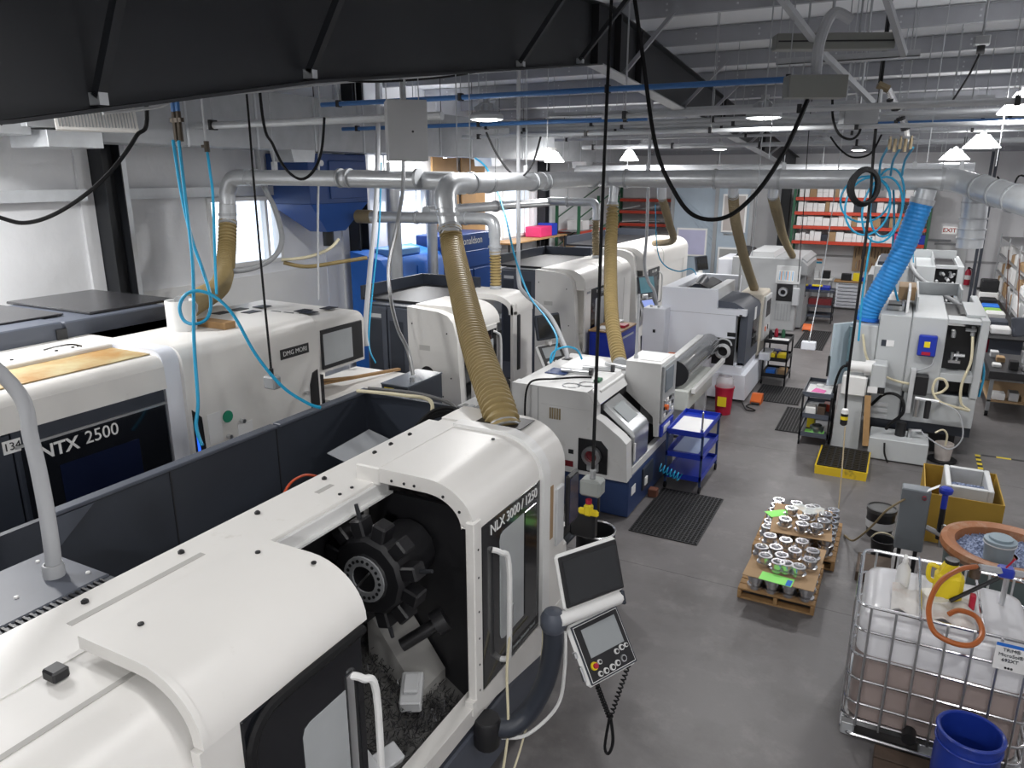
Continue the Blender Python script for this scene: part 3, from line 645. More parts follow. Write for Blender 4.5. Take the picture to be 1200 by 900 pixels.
part(B(-6.38,-5.95,5.18,5.32,2.80,2.87,.005),'wood_block',WOOD,T)
# vent deck and viewing window module
part(MB().prism([(X2-.02,2.12),(X2+.0,2.6)]+arc(X2-.12,2.6,.12,0,90,5)[1:]+[(-7.3,2.74),(-7.3,2.12)],'y',6.2,7.05),'window_module',WHITE,T)
part(B(-8.6,-6.4,6.2,7.1,.02,2.12,.02),'rear_column',WHITE,T)
wf=part(B(X2-.01,X2+.012,6.27,7.0,2.16,2.62,.006),'window_frame',BLACK,T); part(B(X2+.012,X2+.016,6.3,6.8,2.21,2.57),'window_pane',WINGREY,wf)
vt=[(-6.95,5.5),(-6.75,5.85),(-6.75,6.1),(-6.5,6.35),(-6.5,6.05),(-6.3,6.35),(-6.25,6.62),(-6.1,6.55),(-6.1,6.9),(-6.9,6.6)]
for x,y in vt: part(B(x-.07,x+.07,y-.09,y+.09,2.745 if y>6.2 else 2.80,2.752 if y>6.2 else 2.806),'vent_slot',BLACK,T)
part(MB().prism([(-6.4,.02),(-6.4,1.80)]+[(-5.55,1.80),(-5.42,1.72),(-5.38,1.5),(-5.38,.02)],'y',6.3,7.7),'tool_magazine',WHITE,T)
part(B(-6.3,-5.72,6.2,6.3,.3,2.1),'dark_gap',BLACK,T)
part(MB().bar((-5.95,6.35,1.93),(-5.72,7.75,1.83),.06,.03).bar((-5.9,6.4,1.98),(-5.8,7.0,1.9),.04,.02),'timber_batten',WOOD,T)

# ================================================================== CREAM LATHES OF THE SECOND ROW
def lathe(y0,y1,xf,h,label,dopen,lett,hole=True,tall=0):
    T=thing('turning_lathe',label,'lathe',(xf-.7,(y0+y1)/2,0),'cream lathes of the second row')
    xb=xf-1.05; xc=xf-1.85; n=8
    sh=[(xf-.25,h-.02)]
    side=[(xf-.02,.9),(xf-.28,2.05 if h>2.3 else 2.0),(xf-.33,h-.2)]+[(xf-.40,h-.10),(xf-.5,h-.06),(xb,h),(xb,.1),(xf-.02,.1)]
    nr=part(MB().prism([(xf-.02,.1),(xf-.05,.8),(xf-.13,1.0),(xf-.19,2.0),(xf-.25,h-.19),(xf-.34,h-.09),(xf-.5,h-.04),(xb,h),(xb,.1)],'y',y0,y0+.16),'end_panel',WHITE,T)
    for x,z in ((xf-.36,h-.35),(xf-.45,1.1),(xb+.08,.9),(xb+.08,h-.25),(xf-.3,1.4)): part(MB().cyl((x,y0-.006,z),(x,y0+.002,z),.012,n=8),'panel_screw',BLACK,nr)
    if hole: part(MB().cyl((xf-.72,y0-.004,1.42),(xf-.72,y0+.01,1.42),.12,n=24),'service_hole',BLACK,nr)
    part(B(xf-.85,xf-.66,y0-.003,y0,1.78,1.86),'faded_label',mat('faded grey print',(.5,.49,.47),.6),nr)
    # body pieces
    part(B(xb-.02,xf-.05,y0+.16,y1,.1,.85,.02),'base',WHITE,T)
    part(B(xb-.02,xf,y0+.2,y1-.3,.1,.5,.01),'kick_panel',CHAR,T)
    part(B(xb-.02,xb+.3,y0+.16,y1,.85,h-.02,.02),'spine',WHITE,T)
    hz=h+.02
    dm=y0+.16+(y1-y0-.16)*.36
    def hood(a,b,nm,top): return part(MB().prism(shell2(xf,xb+.05,.86,top,.40,.32,.06,n),'y',a,b),nm,WHITE,T)
    part(MB().prism(shell2(xf-.02,xb+.05,2.1,hz,.42,.30,.05,n)[:n+3]+[(xb+.05,2.1)],'y',y0+.16,dm+.12),'sliding_hood',WHITE,T)
    if dopen:
        part(B(xb+.3,xb+.33,y0+.2,y1-.3,.85,2.2),'cavity_back',BLACK,T)
        part(MB().prism([(xb+.3,1.3),(xf-.1,.86),(xb+.3,.86)],'y',y0+.2,y1-.4),'cavity_floor',BLACK,T)
        dy0,dy1=y0+.08,dm
        part(B(xf-.06,xf,dm+.55,dm+.68,.84,h-.1,.008),'door_post',WHITE,T)
        part(MB().prism(shell2(xf,xb+.05,h-.28,hz+.01,.40,.26,.09,n),'y',dm+.55,y1-.02),'sliding_hood',WHITE,T)
        part(MB().prism(shell2(xf-.02,xb+.2,.86,h,.38,.28,.05,n),'y',dm+.68,y1),'end_cover',WHITE,T)
        part(B(xf-.03,xf+.004,dm+.70,dm+.80,1.2,h-.3,.01),'inner_frame',BLACK,T)
        part(B(xf-.5,xf-.35,dm+.2,dm+.55,1.1,1.6,.05),'tailstock',GREYPAINT,T); part(MB().lathe([(.001,0),(.13,0),(.13,.06),(.08,.1),(.08,.2)],(xf-.45,dm+.12,1.5),16,'y'),'chuck',STEEL,T)
        part(B(xf-.06,xf+.002,y0+.16,dm,.84,2.12,.01),'door_leaf',WHITE,T)
        d=door(T,y0+.22,dm-.02,.92,2.05,y0+.34,dm-.14,1.05,1.9,xf+.004,BGLASS,WINGREY)
        handle(d,dm-.03,1.2,1.95,xf+.004)
        part(B(xf+.014,xf+.018,y0+.28,y0+.46,1.35,1.72),'taped_sheet',PAPER,d)
    else:
        part(B(xf-.06,xf-.012,y0+.16,y1-.46,.84,2.15,.01),'front_panel',WHITE,T)
        part(MB().prism(shell2(xf,xb+.05,2.1,hz,.40,.30,.06,n)[:n+3]+[(xb+.05,2.1)],'y',dm+.13,y1-.35),'sliding_hood',WHITE,T)
        part(MB().prism(shell2(xf-.01,xb+.05,.86,h+.03,.38,.30,.05,n),'y',y1-.45,y1),'end_cover',WHITE,T)
        d=door(T,y0+.45,y0+1.35,1.0,2.095,y0+.65,y0+1.15,1.1,1.88,xf+.002,BGLASS,WINGREY if hole else mat('reflective door glass',(.10,.11,.12),.1))
        text(lett,.09,(xf+.012,y0+.9,2.02),'+x','door_lettering',WHITE2,d)
        handle(d,y0+1.38,1.2,1.9,xf+.002)
        part(B(xf+.0,xf+.01,y0+.2,y0+.36,2.03,2.07),'name_plate',MIDGREY,T)
    # dark electrical cabinets behind
    cb=part(B(xc,xb,y0+.05,y1-.1,.1,h-.02,.01),'rear_cabinet',CHAR,T)
    cw=(xb-xc)/2
    for i in range(2):
        e=part(B(xc+i*cw+.012,xc+(i+1)*cw-.012,y0+.025,y0+.05,.15,h-.05,.006),'cabinet_door',CHARL,cb)
        part(B(xc+i*cw+.05,xc+(i+1)*cw-.1,y0+.018,y0+.025,.5,h-.25,.004),'door_inset',CHAR,e)
    part(B(xc+.08,xc+.3,y0+.012,y0+.02,h-.22,h-.16),'cabinet_badge',GREYPAINT,cb)
    tr=MB().box(xc-.3,xb+.1,y1-.15,y1-.11,h-.02,h+.2).box(xc-.3,xc-.26,y0+.3,y1-.11,h-.02,h+.2)
    part(tr,'chip_guard',CHAR,T); part(B(xc-.26,xb+.06,y0+.3,y1-.15,h-.02,h+.02),'guard_floor',BLACK,T)
    # pendant
    Mq=panelM((xf+.55,y1-.55,1.98),1.15,-.22); Mr=panelM((xf+.62,y1-.55,1.52),1.15,-.6)
    part(MB().tube(spline([(xf-.02,y1-.35,.95),(xf+.3,y1-.3,1.0),(xf+.48,y1-.4,1.35),(xf+.5,y1-.48,1.75)],5),.06,10),'control_arm',WHITE,T)
    mo=part(slab(Mq,-.26,.26,0,.06,-.2,.2,.02),'monitor',CHAR,T); part(slab(Mq,-.23,.23,-.006,0,-.17,.17),'monitor_screen',SCREEN,mo)
    kp=part(slab(Mr,-.26,.26,0,.08,-.22,.2,.03),'keypad',WHITE2,T); part(slab(Mr,-.23,.23,-.006,0,-.2,.18),'keypad_face',BLACK,kp); part(slab(Mr,-.17,.17,-.01,-.006,-.04,.14),'keypad_screen',GREYSCR,kp)
    for i in range(5):
        k=MB(); k.M=Mr; k.cyl((-.16+i*.08,-.006,-.12),(-.16+i*.08,-.03,-.12),.024,n=10); part(k,'knob',WHITE2,kp)
    return T
LA=lathe(9.0,11.15,-5.4,2.42,'cream lathe with open sliding door behind the grey lathe with blue base',True,'')
LB=lathe(13.5,16.4,-5.45,2.48,'cream lathe with closed framed door beside the small blue cabinet',False,'NLX 2500',True)
LC=lathe(17.1,21.2,-5.4,2.62,'cream lathe with dark reflective door in front of the red racks',False,'NLX 2500',False)
# lit screens for the middle lathe
for o in LB.children:
    if o.name.startswith('monitor') or o.name.startswith('keypad'):
        for c_ in o.children:
            if c_.name.startswith('monitor_screen'): c_.data=c_.data.copy(); c_.data.materials[0]=mat('teal lit screen',(.03,.08,.1),.2,emit=(.10,.22,.26),estr=.6)
            if c_.name.startswith('keypad_screen'): c_.data=c_.data.copy(); c_.data.materials[0]=mat('blue lit screen',(.1,.15,.4),.2,emit=(.28,.36,.75),estr=.8)

# ================================================================== GREY LATHE WITH BLUE BASE
T=thing('compact_lathe','light grey lathe with slanted silver door and deep blue base','lathe',(-3.5,9.4,0))
part(B(-4.3,-2.74,8.5,10.6,.02,.56,.01),'base',MACHBLUE,T)
part(B(-2.76,-2.715,9.05,9.5,.18,.5,.01),'base_door',CHAR,T); part(B(-2.72,-2.7,9.1,9.2,.25,.36,.004),'base_handle',WHITE2,T); part(B(-2.745,-2.735,8.62,8.78,.28,.4),'base_notice',PAPER,T)
GP=mat('warm grey enamel',(.60,.60,.595),.42,var=.04,dirt=(.42,.41,.39),dscale=4,dlo=.62,dhi=.85)
prof=[(-4.38,.54),(-4.38,1.66),(-3.32,1.66),(-3.2,1.48),(-3.2,1.34),(-3.12,1.31),(-2.84,1.12),(-2.77,1.05),(-2.74,.54)]
part(MB().prism(prof,'y',8.42,8.62),'end_panel',GP,T)
part(B(-4.36,-3.2,8.62,10.35,.56,1.655,.01),'body',GP,T)
part(MB().prism([(-3.2,.56),(-3.2,.80),(-2.76,.66),(-2.76,.56)],'y',8.62,10.35),'front_apron',BLACK,T); part(B(-3.2,-2.74,10.26,10.38,.56,1.5,.01),'far_cheek',GP,T)
part(B(-3.18,-2.74,8.62,10.4,.56,.68,.01),'front_sill',GP,T)
part(B(-3.2,-3.18,8.62,10.26,.7,1.5),'cavity',BLACK,T)
part(MB().prism([(-3.32,1.66),(-3.2,1.48),(-3.14,1.52),(-3.26,1.70)],'y',8.44,9.5),'brow',GP,T)
# lettering lies on the sloped brow
sl=Matrix(((0,-.55,.835),(1,0,0),(0,.835,.55)))
bp=part(MB().add([(-3.165,8.5,1.492),(-3.165,8.82,1.492),(-3.245,8.82,1.612),(-3.245,8.5,1.612)],[(0,1,2,3)]),'name_plate',BLUEPAINT,T)
text('MORI',.085,(-3.195,8.66,1.557),sl,'plate_lettering',WHITE2,bp); text('CL-200',.125,(-3.195,9.12,1.557),sl,'model_lettering',CHAR,T)
# sliding silver door
dr=part(MB().prism([(-3.2,1.40),(-3.17,1.46),(-2.78,1.16),(-2.74,1.1),(-2.74,.7),(-2.80,.7),(-2.80,1.08)],'y',8.66,9.24),'sliding_door',STEEL,T)
part(MB().add([(-3.08,8.76,1.40),(-3.08,9.14,1.40),(-2.86,9.14,1.23),(-2.86,8.76,1.23)],[(0,1,2,3)]),'door_window',GREYSCR,dr)
part(B(-2.745,-2.72,8.64,8.67,.75,1.0,.004),'door_pull',WHITE2,dr)
# chuck recess in the end panel
rc=part(MB().prism([(-3.41,.6),(-3.01,.6),(-3.01,.94),(-3.1,1.04),(-3.41,1.04)],'y',8.405,8.422),'end_recess',BLACK,T)
part(MB().lathe([(.07,.0),(.10,-.03),(.125,-.05),(.125,-.11),(.08,-.12),(.08,-.02)],(-3.2,8.42,.85),20,'y'),'rotary_joint',STEEL,rc)
part(MB().lathe([(.001,-.06),(.08,-.06)],(-3.2,8.42,.85),20,'y'),'joint_face',mat('dark red plate',(.14,.01,.015),.4),rc)
part(MB().box(-3.28,-3.12,8.38,8.42,.62,.74,.01),'joint_bracket',MIDGREY,rc)
vs=MB()
for i in range(5): part(B(-3.83+i*.034,-3.81+i*.034,8.412,8.422,1.24,1.39),'vent_louver',BROWNHOSE,T)
part(B(-4.0,-3.995,8.415,8.422,.95,1.64),'panel_joint',MIDGREY,T); part(B(-4.36,-4.0,8.416,8.422,.945,.952),'panel_joint',MIDGREY,T); part(B(-3.95,-3.25,8.416,8.422,1.42,1.426),'panel_joint',mat('faint seam',(.5,.5,.49),.5),T)
part(B(-3.55,-3.48,8.412,8.422,.8,.86,.003),'small_plate',BLACK,T); part(B(-3.6,-3.48,8.412,8.422,.62,.70,.003),'red_plate',mat('dark red plate',(.14,.01,.015),.4),T)
# control cabinet
cb=part(MB().prism([(-3.2,1.84),(-2.70,1.84),(-2.70,.80),(-2.76,.80),(-2.78,1.08),(-3.2,1.42)],'y',9.56,10.25),'control_cabinet',GP,T)
part(B(-2.70,-2.665,9.6,10.22,.98,1.80,.008),'control_face',MIDGREY,cb); part(B(-2.665,-2.655,9.68,10.05,1.42,1.74),'control_screen',mat('grey blue screen',(.16,.19,.22),.15),cb)
for i in range(4):
    for j in range(3): part(B(-2.665,-2.65,9.66+i*.13,9.73+i*.13,1.06+j*.1,1.11+j*.1,.004),'control_key',(WHITE2,BLACK,STEEL)[(i+j)%3],cb)
part(MB().lathe([(.001,.05),(.04,.05),(.04,0)],(-2.665,9.72,1.2),12,'x'),'stop_button',ORANGE,cb)
part(B(-2.70,-2.66,9.62,10.2,.78,.95,.005),'control_label',BLUEPAINT,cb); part(B(-2.66,-2.655,9.7,10.0,.82,.92),'control_notice',PAPER,cb)
part(MB().lathe([(.035,0),(.035,.05),(.02,.05),(.02,.9)],(-3.12,9.75,1.84),10),'signal_mast',WHITEPIPE,T)
# port cover holes and rings on the roof
for y,x in ((8.62,-3.62),(8.78,-3.45)): part(MB().tube([(x+.11*math.cos(a*math.pi/10),y+.11*math.sin(a*math.pi/10),1.664) for a in range(20)],.008,5,closed=True),'roof_ring',STEEL,T)
part(B(-4.31,-4.19,9.88,10.02,1.655,1.665),'roof_port',BLACK,T)
part(MB().tube(spline([(-4.25,9.95,1.66),(-4.32,10.0,1.85),(-4.68,10.22,2.24),(-5.1,10.2,2.55),(-5.22,10.25,2.76),(-5.25,10.3,3.3),(-5.27,10.33,4.2),(-5.3,10.4,6.4)],6),.033,10),'conduit',WHITEPIPE,T)
part(cord(MB(),[(-4.15,8.38,1.0),(-4.16,8.36,1.3),(-4.14,8.37,1.6),(-4.08,8.46,1.71),(-3.9,8.72,1.69),(-3.7,8.95,1.68),(-3.5,9.05,1.68)],.014),'black_cord',RUBBER,T)
part(B(-4.23,-4.07,8.36,8.42,.94,1.0,.006),'cord_bracket',WHITE2,T)

# ================================================================== COOL WHITE LATHE WITH BAR FEEDER
y0=14.47
T=thing('bar_fed_lathe','cool white lathe with a charcoal door and an open roof','lathe',(-3.3,15.7,0))
part(MB().prism([(-4.38,.06),(-4.38,.55),(-2.41,.55),(-2.39,.06)],'y',y0-.05,17.1),'base',COOLWHITE,T)
part(MB().prism([(-4.15,.55),(-4.15,2.17),(-3.08,2.17),(-3.06,1.81),(-2.68,1.81),(-2.68,.55)],'y',y0,y0+.14),'end_panel',COOLWHITE,T)
part(B(-2.68,-2.5,y0,y0+.14,1.7,1.82),'end_panel_lip',COOLWHITE,T); part(B(-2.68,-2.5,y0,y0+.14,.55,.7),'end_panel_lip',COOLWHITE,T)
part(B(-4.15,-3.9,y0+.14,17.0,.55,2.17,.01),'rear_wall',COOLWHITE,T)
part(B(-3.9,-3.1,16.85,17.0,.55,2.17,.01),'far_wall',COOLWHITE,T)
part(B(-3.9,-3.12,y0+.14,16.85,.55,1.75),'core',CHAR,T)
part(B(-3.25,-3.08,y0+.14,16.2,1.8,2.17,.01),'roof_beam',GREYPAINT,T)
part(MB().prism([(-3.88,1.75),(-3.8,2.12),(-3.55,2.2),(-3.36,2.12),(-3.3,1.75)],'y',15.0,16.2),'head_motor',BLACK,T); part(MB().cyl((-3.6,15.0,2.1),(-3.6,15.6,2.22),.1,n=12),'motor_can',CHAR,T)
sl_=MB()
for i in range(5): part(B(-4.16,-4.05,15.0+i*.32,15.2+i*.32,2.0,2.1),'roof_slot',BLACK,T)
dr=part(MB().prism([(-3.1,1.83),(-3.1,1.95),(-2.75,1.93),(-2.52,1.8),(-2.48,1.72),(-2.48,.7),(-2.62,.7),(-2.62,1.75)],'y',y0+.14,16.0),'sliding_door',CHARL,T)
part(B(-2.482,-2.474,15.2,15.95,.95,1.5),'door_window',SCREEN,dr); part(B(-2.482,-2.472,15.3,15.5,1.5,1.75),'door_notice',PAPER,dr)
part(B(-3.1,-2.5,y0+.14,16.0,.55,.75),'front_sill',COOLWHITE,T)
rc=part(B(-3.09,-2.66,y0-.004,y0+.005,.72,1.25),'end_recess',BLACK,T)
part(MB().lathe([(.12,0),(.15,-.04),(.15,-.1),(.1,-.12),(.1,-.02)],(-2.87,y0,1.0),18,'y'),'spindle_nose',GREYPAINT,rc); part(MB().tube([(-2.87+.15*math.cos(a*math.pi/8),y0-.03,1.12+.12*math.sin(a*math.pi/8)) for a in range(9)],.02,6),'spindle_hose',GREYPAINT,rc)
part(B(-2.82,-2.66,y0-.006,y0,1.29,1.37),'name_plate',BLACK,T); part(B(-2.62,-2.57,y0-.01,y0,1.68,1.73),'door_catch',BLACK,T)
part(MB().box(-4.15,-2.66,y0-.004,y0,1.70,1.706).box(-2.645,-2.64,y0-.004,y0,.7,1.7),'panel_joint',MIDGREY,T)
eb=part(B(-4.42,-3.97,y0-.35,y0,.5,1.78,.01),'electrical_cabinet',COOLWHITE,T); part(B(-4.2,-4.15,y0-.36,y0-.35,1.3,1.36),'cabinet_knob',BLACK,eb); part(MB().cyl((-4.3,y0-.2,1.78),(-4.3,y0-.2,1.82),.03,n=8).cyl((-4.15,y0-.2,1.78),(-4.15,y0-.2,1.82),.03,n=8),'cabinet_lug',STEEL,eb)
tw=part(B(-2.95,-2.45,16.0,16.95,.6,1.93,.03),'control_tower',mat('beige enamel',(.62,.57,.48),.4),T)
part(B(-2.45,-2.40,16.15,16.9,.9,1.85,.01),'control_face',GREYPAINT,tw); part(B(-2.402,-2.396,16.25,16.8,1.4,1.75),'control_screen',SCREEN,tw)
for i in range(4): part(B(-2.40,-2.385,16.25+i*.14,16.33+i*.14,1.1,1.2,.004),'control_key',(ORANGE,WHITE2,BLACK,WHITE2)[i],tw)
part(MB().box(-3.02,-2.98,16.2,16.24,1.95,3.1).box(-3.4,-2.98,16.2,16.24,3.08,3.12),'lamp_post',GALV,T)
part(B(-2.42,-2.2,15.9,16.5,.55,.7,.01),'chip_tray',COOLWHITE,T)
# bar feeder
F=thing('bar_feeder','long tilted bar feeder with black drum lid beside the cool white lathe','machine',(-2.95,12.9,0))
m=MB(); N=10
hp=[(math.cos(math.pi*i/N),math.sin(math.pi*i/N)) for i in range(N+1)]
ax0=Vector((-3.10,11.85,1.12)); ax1=Vector((-3.10,14.2,1.16))
part(MB().tube([ax0,ax1],.205,18),'magazine_tube',mat('smoked glossy grey',(.12,.125,.13),.12,coat=.4),F)
part(MB().tube([ax0-Vector((0,.02,0)),ax0+Vector((0,.03,0))],.22,18),'end_cap',BLACK,F)
part(MB().bar(ax0+Vector((-.12,.1,.2)),ax1+Vector((-.12,-.2,.2)),.1,.02),'top_rail',WHITE2,F)
part(B(-3.18,-2.86,11.8,13.6,.5,.86,.02),'feeder_body',mat('pale sage enamel',(.56,.58,.55),.45),F)
part(MB().bar((-2.8,11.9,.84),(-2.78,14.1,.9),.06,.08),'side_rail',WHITE2,F)
for y in (11.9,13.4): part(B(-3.12,-2.92,y,y+.12,.02,.5,.01),'leg',GREYPAINT,F)
part(B(-3.3,-2.7,11.85,12.1,0,.03).box(-3.3,-2.6,13.35,13.6,0,.03),'foot_bar',BLACK,F)
for y in (12.1,12.2): part(MB().cyl((-2.855,y,.76),(-2.82,y,.76),.03,n=10),'feeder_button',ORANGE if y>12.15 else BLACK,F)
part(MB().cyl(ax1,ax1+Vector((0,.15,0)),.16,n=16),'feed_nozzle',BLACK,F)

# ================================================================== FAR GREY MACHINE
y0=22.2
T=thing('grey_turning_center','grey lathe with striped chart poster on its end near the tool carts','lathe',(-3.3,23.6,0))
part(B(-4.35,-2.5,y0,25.1,.0,2.05,.02),'body',mat('far machine grey',(.36,.37,.38),.45,var=.05),T)
part(MB().prism([(-2.5,.05),(-2.36,.05),(-2.36,1.95),(-2.5,2.05)],'y',y0+.4,25.0),'front_cover',MIDGREY,T)
part(MB().prism([(-3.1,2.02),(-2.45,1.98),(-2.3,1.85),(-2.3,1.6),(-3.1,1.6)],'y',y0+.1,24.6),'hood',MIDGREY,T)
part(MB().prism([(-3.9,2.05),(-3.2,2.05),(-3.25,2.2),(-3.85,2.2)],'y',y0+.1,24.5),'roof_rails',GREYPAINT,T)
part(MB().prism([(-4.3,2.05),(-3.9,2.05),(-3.95,2.2),(-4.2,2.25)],'y',22.4,23.6),'roof_motor',BLACK,T)
part(B(-3.1,-2.45,y0-.03,y0,1.35,1.85,.005),'end_door',GREYPAINT,T)
cols=[(.2,.45,.7),(.75,.35,.2),(.25,.55,.8),(.7,.6,.5)]
ps=part(B(-3.03,-2.62,y0-.036,y0-.03,1.42,1.72),'chart_poster',PAPER,T)
for i in range(9): part(B(-3.01+i*.043,-2.985+i*.043,y0-.039,y0-.036,1.45,1.70),'chart_stripe',mat('chart ink %d'%(i%4),cols[i%4],.6),ps)
rc=part(B(-3.05,-2.62,y0-.006,y0,.85,1.33),'end_recess',BLACK,T); part(MB().lathe([(.08,0),(.14,-.05),(.12,-.14),(.07,-.14),(.07,-.02)],(-2.86,y0,1.12),16,'y'),'spindle_nose',STEEL,rc)
part(B(-2.6,-2.42,y0-.12,y0,.75,1.25,.02),'breaker_box',WHITEPIPE,T)
lv=MB()
for i in range(6): part(B(-3.05+i*.08,-3.01+i*.08,y0-.012,y0,.3,.78),'louver',MIDGREY,T)
part(B(-2.365,-2.35,22.9,24.3,.9,1.85),'side_window',SCREEN,T)
part(B(-4.8,-4.35,y0+.2,24,.05,1.95,.02),'rear_cabinet',COOLWHITE,T)
# ================================================================== MILL WITH BLUE DUCT
T=thing('machining_center','light grey mill with blue switch box and open side recess','mill',(.5,14.2,0))
VG=mat('pale grey mill enamel',(.48,.50,.51),.42,var=.03,vscale=1.5,dirt=(.42,.42,.42),dscale=3,dlo=.64,dhi=.85)
part(B(-.18,.26,12.9,15.6,.5,2.2,.012),'front_body',VG,T)
part(B(.268,.75,12.9,15.6,1.0,2.2,.012),'middle_body',VG,T)
part(B(.75,1.18,13.25,15.6,1.0,2.05),'recess_core',BLACK,T)
part(B(1.18,1.29,12.9,15.6,1.0,2.22,.012),'right_post',VG,T)
part(B(.75,1.18,12.9,13.3,2.14,2.2,.005),'recess_frame',VG,T); part(B(.75,1.18,12.9,13.3,1.24,1.36,.005),'recess_frame',VG,T)
rr=MB().box(.82,.88,13.0,13.2,1.9,2.0,.01); rc=part(rr,'recess_block',STEEL,T)
part(MB().cyl((.9,13.1,1.62),(1.05,13.1,1.62),.03,n=10).box(.84,1.0,13.05,13.2,1.5,1.54).cyl((.88,13.1,1.54),(.88,13.1,1.66),.02,n=8).cyl((.95,13.1,1.54),(.95,13.1,1.68),.02,n=8),'recess_fitting',STEEL,T)
part(MB().cyl((1.1,13.05,1.95),(1.1,13.05,2.1),.03,n=8).box(1.0,1.14,13.0,13.1,2.02,2.06),'recess_valve',MIDGREY,T)
part(B(-.54,-.18,12.95,15.4,.5,2.0,.015),'front_step',VG,T)
part(B(-.18,1.28,13.0,15.5,.35,1.0),'column_base',CHAR,T)
part(B(.3,1.28,12.92,13.0,.52,1.0,.01),'lower_panel',VG,T)
part(B(-.2,1.1,13.1,15.4,.02,.36),'bed',BLACK,T)
# roof rim: upright walls and pale inner box
rim=MB().box(.3,.33,13.5,15.6,2.2,2.42).box(.33,1.0,15.55,15.6,2.2,2.42).box(.97,1.0,14.7,15.6,2.2,2.42)
part(rim,'roof_guard',VG,T); part(B(-.12,.14,13.4,14.8,2.2,2.3,.01),'roof_plate',WHITE2,T); part(B(0.02,.28,13.9,14.6,2.3,2.52,.01),'roof_motor',CARD,T); part(B(.16,.2,13.2,14.2,2.2,2.55,.005),'roof_strut',WHITE2,T); part(B(-.1,.1,13.2,13.6,2.3,2.33),'roof_brace',BLACK,T)
part(B(1.0,1.25,13.2,14.6,2.2,2.24,.005),'roof_cover',VG,T)
# open light blue door
dd=part(MB().prism([(-.56,13.3),(-.85,12.95),(-.82,12.92),(-.52,13.28)],'z',.95,1.98),'open_door',mat('pale blue film',(.52,.62,.68),.4),T); part(B(-.87,-.84,12.9,12.95,1.1,1.45,.006),'door_handle',BLACK,dd)
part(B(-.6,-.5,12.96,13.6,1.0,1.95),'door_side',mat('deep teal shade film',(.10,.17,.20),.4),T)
# electrical switch box
sb=part(B(.39,.64,12.78,12.9,1.62,1.94,.015),'switch_box',BLUEPAINT,T); part(B(.47,.55,12.772,12.78,1.76,1.85),'warning_label',YEL2,sb); part(B(.45,.57,12.772,12.78,1.64,1.69),'red_label',REDP,sb)
part(B(-.12,-.05,12.893,12.9,1.70,1.80),'logo_plate',CHAR,T); part(B(-.05,.06,12.893,12.9,1.70,1.80),'plate_text',PAPER,T)
part(B(.262,.268,12.897,12.9,.55,2.18),'panel_joint',MIDGREY,T)
# fourth axis unit on a column in front of the mill
part(MB().prism([(-.66,.02),(-.25,.02),(-.28,1.2),(-.6,1.2)],'y',12.62,12.9),'column',VG,T)
part(B(-.6,-.24,12.55,12.88,.92,1.24,.02),'column_head',WHITE2,T)
part(B(-.2,.02,12.5,12.88,1.0,1.48,.02),'gearbox',VG,T)
part(MB().cyl((-.52,12.65,1.38),(-.2,12.65,1.38),.09,n=16).cyl((-.3,12.65,1.38),(-.16,12.65,1.38),.12,n=16),'axis_motor',WHITE2,T)
part(B(-.58,-.5,12.6,12.7,1.36,1.44,.01),'motor_connector',BLACK,T)
part(B(-.22,-.06,12.494,12.5,1.02,1.12),'warning_plate',PAPER,T); part(B(-.08,.02,12.494,12.5,1.02,1.12),'warning_symbol',BLACK,T)
part(cord(MB(),[(-.55,12.6,1.4),(-.64,12.55,1.33),(-.7,12.6,1.0),(-.68,12.65,.5),(-.7,12.7,.02)],.022),'motor_cable',RUBBER,T)
for i in range(3): part(B(-.15,.1,12.88,12.898,.72-i*.1,.78-i*.1),'side_vent',GREYPAINT,T)
# coolant tank, pump, filters
ct=part(B(-.1,.72,12.3,12.9,.02,.36,.01),'coolant_tank',VG,T)
part(MB().cyl((.32,12.6,.36),(.32,12.6,.58),.075,n=14),'coolant_pump',BLACK,ct); part(MB().cyl((.45,12.55,.36),(.45,12.55,.5),.03,n=8).cyl((.45,12.55,.48),(.6,12.55,.5),.025,n=8),'pump_fitting',STEEL,ct)
part(B(.42,.60,12.68,12.9,1.02,1.32,.01),'regulator_block',BLACK,T)
part(MB().cyl((.45,12.65,.98),(.78,12.65,.96),.03,n=10),'manifold',STEEL,T)
for x,m_ in ((.49,STEEL),(.64,BLACK)): part(MB().cyl((x,12.65,.97),(x,12.65,.68),.045,.04,12),'filter_bowl',m_,T)
part(B(.35,.42,12.72,12.9,.7,1.4,.005),'mount_plate',GREYPAINT,T)
part(cord(MB(),[(-.14,12.87,.72),(.0,12.7,.95),(.15,12.6,1.02),(.28,12.55,.95),(.31,12.5,.75),(.15,12.5,.55),(.12,12.55,.45)],.024),'black_hose',RUBBER,T)
part(cord(MB(),[(.12,12.3,.3),(.14,12.24,.15),(.2,12.2,.02)],.014),'tank_cable',RUBBER,T)
part(cord(MB(),[(-.4,12.9,1.86),(-.3,12.85,1.5),(-.1,12.82,1.28),(.15,12.82,1.18),(.42,12.8,1.15)],.02),'cream_tube',CREAMHOSE,T)
part(cord(MB(),[(1.1,12.98,1.95),(1.12,12.85,1.6),(1.05,12.8,1.25),(1.08,12.8,.95),(1.2,12.8,.85),(1.1,12.75,.87),(.8,12.7,.95),(.68,12.72,1.1),(.7,12.74,1.28),(.8,12.74,1.3),(.86,12.74,1.2),(.8,12.74,1.1),(.7,12.72,1.06)],.02,k=7),'cream_tube',CREAMHOSE,T)
part(cord(MB(),[(.62,12.86,1.7),(.62,12.82,1.5),(.5,12.84,1.4),(.4,12.86,1.36)],.012),'grey_lead',WHITEPIPE,T)
part(cord(MB(),[(.8,12.65,.95),(1.05,12.55,.85),(1.15,12.5,.5),(1.0,12.5,.28),(.7,12.5,.42),(.6,12.52,.5)],.012),'clear_tube',WHITEPIPE,T)
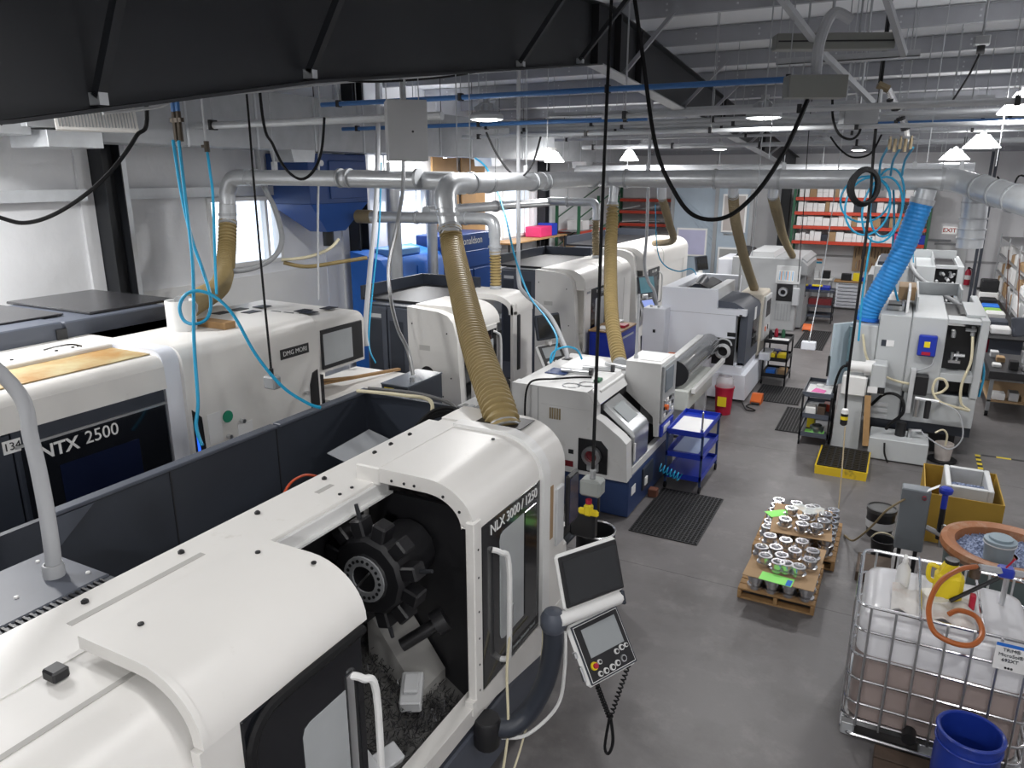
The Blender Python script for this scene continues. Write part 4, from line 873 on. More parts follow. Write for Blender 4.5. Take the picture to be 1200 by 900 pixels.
# plank leaning on the mill
m=MB(); m.bar((-.14,12.32,.2),(-.2,12.46,.98),.09,.03,upv=(0,1,0))
solo(m,'wood_plank',WOOD,'weathered wooden plank leaning on the mill behind the yellow spill tray','plank')
# second mill behind
T=thing('machining_center','light grey mill with crowded open recess beside the fire extinguisher','mill',(.5,19.2,0))
part(B(-.5,.28,18.0,20.4,.0,2.42,.015),'front_body',VG,T); part(B(.29,.66,18.0,20.4,.0,2.46,.012),'middle_body',VG,T)
part(B(1.06,1.18,18,20.4,.1,2.48,.012),'right_post',VG,T); part(B(.66,1.06,18.2,20.4,.1,2.4),'recess_core',BLACK,T); part(B(.66,1.06,18,18.2,2.42,2.48),'recess_frame',VG,T); part(B(.66,1.06,18,18.2,.0,1.7),'recess_frame',VG,T)
r5=random.Random(5)
for i in range(26):
    x=.7+.32*r5.random(); z=1.75+.6*r5.random(); part(MB().cyl((x,18.08,z),(x+.03,18.05,z-.05*r5.random()),.02+.015*r5.random(),n=7),'tool_pocket',STEEL if i%2 else GREYPAINT,T)
part(MB().box(.05,.08,18.1,20,2.42,2.62).box(.05,1.1,19.9,19.95,2.46,2.64).box(.6,.62,18.1,20,2.46,2.6),'roof_guard',VG,T)
part(B(-.45,.0,18.1,20,2.42,2.5),'roof_plate',CHAR,T); part(B(-.62,-.5,18.2,20,.3,2.2,.01),'door',MIDGREY,T)
part(MB().tube(spline([(.1,18.2,2.7),(.3,17.9,2.3),(.7,17.9,2.0),(1.2,17.9,1.7)],5),.045,10),'grey_hose',MIDGREY,T)
part(B(.36,.48,17.99,18,1.7,1.82),'paper_tag',PAPER,T)

# ================================================================== EXTRACTION DUCTWORK
T=thing('extraction_duct','round galvanised extraction main crossing above the machines','duct',(-2.5,13.3,4.24))
def ring(p,ax,r,parent,w_=.02):
    p=Vector(p);a=Vector(ax).normalized(); part(MB().tube([p-a*w_,p+a*w_],r,18),'clamp',GALVD,parent)
def pipe(pts,r,nm='duct_run',parent=None): return part(MB().tube(pts,r,20),nm,GALV,parent or T)
# far crossing main
pipe([(-5.0,13.3,4.24),(-3.0,13.3,4.24)],.15); pipe([(-3.0,13.3,4.24),(-.4,13.3,4.24)],.155); pipe([(-.4,13.3,4.24),(.45,13.3,4.24)],.16)
for x in (-4.6,-3.0,-1.95,-.4,.4): ring((x,13.3,4.24),(1,0,0),.172,T)
pipe(spline([(.45,13.3,4.24),(.66,13.25,4.2),(.86,13.08,4.13)],6),.17,'duct_elbow')
pipe([(.86,13.08,4.13),(1.5,11.9,3.92),(3.32,8.6,3.42)],.185,'duct_run')
for t in (.05,.35,.62): ring(Vector((.86,13.08,4.13)).lerp(Vector((1.5,11.9,3.92)),t),(.64,-1.18,-.21),.2,T)
part(cord(MB(),[(1.05,12.75,4.28),(1.2,12.4,4.05),(1.3,12.5,4.3),(1.6,11.6,4.02)],.012),'tie_wire',RUBBER,T)
# open drop
pipe([(.88,13.6,4.1),(.90,13.62,3.62)],.18,'open_drop'); pipe([(.90,13.62,3.62),(.905,13.63,3.22)],.185,'open_drop')
for z in (3.9,3.66,3.5,3.36): ring((.9,13.62,z),(0,0,1),.2,T,.012)
part(MB().cyl((.905,13.63,3.215),(.905,13.63,3.219),.175,n=18),'drop_mouth',BLACK,T)
# near run A along the aisle direction and crossing C
pipe([(-5.02,8.3,4.20),(-5.03,10.6,4.22)],.125); pipe([(-5.03,10.6,4.22),(-5.0,13.3,4.24)],.13)
for y in (8.5,8.95,10.3,10.75,12.7): ring((-5.02,y,4.205),(0,1,0),.14,T)
pipe(spline([(-5.02,8.3,4.20),(-5.03,8.05,4.19),(-5.02,7.9,4.08),(-4.99,7.86,3.9)],6),.135,'duct_elbow')
pipe([(-4.99,7.86,3.9),(-4.92,7.82,3.62)],.125,'drop_pipe'); ring((-4.97,7.85,3.85),(0,0,1),.145,T); ring((-4.93,7.83,3.68),(0,0,1),.145,T)
pipe([(-8.4,8.0,4.27),(-6.7,8.05,4.26)],.105); pipe([(-6.7,8.05,4.26),(-5.1,8.2,4.23)],.115)
pipe(spline([(-8.4,8.0,4.27),(-8.68,7.98,4.25),(-8.8,7.97,4.08),(-8.82,7.96,3.9)],6),.115,'duct_elbow'); pipe([(-8.82,7.96,3.9),(-8.84,7.95,3.62)],.12,'drop_pipe')
for x in (-8.3,-6.75,-6.6,-5.5): ring((x,8.03,4.265),(1,0,0),.125,T)
ring((-8.83,7.95,3.75),(0,0,1),.13,T)
for p in ((-7.9,8.02,4.38),(-6.0,8.1,4.36),(-5.02,10.1,4.34),(-4.2,13.3,4.4),(-1.9,13.3,4.4),(.0,13.3,4.4),(.62,13.3,4.4)): part(MB().cyl(p,(p[0],p[1],roofz(p[1])+.02),.008,n=5).box(p[0]-.03,p[0]+.03,p[1]-.03,p[1]+.03,p[2]-.02,p[2]+.1),'hanger',GALVD,T)
pipe([(-4.82,13.3,4.12),(-4.83,13.28,3.75)],.085,'drop_pipe'); pipe([(-2.7,13.36,4.12),(-2.7,13.4,3.95)],.085,'drop_pipe'); pipe([(-2.05,13.36,4.12),(-2.05,13.4,3.95)],.085,'drop_pipe'); pipe([(-3.95,13.36,4.12),(-3.95,13.4,3.9)],.085,'drop_pipe'); pipe([(.2,13.3,4.1),(.17,13.3,3.9)],.15,'drop_pipe')
# lower branch ducts by the window wall
T2=thing('branch_duct','lower galvanised branch duct feeding the second row of lathes','duct',(-7,12,3.6))
pipe([(-8.6,11,3.58),(-6.5,11,3.6)],.10,'duct_run',T2); pipe(spline([(-6.5,11,3.6),(-6.2,11,3.6),(-6.07,11,3.52),(-6.05,11,3.3)],6),.10,'duct_elbow',T2); pipe([(-6.05,11,3.3),(-6.05,11,3.05)],.09,'drop_pipe',T2)
pipe([(-7.4,11.0,3.7),(-7.4,16.0,3.7)],.09,'duct_run',T2); pipe([(-7.4,16.0,3.72),(-6.5,16.0,3.72)],.09,'duct_run',T2); pipe(spline([(-6.5,16,3.72),(-6.3,16,3.72),(-6.2,16,3.6),(-6.2,16,3.35)],6),.09,'duct_elbow',T2)
part(MB().tube([(-8.9,11,3.58),(-8.58,11,3.58)],.12,16),'flex_collar',BROWNHOSE,T2)
for p,a in (((-7.6,11,3.59),(1,0,0)),((-6.6,11,3.6),(1,0,0)),((-7.4,13.5,3.7),(0,1,0)),((-6.9,16,3.72),(1,0,0)),((-6.05,11,3.15),(0,0,1))): ring(p,a,.115,T2)
for p in ((-7.6,11,3.69),(-7.4,13.5,3.79),(-6.9,16,3.8)): part(MB().cyl(p,(p[0],p[1],roofz(p[1])+.02),.007,n=5),'hanger',GALVD,T2)
pipe([(-8.75,11.9,0.2),(-8.75,11.9,4.3)],.13,'riser',T2)
pipe([(-8.75,13.2,2.0),(-8.75,13.2,4.3)],.11,'riser',T2)
# far second main
T3=thing('extraction_duct','second round duct behind the main with a darker finish','duct',(-3,20,4.4))
part(MB().tube([(-8.5,20.3,4.42),(1.2,20.3,4.42)],.15,18),'duct_run',GALVD,T3)
for x in (-7,-4.5,-2,.5): part(MB().cyl((x,20.3,4.55),(x,20.3,roofz(20.3)+.02),.008,n=5),'hanger',GALVD,T3)
# flexible hoses
def hose(pts,r,m,label,step=.05,amp=.2,n=14):
    T=thing('duct_hose',label,'hose',tuple(pts[-1])); part(rib_hose(MB(),pts,r,step,n,amp),'ribbed_hose',m,T)
    p,q=Vector(pts[-1]),Vector(pts[-2]); d=(q-p).normalized(); part(MB().tube([p,p+d*.05],r*1.1,14),'hose_clamp',GALVD if m is not BLUEHOSE else SKYBLUE,T)
    p,q=Vector(pts[0]),Vector(pts[1]); d=(q-p).normalized(); part(MB().tube([p-d*.03,p+d*.05],r*1.08,14),'hose_clamp',GALVD,T)
hose([(-4.92,7.82,3.66),(-4.8,7.68,3.45),(-4.3,7.0,3.2),(-3.4,5.8,2.80),(-2.75,5.02,2.52),(-2.58,4.84,2.36)],.13,TANHOSE,'thick tan ribbed hose slanting down into the open lathe hood',.055)
hose([(-8.84,7.95,3.64),(-8.7,7.75,3.25),(-8.35,7.35,2.98),(-7.8,6.75,2.9),(-7.1,5.9,2.94),(-6.4,5.08,3.0)],.12,TANHOSE,'tan ribbed hose curving onto the rust stained lathe',.055)
hose([(-4.83,13.28,3.78),(-4.8,13.2,3.5),(-4.55,12.5,2.9),(-3.95,11.0,2.15),(-3.4,9.9,1.67)],.10,TANHOSE,'tan ribbed hose dropping to the roof of the grey lathe with blue base',.075,.3)
hose([(-6.05,11,3.08),(-6.05,11.02,2.8),(-6.04,11.0,2.45)],.09,TANHOSE,'short tan ribbed hose into the open lathe of the second row',.05)
hose([(-6.2,16,3.38),(-6.2,16,3.0),(-6.15,15.95,2.5)],.08,BROWNHOSE,'short brown hose into the closed door lathe',.05)
hose([(-2.7,13.4,3.98),(-2.72,13.9,3.5),(-2.74,15.2,2.7),(-2.72,16.5,1.95)],.085,BROWNHOSE,'brown hose down to the cool white lathe',.05)
hose([(-2.05,13.4,3.98),(-2.1,14.5,3.6),(-2.5,18.5,2.9),(-2.75,22.5,2.1)],.085,BROWNHOSE,'brown hose slanting away to the far grey lathe',.06)
hose([(-3.95,13.4,3.93),(-4.1,14.5,3.4),(-4.6,16.6,2.9),(-5.55,18.4,2.66)],.07,BROWNHOSE,'brown hose slanting to the lathe with the dark reflective door',.06)
hose([(.17,13.3,3.93),(.12,13.3,3.7),(-.02,13.3,3.1),(-.25,13.3,2.5),(-.36,13.3,2.2),(-.38,13.3,2.02)],.165,BLUEHOSE,'fat blue spiral duct hose into the top of the mill',.06,.05,18)

# rectangular supply duct along the window wall
T=thing('supply_duct','rectangular galvanised supply duct with creased panels along the window wall','duct',(-8.8,13,4.68))
L_=1.22; y=5.9
while y<23:
    y1=y+L_; xx=-8.5; z0,z1=4.68,5.48; zc=(z0+z1)/2; yc=(y+y1)/2
    m=MB().add([(xx,y,z0),(xx,y1,z0),(xx,y1,z1),(xx,y,z1),(xx+.075,yc,zc),(xx-.7,y,z0),(xx-.7,y1,z0),(xx-.7,y1,z1),(xx-.7,y,z1)],[(0,1,4),(1,2,4),(2,3,4),(3,0,4),(5,6,1,0),(3,2,7,8),(6,5,8,7),(5,0,3,8),(1,6,7,2)])
    me=m; o=part(m,'duct_section',GALVD,T)
    part(B(xx-.71,xx+.015,y1-.018,y1+.018,z0-.015,z1+.015),'duct_flange',GALV,T)
    part(MB().box(xx+.02,xx+.03,y1-.006,y1+.006,z1,roofz(y1)+.02),'hanger_strap',BLACK,T)
    y=y1
for yy in (9.0,15.3,21.): part(MB().prism([(yy,4.7),(yy+.55,4.7),(yy+.5,4.5),(yy+.05,4.5)],'x',-8.95,-8.5),'outlet_boot',GALV,T)
gr=part(B(-8.5,-8.44,18.2,18.75,4.72,5.0,.005),'register',WHITE,T)
for i in range(6): part(B(-8.44,-8.435,18.25,18.7,4.75+i*.04,4.765+i*.04),'register_slat',MIDGREY,gr)
# near end boots and grille
pr_=part(B(-9.3,-8.5,4.2,5.1,4.72,4.95,.005),'end_boot',GALV,T); part(B(-9.1,-8.4,5.2,5.85,4.6,4.78,.005),'end_boot',GALV,T); part(B(-8.9,-8.4,5.0,5.9,4.8,5.3,.005),'end_boot',GALV,T)
m=MB(); Mx=Matrix.Translation((-7.6,5.25,4.88))@Matrix.Rotation(math.radians(60),4,'Z')@Matrix.Rotation(-.5,4,'X'); m.M=Mx; m.box(-.38,.38,-.02,.02,-.16,.16,.005)
gr=part(m,'register',WHITE,T)
for i in range(24):
    m=MB(); m.M=Mx; m.box(-.35+i*.03,-.34+i*.03,-.03,-.02,-.13,.13); part(m,'register_slat',MIDGREY,gr)
part(B(-8.5,-7.4,5.2,5.6,5.0,5.3),'register_boot',GALVD,T)

# ================================================================== WINDOW WALL EQUIPMENT
T=thing('dust_hopper','deep blue dust hopper with tapered base on the window wall','hopper',(-9.3,10.6,3.3))
part(B(-9.95,-9.0,9.9,11.45,3.82,4.66,.01),'bin',COLLBLUE,T); part(B(-9.0,-8.97,10.4,11.4,3.9,4.55,.01),'bin_door',COLLBLUE,T)
m=MB().add([(-9.95,9.9,3.82),(-9.0,9.9,3.82),(-9.0,11.45,3.82),(-9.95,11.45,3.82),(-9.6,10.5,3.32),(-9.2,10.5,3.32),(-9.2,11.0,3.32),(-9.6,11.0,3.32)],[(0,1,5,4),(1,2,6,5),(2,3,7,6),(3,0,4,7),(4,5,6,7)])
part(m,'cone',mat('hopper blue',(.03,.10,.36),.35),T); part(MB().cyl((-9.4,10.75,3.34),(-9.4,10.75,3.05),.1,n=12),'outlet',BLACK,T); part(MB().cyl((-9.0,10.2,4.5),(-8.96,10.2,4.5),.05,n=12),'gauge',WHITE2,T)
T=thing('dust_collector','dark blue dust collector cabinet with white maker lettering','collector',(-9.2,15.0,0))
part(B(-9.7,-8.85,13.95,16.0,.0,3.02,.02),'cabinet',COLLBLUE,T)
for (a,b,z0,z1) in ((14.15,15.0,1.4,2.2),(15.05,15.8,1.4,2.2),(14.15,15.8,2.25,2.62)): part(B(-8.85,-8.83,a,b,z0,z1,.006),'cabinet_panel',mat('collector panel blue',(.022,.07,.26),.4),T)
text('Donaldson',.24,(-8.845,14.95,2.85),'+x','maker_lettering',WHITE2,T); text('Torit',.15,(-8.845,14.45,2.70),'+x','maker_lettering',WHITE2,T)
T=thing('coolant_tank','blue plastic tank with a sloped lid, painted bright as if lit by the window','tank',(-9.3,12.7,0))  # blue box; its bright blue has the window light painted in
part(MB().prism([(-9.75,0),(-8.9,0),(-8.9,2.55),(-9.0,2.7),(-9.75,2.85)],'y',11.75,13.85),'shell',SKYBLUE,T)
for y in (12.3,12.85,13.4): part(B(-8.91,-8.88,y-.02,y+.02,.2,2.5),'rib',SKYBLUE,T)
part(B(-9.6,-9.05,12.2,13.2,2.72,2.86,.02),'lid',mat('pale blue plastic',(.2,.42,.75),.4),T)
for i,(a,b,z0,z1) in enumerate(((15.0,16.15,3.05,4.82),(16.3,17.45,1.8,4.9))):
    s=solo(B(-9.93,-9.88,a,b,z0,z1,.004),'plywood_sheet',PLY,('plywood sheet standing above the dark blue collector','tall plywood sheet standing beside the black shelving')[i],'plywood')
# black shelf unit with tooling
T=thing('storage_shelf','black wire shelf unit with plywood top by the window wall','shelf',(-9.6,19.6,0))
for y in (17.7,19.6,21.4):
    for x in (-9.9,-9.3): part(B(x-.02,x+.02,y-.02,y+.02,0,2.52),'post',BLACK,T)
for z in (.5,1.2,1.75): part(B(-9.92,-9.28,17.68,21.42,z,z+.03),'shelf_board',MIDGREY,T)
part(B(-9.94,-9.25,17.65,21.45,2.52,2.56),'shelf_board',PLY,T)
solo(B(-9.85,-9.35,19.75,20.55,2.56,2.86,.02),'storage_bin',mat('magenta bin',(.62,.03,.14),.5),'pink red bin on the top of the black shelf unit','bin')
solo(B(-9.85,-9.35,20.6,20.95,2.56,2.92,.02),'storage_bin',BLUEPAINT,'deep blue bin beside the pink red bin on the black shelf','bin')
r6=random.Random(11)
for i in range(22):
    y=17.85+i*.165; z=1.78
    solo(MB().lathe([(.05,0),(.05,.08),(.035,.1),(.035,.2+.06*r6.random()),(.001,.24)],(-9.42,y,z),10),'tool_holder',BLACK,'black tool holder standing on the black shelf unit','tool holder','tool holders on the black shelf')
for i in range(14):
    y=17.9+i*.25; solo(B(-9.5,-9.3,y,y+.16+.04*r6.random(),1.23,1.38+.1*r6.random(),.008),'parts_bin',(MIDGREY,RED,BLACK,CARD)[i%4],('grey','orange red','black','tan')[i%4]+' small parts bin on the middle of the black shelf unit','bin','small bins on the black shelf')
# pallet racks
def rack(x0,x1,y0,y1,zs,label,ztop=4.0,axis='x'):
    T=thing('pallet_rack',label,'rack',((x0+x1)/2,(y0+y1)/2,0))
    for x in (x0,x1):
        for y in (y0,y1): part(B(x-.04,x+.04,y-.04,y+.04,0,ztop),'upright',GREENP,T)
        for k in range(4): part(MB().bar((x,y0,.3+k*.9),(x,y1,1.2+k*.9),.03,.03),'diagonal',GREENP,T)
    for z in zs:
        if axis=='x':
            for y in (y0-.05,y1+.05): part(B(x0+.04,x1-.04,y-.025,y+.025,z-.11,z,.006),'beam',RED,T)
        else:
            for x in (x0-.05,x1+.05): part(B(x-.025,x+.025,y0+.04,y1-.04,z-.11,z,.006),'beam',RED,T)
        part(B(x0+.045,x1-.045,y0+.045,y1-.045,z-.02,z),'deck',mat('wire deck grey',(.3,.3,.31),.6),T)
    return T
rack(-3.45,.62,27.3,28.25,(2.17,2.67,3.13,3.6),'orange red pallet rack with white boxes on the far end wall',4.2)
r8=random.Random(8)
for zi,z in enumerate((2.17,2.67,3.13,3.6)):
    x=-3.32
    while x<.42:
        w_=.13+.13*r8.random(); 
        if r8.random()<.07: x+=.25; continue
        hh=.26+.10*r8.random() if zi else .22+.12*r8.random()
        c=r8.random(); m_,cn=(PAPER,'white') if c<.78 else (CARD,'tan cardboard') if c<.9 else (CHAR,'dark')
        if zi==0 and .72<(x+3.3)/3.9<.86: m_,cn=mat('magenta bin',(.62,.03,.14),.5),'magenta'
        elif zi==0 and x>.0: m_,cn=BLUEPAINT,'blue'
        st=r8.random()<.5 and m_ is PAPER
        hs=[hh*.5,hh*.48] if st else [hh]
        zz=z
        for h_ in hs:
            solo(B(x,x+w_-.012,27.32,27.6+.1*r8.random(),zz,zz+h_-.004,.004),'parts_box',m_,cn+' parts box on the '+('lowest','second','third','top')[zi]+' shelf of the rack on the far end wall','box','parts boxes on the far rack'); zz+=h_
        x+=w_
rack(-9.9,-7.35,27.3,28.2,(1.2,2.14,2.58,3.04,3.47),'orange red pallet rack with sheet stock in the corner by the window wall',4.0)
rr=random.Random(4)
for z in (2.14,2.58,3.04):
    for i in range(3):
        x=-9.6+i*.75; solo(MB().bar((x,27.7,z+.03+.02*i),(x+.65,27.75,z+.06+.12*rr.random()),.5,.03),'sheet_stock',(PAPER,STEEL,GREYPAINT)[i],('white','bright steel','grey')[i]+' flat sheet lying on the corner rack','sheet','flat sheets on the corner rack')
rack(-9.85,-9.1,22.0,25.6,(.9,1.5,2.05,2.6),'green framed rack along the window wall before the corner',3.6,'y')
for i,(y,z,m_,n_) in enumerate(((22.3,2.05,CARD,'tan'),(23.0,2.05,WHITE2,'white'),(24.,2.05,MIDGREY,'grey'),(22.5,1.5,GREYPAINT,'light grey'),(23.6,1.5,CARD,'brown'),(22.6,2.6,PAPER,'pale'),(24.2,1.5,GREENP,'green'))):
    solo(B(-9.75,-9.2,y,y+.55,z,z+.3,.01),'storage_box',m_,n_+' storage box on the green framed rack by the window wall','box')
# plastic curtain partition at the far end
PB=mat('blue grey plastic partition',(.36,.43,.50),.4,var=.06,bump=.3,bscale=3)
W_=struct(B(-7.25,-4.6,26.0,26.06,0,3.9),'wall_partition',PB)
for x in (-7.25,-5.75,-4.6): part(B(x-.06,x+.06,25.94,26.1,0,4.2),'post',MIDGREY,W_)
for (x0,x1,z0,z1,m_) in ((-7.05,-6.0,1.6,2.55,mat('curtain print lilac',(.48,.48,.66),.5)),(-5.55,-4.75,2.45,3.7,mat('window print tan',(.46,.42,.40),.5)),(-5.6,-4.75,.6,1.95,mat('window print grey',(.30,.31,.30),.5))):
    f=part(B(x0,x1,25.96,26.0,z0,z1,.004),'panel_frame',WHITE2,W_); part(B(x0+.06,x1-.06,25.95,25.96,z0+.06,z1-.06),'panel_pane',m_,f)
for k in range(4): part(MB().bar((-7.2,25.985,3.8-.0*k),(-5.85,25.985,2.7-.25*k),.03,.01),'crease',PB,W_)
# ================================================================== FLOOR ITEMS
# --- finished part ring
def ring_part(x,y,z,label,group,s=1.0):
    m=MB().lathe([(.040,0),(.084,0),(.084,.034),(.07,.04),(.062,.044),(.062,.07),(.074,.076),(.074,.104),(.068,.11),(.05,.11),(.045,.10),(.038,.06),(.038,.01),(.040,0)],(0,0,0),20)
    return m
_ringme=None
def place_ring(x,y,z,label,group):
    global _ringme
    if _ringme is None: _ringme=ring_part(0,0,0,'','').mesh('flanged_ring'); _ringme.materials.append(CHROME)
    o=bpy.data.objects.new('flanged_ring',_ringme); COL.objects.link(o); o.location=(x,y,z); o['label']=label; o['category']='metal part'; o['group']=group
def pallet(x0,x1,y0,y1,label):
    T=thing('pallet',label,'pallet',((x0+x1)/2,(y0+y1)/2,0))
    for x in (x0,(x0+x1)/2-.02,x1-.04): part(B(x,x+.04,y0,y1,.022,.10,.004),'stringer',WOOD,T)
    n=8; w_=(y1-y0)/n
    for i in range(n): part(B(x0,x1,y0+i*w_+.008,y0+(i+1)*w_-.008,.10,.122,.003),'deck_board',WOOD,T)
    for i in (0,3.5,7): part(B(x0,x1,y0+i*w_+.008,y0+(i+1)*w_-.008,0,.022,.003),'bottom_board',WOOD,T)
    return T
pallet(-1.10,-.34,7.26,8.2,'wooden pallet carrying chrome rings, with the lime card tagged in blue')
pallet(-1.14,-.24,8.3,9.4,'wooden pallet carrying chrome rings, beside the black bucket')
def layer(x0,x1,y0,y1,z,label,group):
    nx=int((x1-x0)/.165); ny=int((y1-y0)/.165)
    for i in range(nx+1):
        for j in range(ny+1):
            if 0<i<nx and 0<j<ny: continue
            place_ring(x0+(x1-x0)*i/nx,y0+(y1-y0)*j/ny,z,label,group)
for k,z in enumerate((.124,.232)):
    layer(-.94,-.44,7.36,8.04,z,'polished flanged ring stacked under the cardboard with the blue tagged lime card','rings under the front cardboard')
    layer(-1.0,-.36,8.42,9.26,z,'polished flanged ring stacked under the cardboard next to the bucket','rings under the back cardboard')
m=MB(); m.M=Matrix.Translation((-.69,7.62,.342))@Matrix.Rotation(-.03,4,'Z'); m.box(-.345,.345,-.48,.48,0,.008)
solo(m,'cardboard_sheet',CARD,'tan cardboard sheet over the front pallet with a blue tagged lime card','cardboard')
m=MB(); m.M=Matrix.Translation((-.66,8.72,.342))@Matrix.Rotation(.08,4,'Z'); m.box(-.33,.33,-.42,.42,0,.008)
solo(m,'cardboard_sheet',CARD,'tan cardboard sheet over the pallet next to the black bucket','cardboard')
for x,y in ((-.91,7.95),(-.88,7.46),(-.74,7.92),(-.73,7.55),(-.58,7.97),(-.62,7.72),(-.54,7.38),(-.81,7.7),(-.455,7.58),(-.66,7.39),(-.95,7.64),(-.45,7.80),(-.74,7.38)):
    place_ring(x,y,.352,'polished flanged ring on top of the front cardboard sheet','rings on the front cardboard')
for x,y in ((-.80,8.80),(-.82,8.46),(-.64,8.60),(-.48,8.44),(-.42,8.82),(-.60,8.93),(-.42,8.62),(-.63,8.42),(-.60,8.77)):
    place_ring(x,y,.352,'polished flanged ring on the cardboard sheet nearer the bucket','rings on the back cardboard')
m=MB(); m.M=Matrix.Translation((-.72,7.2,.353))@Matrix.Rotation(-.08,4,'Z'); m.box(-.16,.16,-.085,.085,0,.003); T=thing('job_card','lime green job card with a blue tag','card',(-.72,7.2,.353)); part(m,'card',LIME,T); m2=MB(); m2.M=m.M; m2.box(.10,.15,-.08,.04,.003,.005); part(m2,'tag',SKYBLUE,T)
m=MB(); m.M=Matrix.Translation((-.95,8.8,.353))@Matrix.Rotation(.7,4,'Z'); m.box(-.13,.13,-.08,.08,0,.003); solo(m,'job_card',LIME,'lime green job card at the edge of the far cardboard','card')
m=MB(); m.sheet(lambda u,v:(-.78+.34*u,8.72+.2*v,.47+.02*math.sin(9*u)*math.cos(7*v)),8,6); solo(m,'plastic_bag',plastic_clear('bag film',(.85,.9,.88),.5),'clear plastic bag lying over the polished rings','bag')

# --- intermediate bulk container
T=thing('bulk_tank','caged white plastic tank half full of brown coolant','tank',(.62,6.1,0))
x0,x1,y0,y1=.03,1.23,5.62,6.6
def rr_prof(x0,x1,y0,y1,r,n=5):
    o=[]
    for cx,cy,a in ((x1-r,y0+r,-90),(x1-r,y1-r,0),(x0+r,y1-r,90),(x0+r,y0+r,180)): o+=arc(cx,cy,r,a,a+90,n)
    return o
def tank_shell(lev,cap_top,cap_bot):
    PR=[[(p[0],p[1],z) for p in rr_prof(x0+.03+i,x1-.03-i,y0+.03+i,y1-.03-i,.12)] for z,i in lev]
    n=len(PR[0]); vs=[p for r_ in PR for p in r_]; F=[(a*n+k,a*n+(k+1)%n,(a+1)*n+(k+1)%n,(a+1)*n+k) for a in range(len(PR)-1) for k in range(n)]
    if cap_top: F.append(tuple(range((len(PR)-1)*n,len(PR)*n)))
    if cap_bot: F.append(tuple(range(n-1,-1,-1)))
    return MB().add(vs,F)
bo=part(tank_shell([(.74,.0),(1.0,.0),(1.06,.03),(1.10,.10)],True,False),'bottle',plastic_clear('milky tank plastic',(.80,.80,.83),.88),T)
part(tank_shell([(.16,.03),(.17,.0),(.74,.0)],False,True),'filled_bottle',plastic_clear('coolant tinted plastic',(.37,.30,.28),.93),T)
lq=MB().prism(rr_prof(x0+.045,x1-.045,y0+.045,y1-.045,.11),'z',.175,.735); part(lq,'liquid',mat('brown coolant',(.17,.10,.08),.3),T)
part(MB().lathe([(.001,.03),(.11,.03),(.12,.0)],(.55,6.1,1.10),18),'fill_cap',WHITE2,T)
r=.011
def hoop(z,rad=r): return MB().tube([(p[0],p[1],z) for p in rr_prof(x0,x1,y0,y1,.09,4)],rad,7,closed=True)
for z in (1.17,.96,.74,.53,.32,.17): part(hoop(z,.013 if z>1.1 else r),'cage_rail',CHROME,T)
for i in range(7):
    x=x0+.1+i*(x1-x0-.2)/6
    for y in (y0-.012,y1+.012): part(MB().cyl((x,y,.12),(x,y,1.17),.0095,n=6),'cage_bar',STEEL,T)
for i in range(5):
    y=y0+.12+i*(y1-y0-.24)/4
    for x in (x0-.012,x1+.012): part(MB().cyl((x,y,.12),(x,y,1.17),.0095,n=6),'cage_bar',STEEL,T)
for x in (x0+.42,x0+.82): part(MB().tube(spline([(x,y0,1.16),(x,y0+.05,1.185),(x,y1-.05,1.185),(x,y1,1.16)],5),.011,6),'top_strap',CHROME,T)
part(MB().box(x0,x1,y0,y1,.12,.16),'base_pan',STEEL,T)
for x in (x0,(x0+x1)/2-.05,x1-.1): part(B(x,x+.1,y0,y1,0,.12,.01),'skid',GALV,T)
part(MB().tube([(p[0],p[1],.03) for p in rr_prof(x0,x1,y0,y1,.09,4)],.016,7,closed=True),'base_rail',CHROME,T)
lb=part(B(.93,1.12,y0-.03,y0-.024,.94,1.15),'label_plate',PAPER,T); part(B(.93,1.12,y0-.032,y0-.03,1.125,1.15),'label_band',SKYBLUE,lb)
text('TRiM®',.036,(1.025,y0-.033,1.10),'-y','label_text',CHAR,lb); text('MicroSol®',.034,(1.025,y0-.033,1.06),'-y','label_text',CHAR,lb); text('692XT',.036,(1.025,y0-.033,1.02),'-y','label_text',CHAR,lb); text('●●●' ,.02,(1.025,y0-.033,.96),'-y','label_mark',BLACK,lb)
part(MB().cyl((.5,y0-.0,.2),(.5,y0-.1,.2),.05,n=12),'drain_valve',BLACK,T)
# things on the tank
T=thing('spray_bottle','white spray bottle standing on the caged tank','bottle',(.33,6.2,1.105))
part(MB().lathe([(.001,0),(.048,0),(.05,.01),(.05,.15),(.02,.2),(.018,.22)],(.33,6.2,1.105),14),'bottle',WHITE2,T); part(MB().box(.315,.345,6.14,6.23,1.32,1.37,.008).cyl((.33,6.2,1.3),(.33,6.2,1.33),.022,n=10),'trigger_head',WHITE2,T)
T=thing('jug','yellow plastic jug with a black cap standing on the tank','jug',(.64,6.15,1.105))
part(B(.54,.74,6.08,6.22,1.105,1.33,.03).prism([(.56,1.32),(.72,1.32),(.68,1.41),(.6,1.41)],'y',6.1,6.2),'body',YEL2,T)
part(MB().tube(spline([(.56,6.15,1.35),(.50,6.15,1.36),(.50,6.15,1.25),(.55,6.15,1.22)],4),.018,8),'handle',YEL2,T); part(MB().lathe([(.05,0),(.05,.03),(.001,.035)],(.64,6.15,1.41),14),'cap',BLACK,T)
rag=MB(); rg_=random.Random(2)
def ragf(u,v):
    x=.26+.56*u; y=5.72+.42*v
    return (x,y,1.112+.018*(math.sin(13*u+4*v)*math.cos(9*v)+1)+.012*math.sin(23*u))
rag.sheet(ragf,22,16); solo(rag,'rag',mat('soiled white cloth',(.68,.66,.64),.8,var=.08,dirt=(.5,.36,.3),dscale=3,dlo=.55,dhi=.8),'crumpled white shop rag lying on the tank','rag')
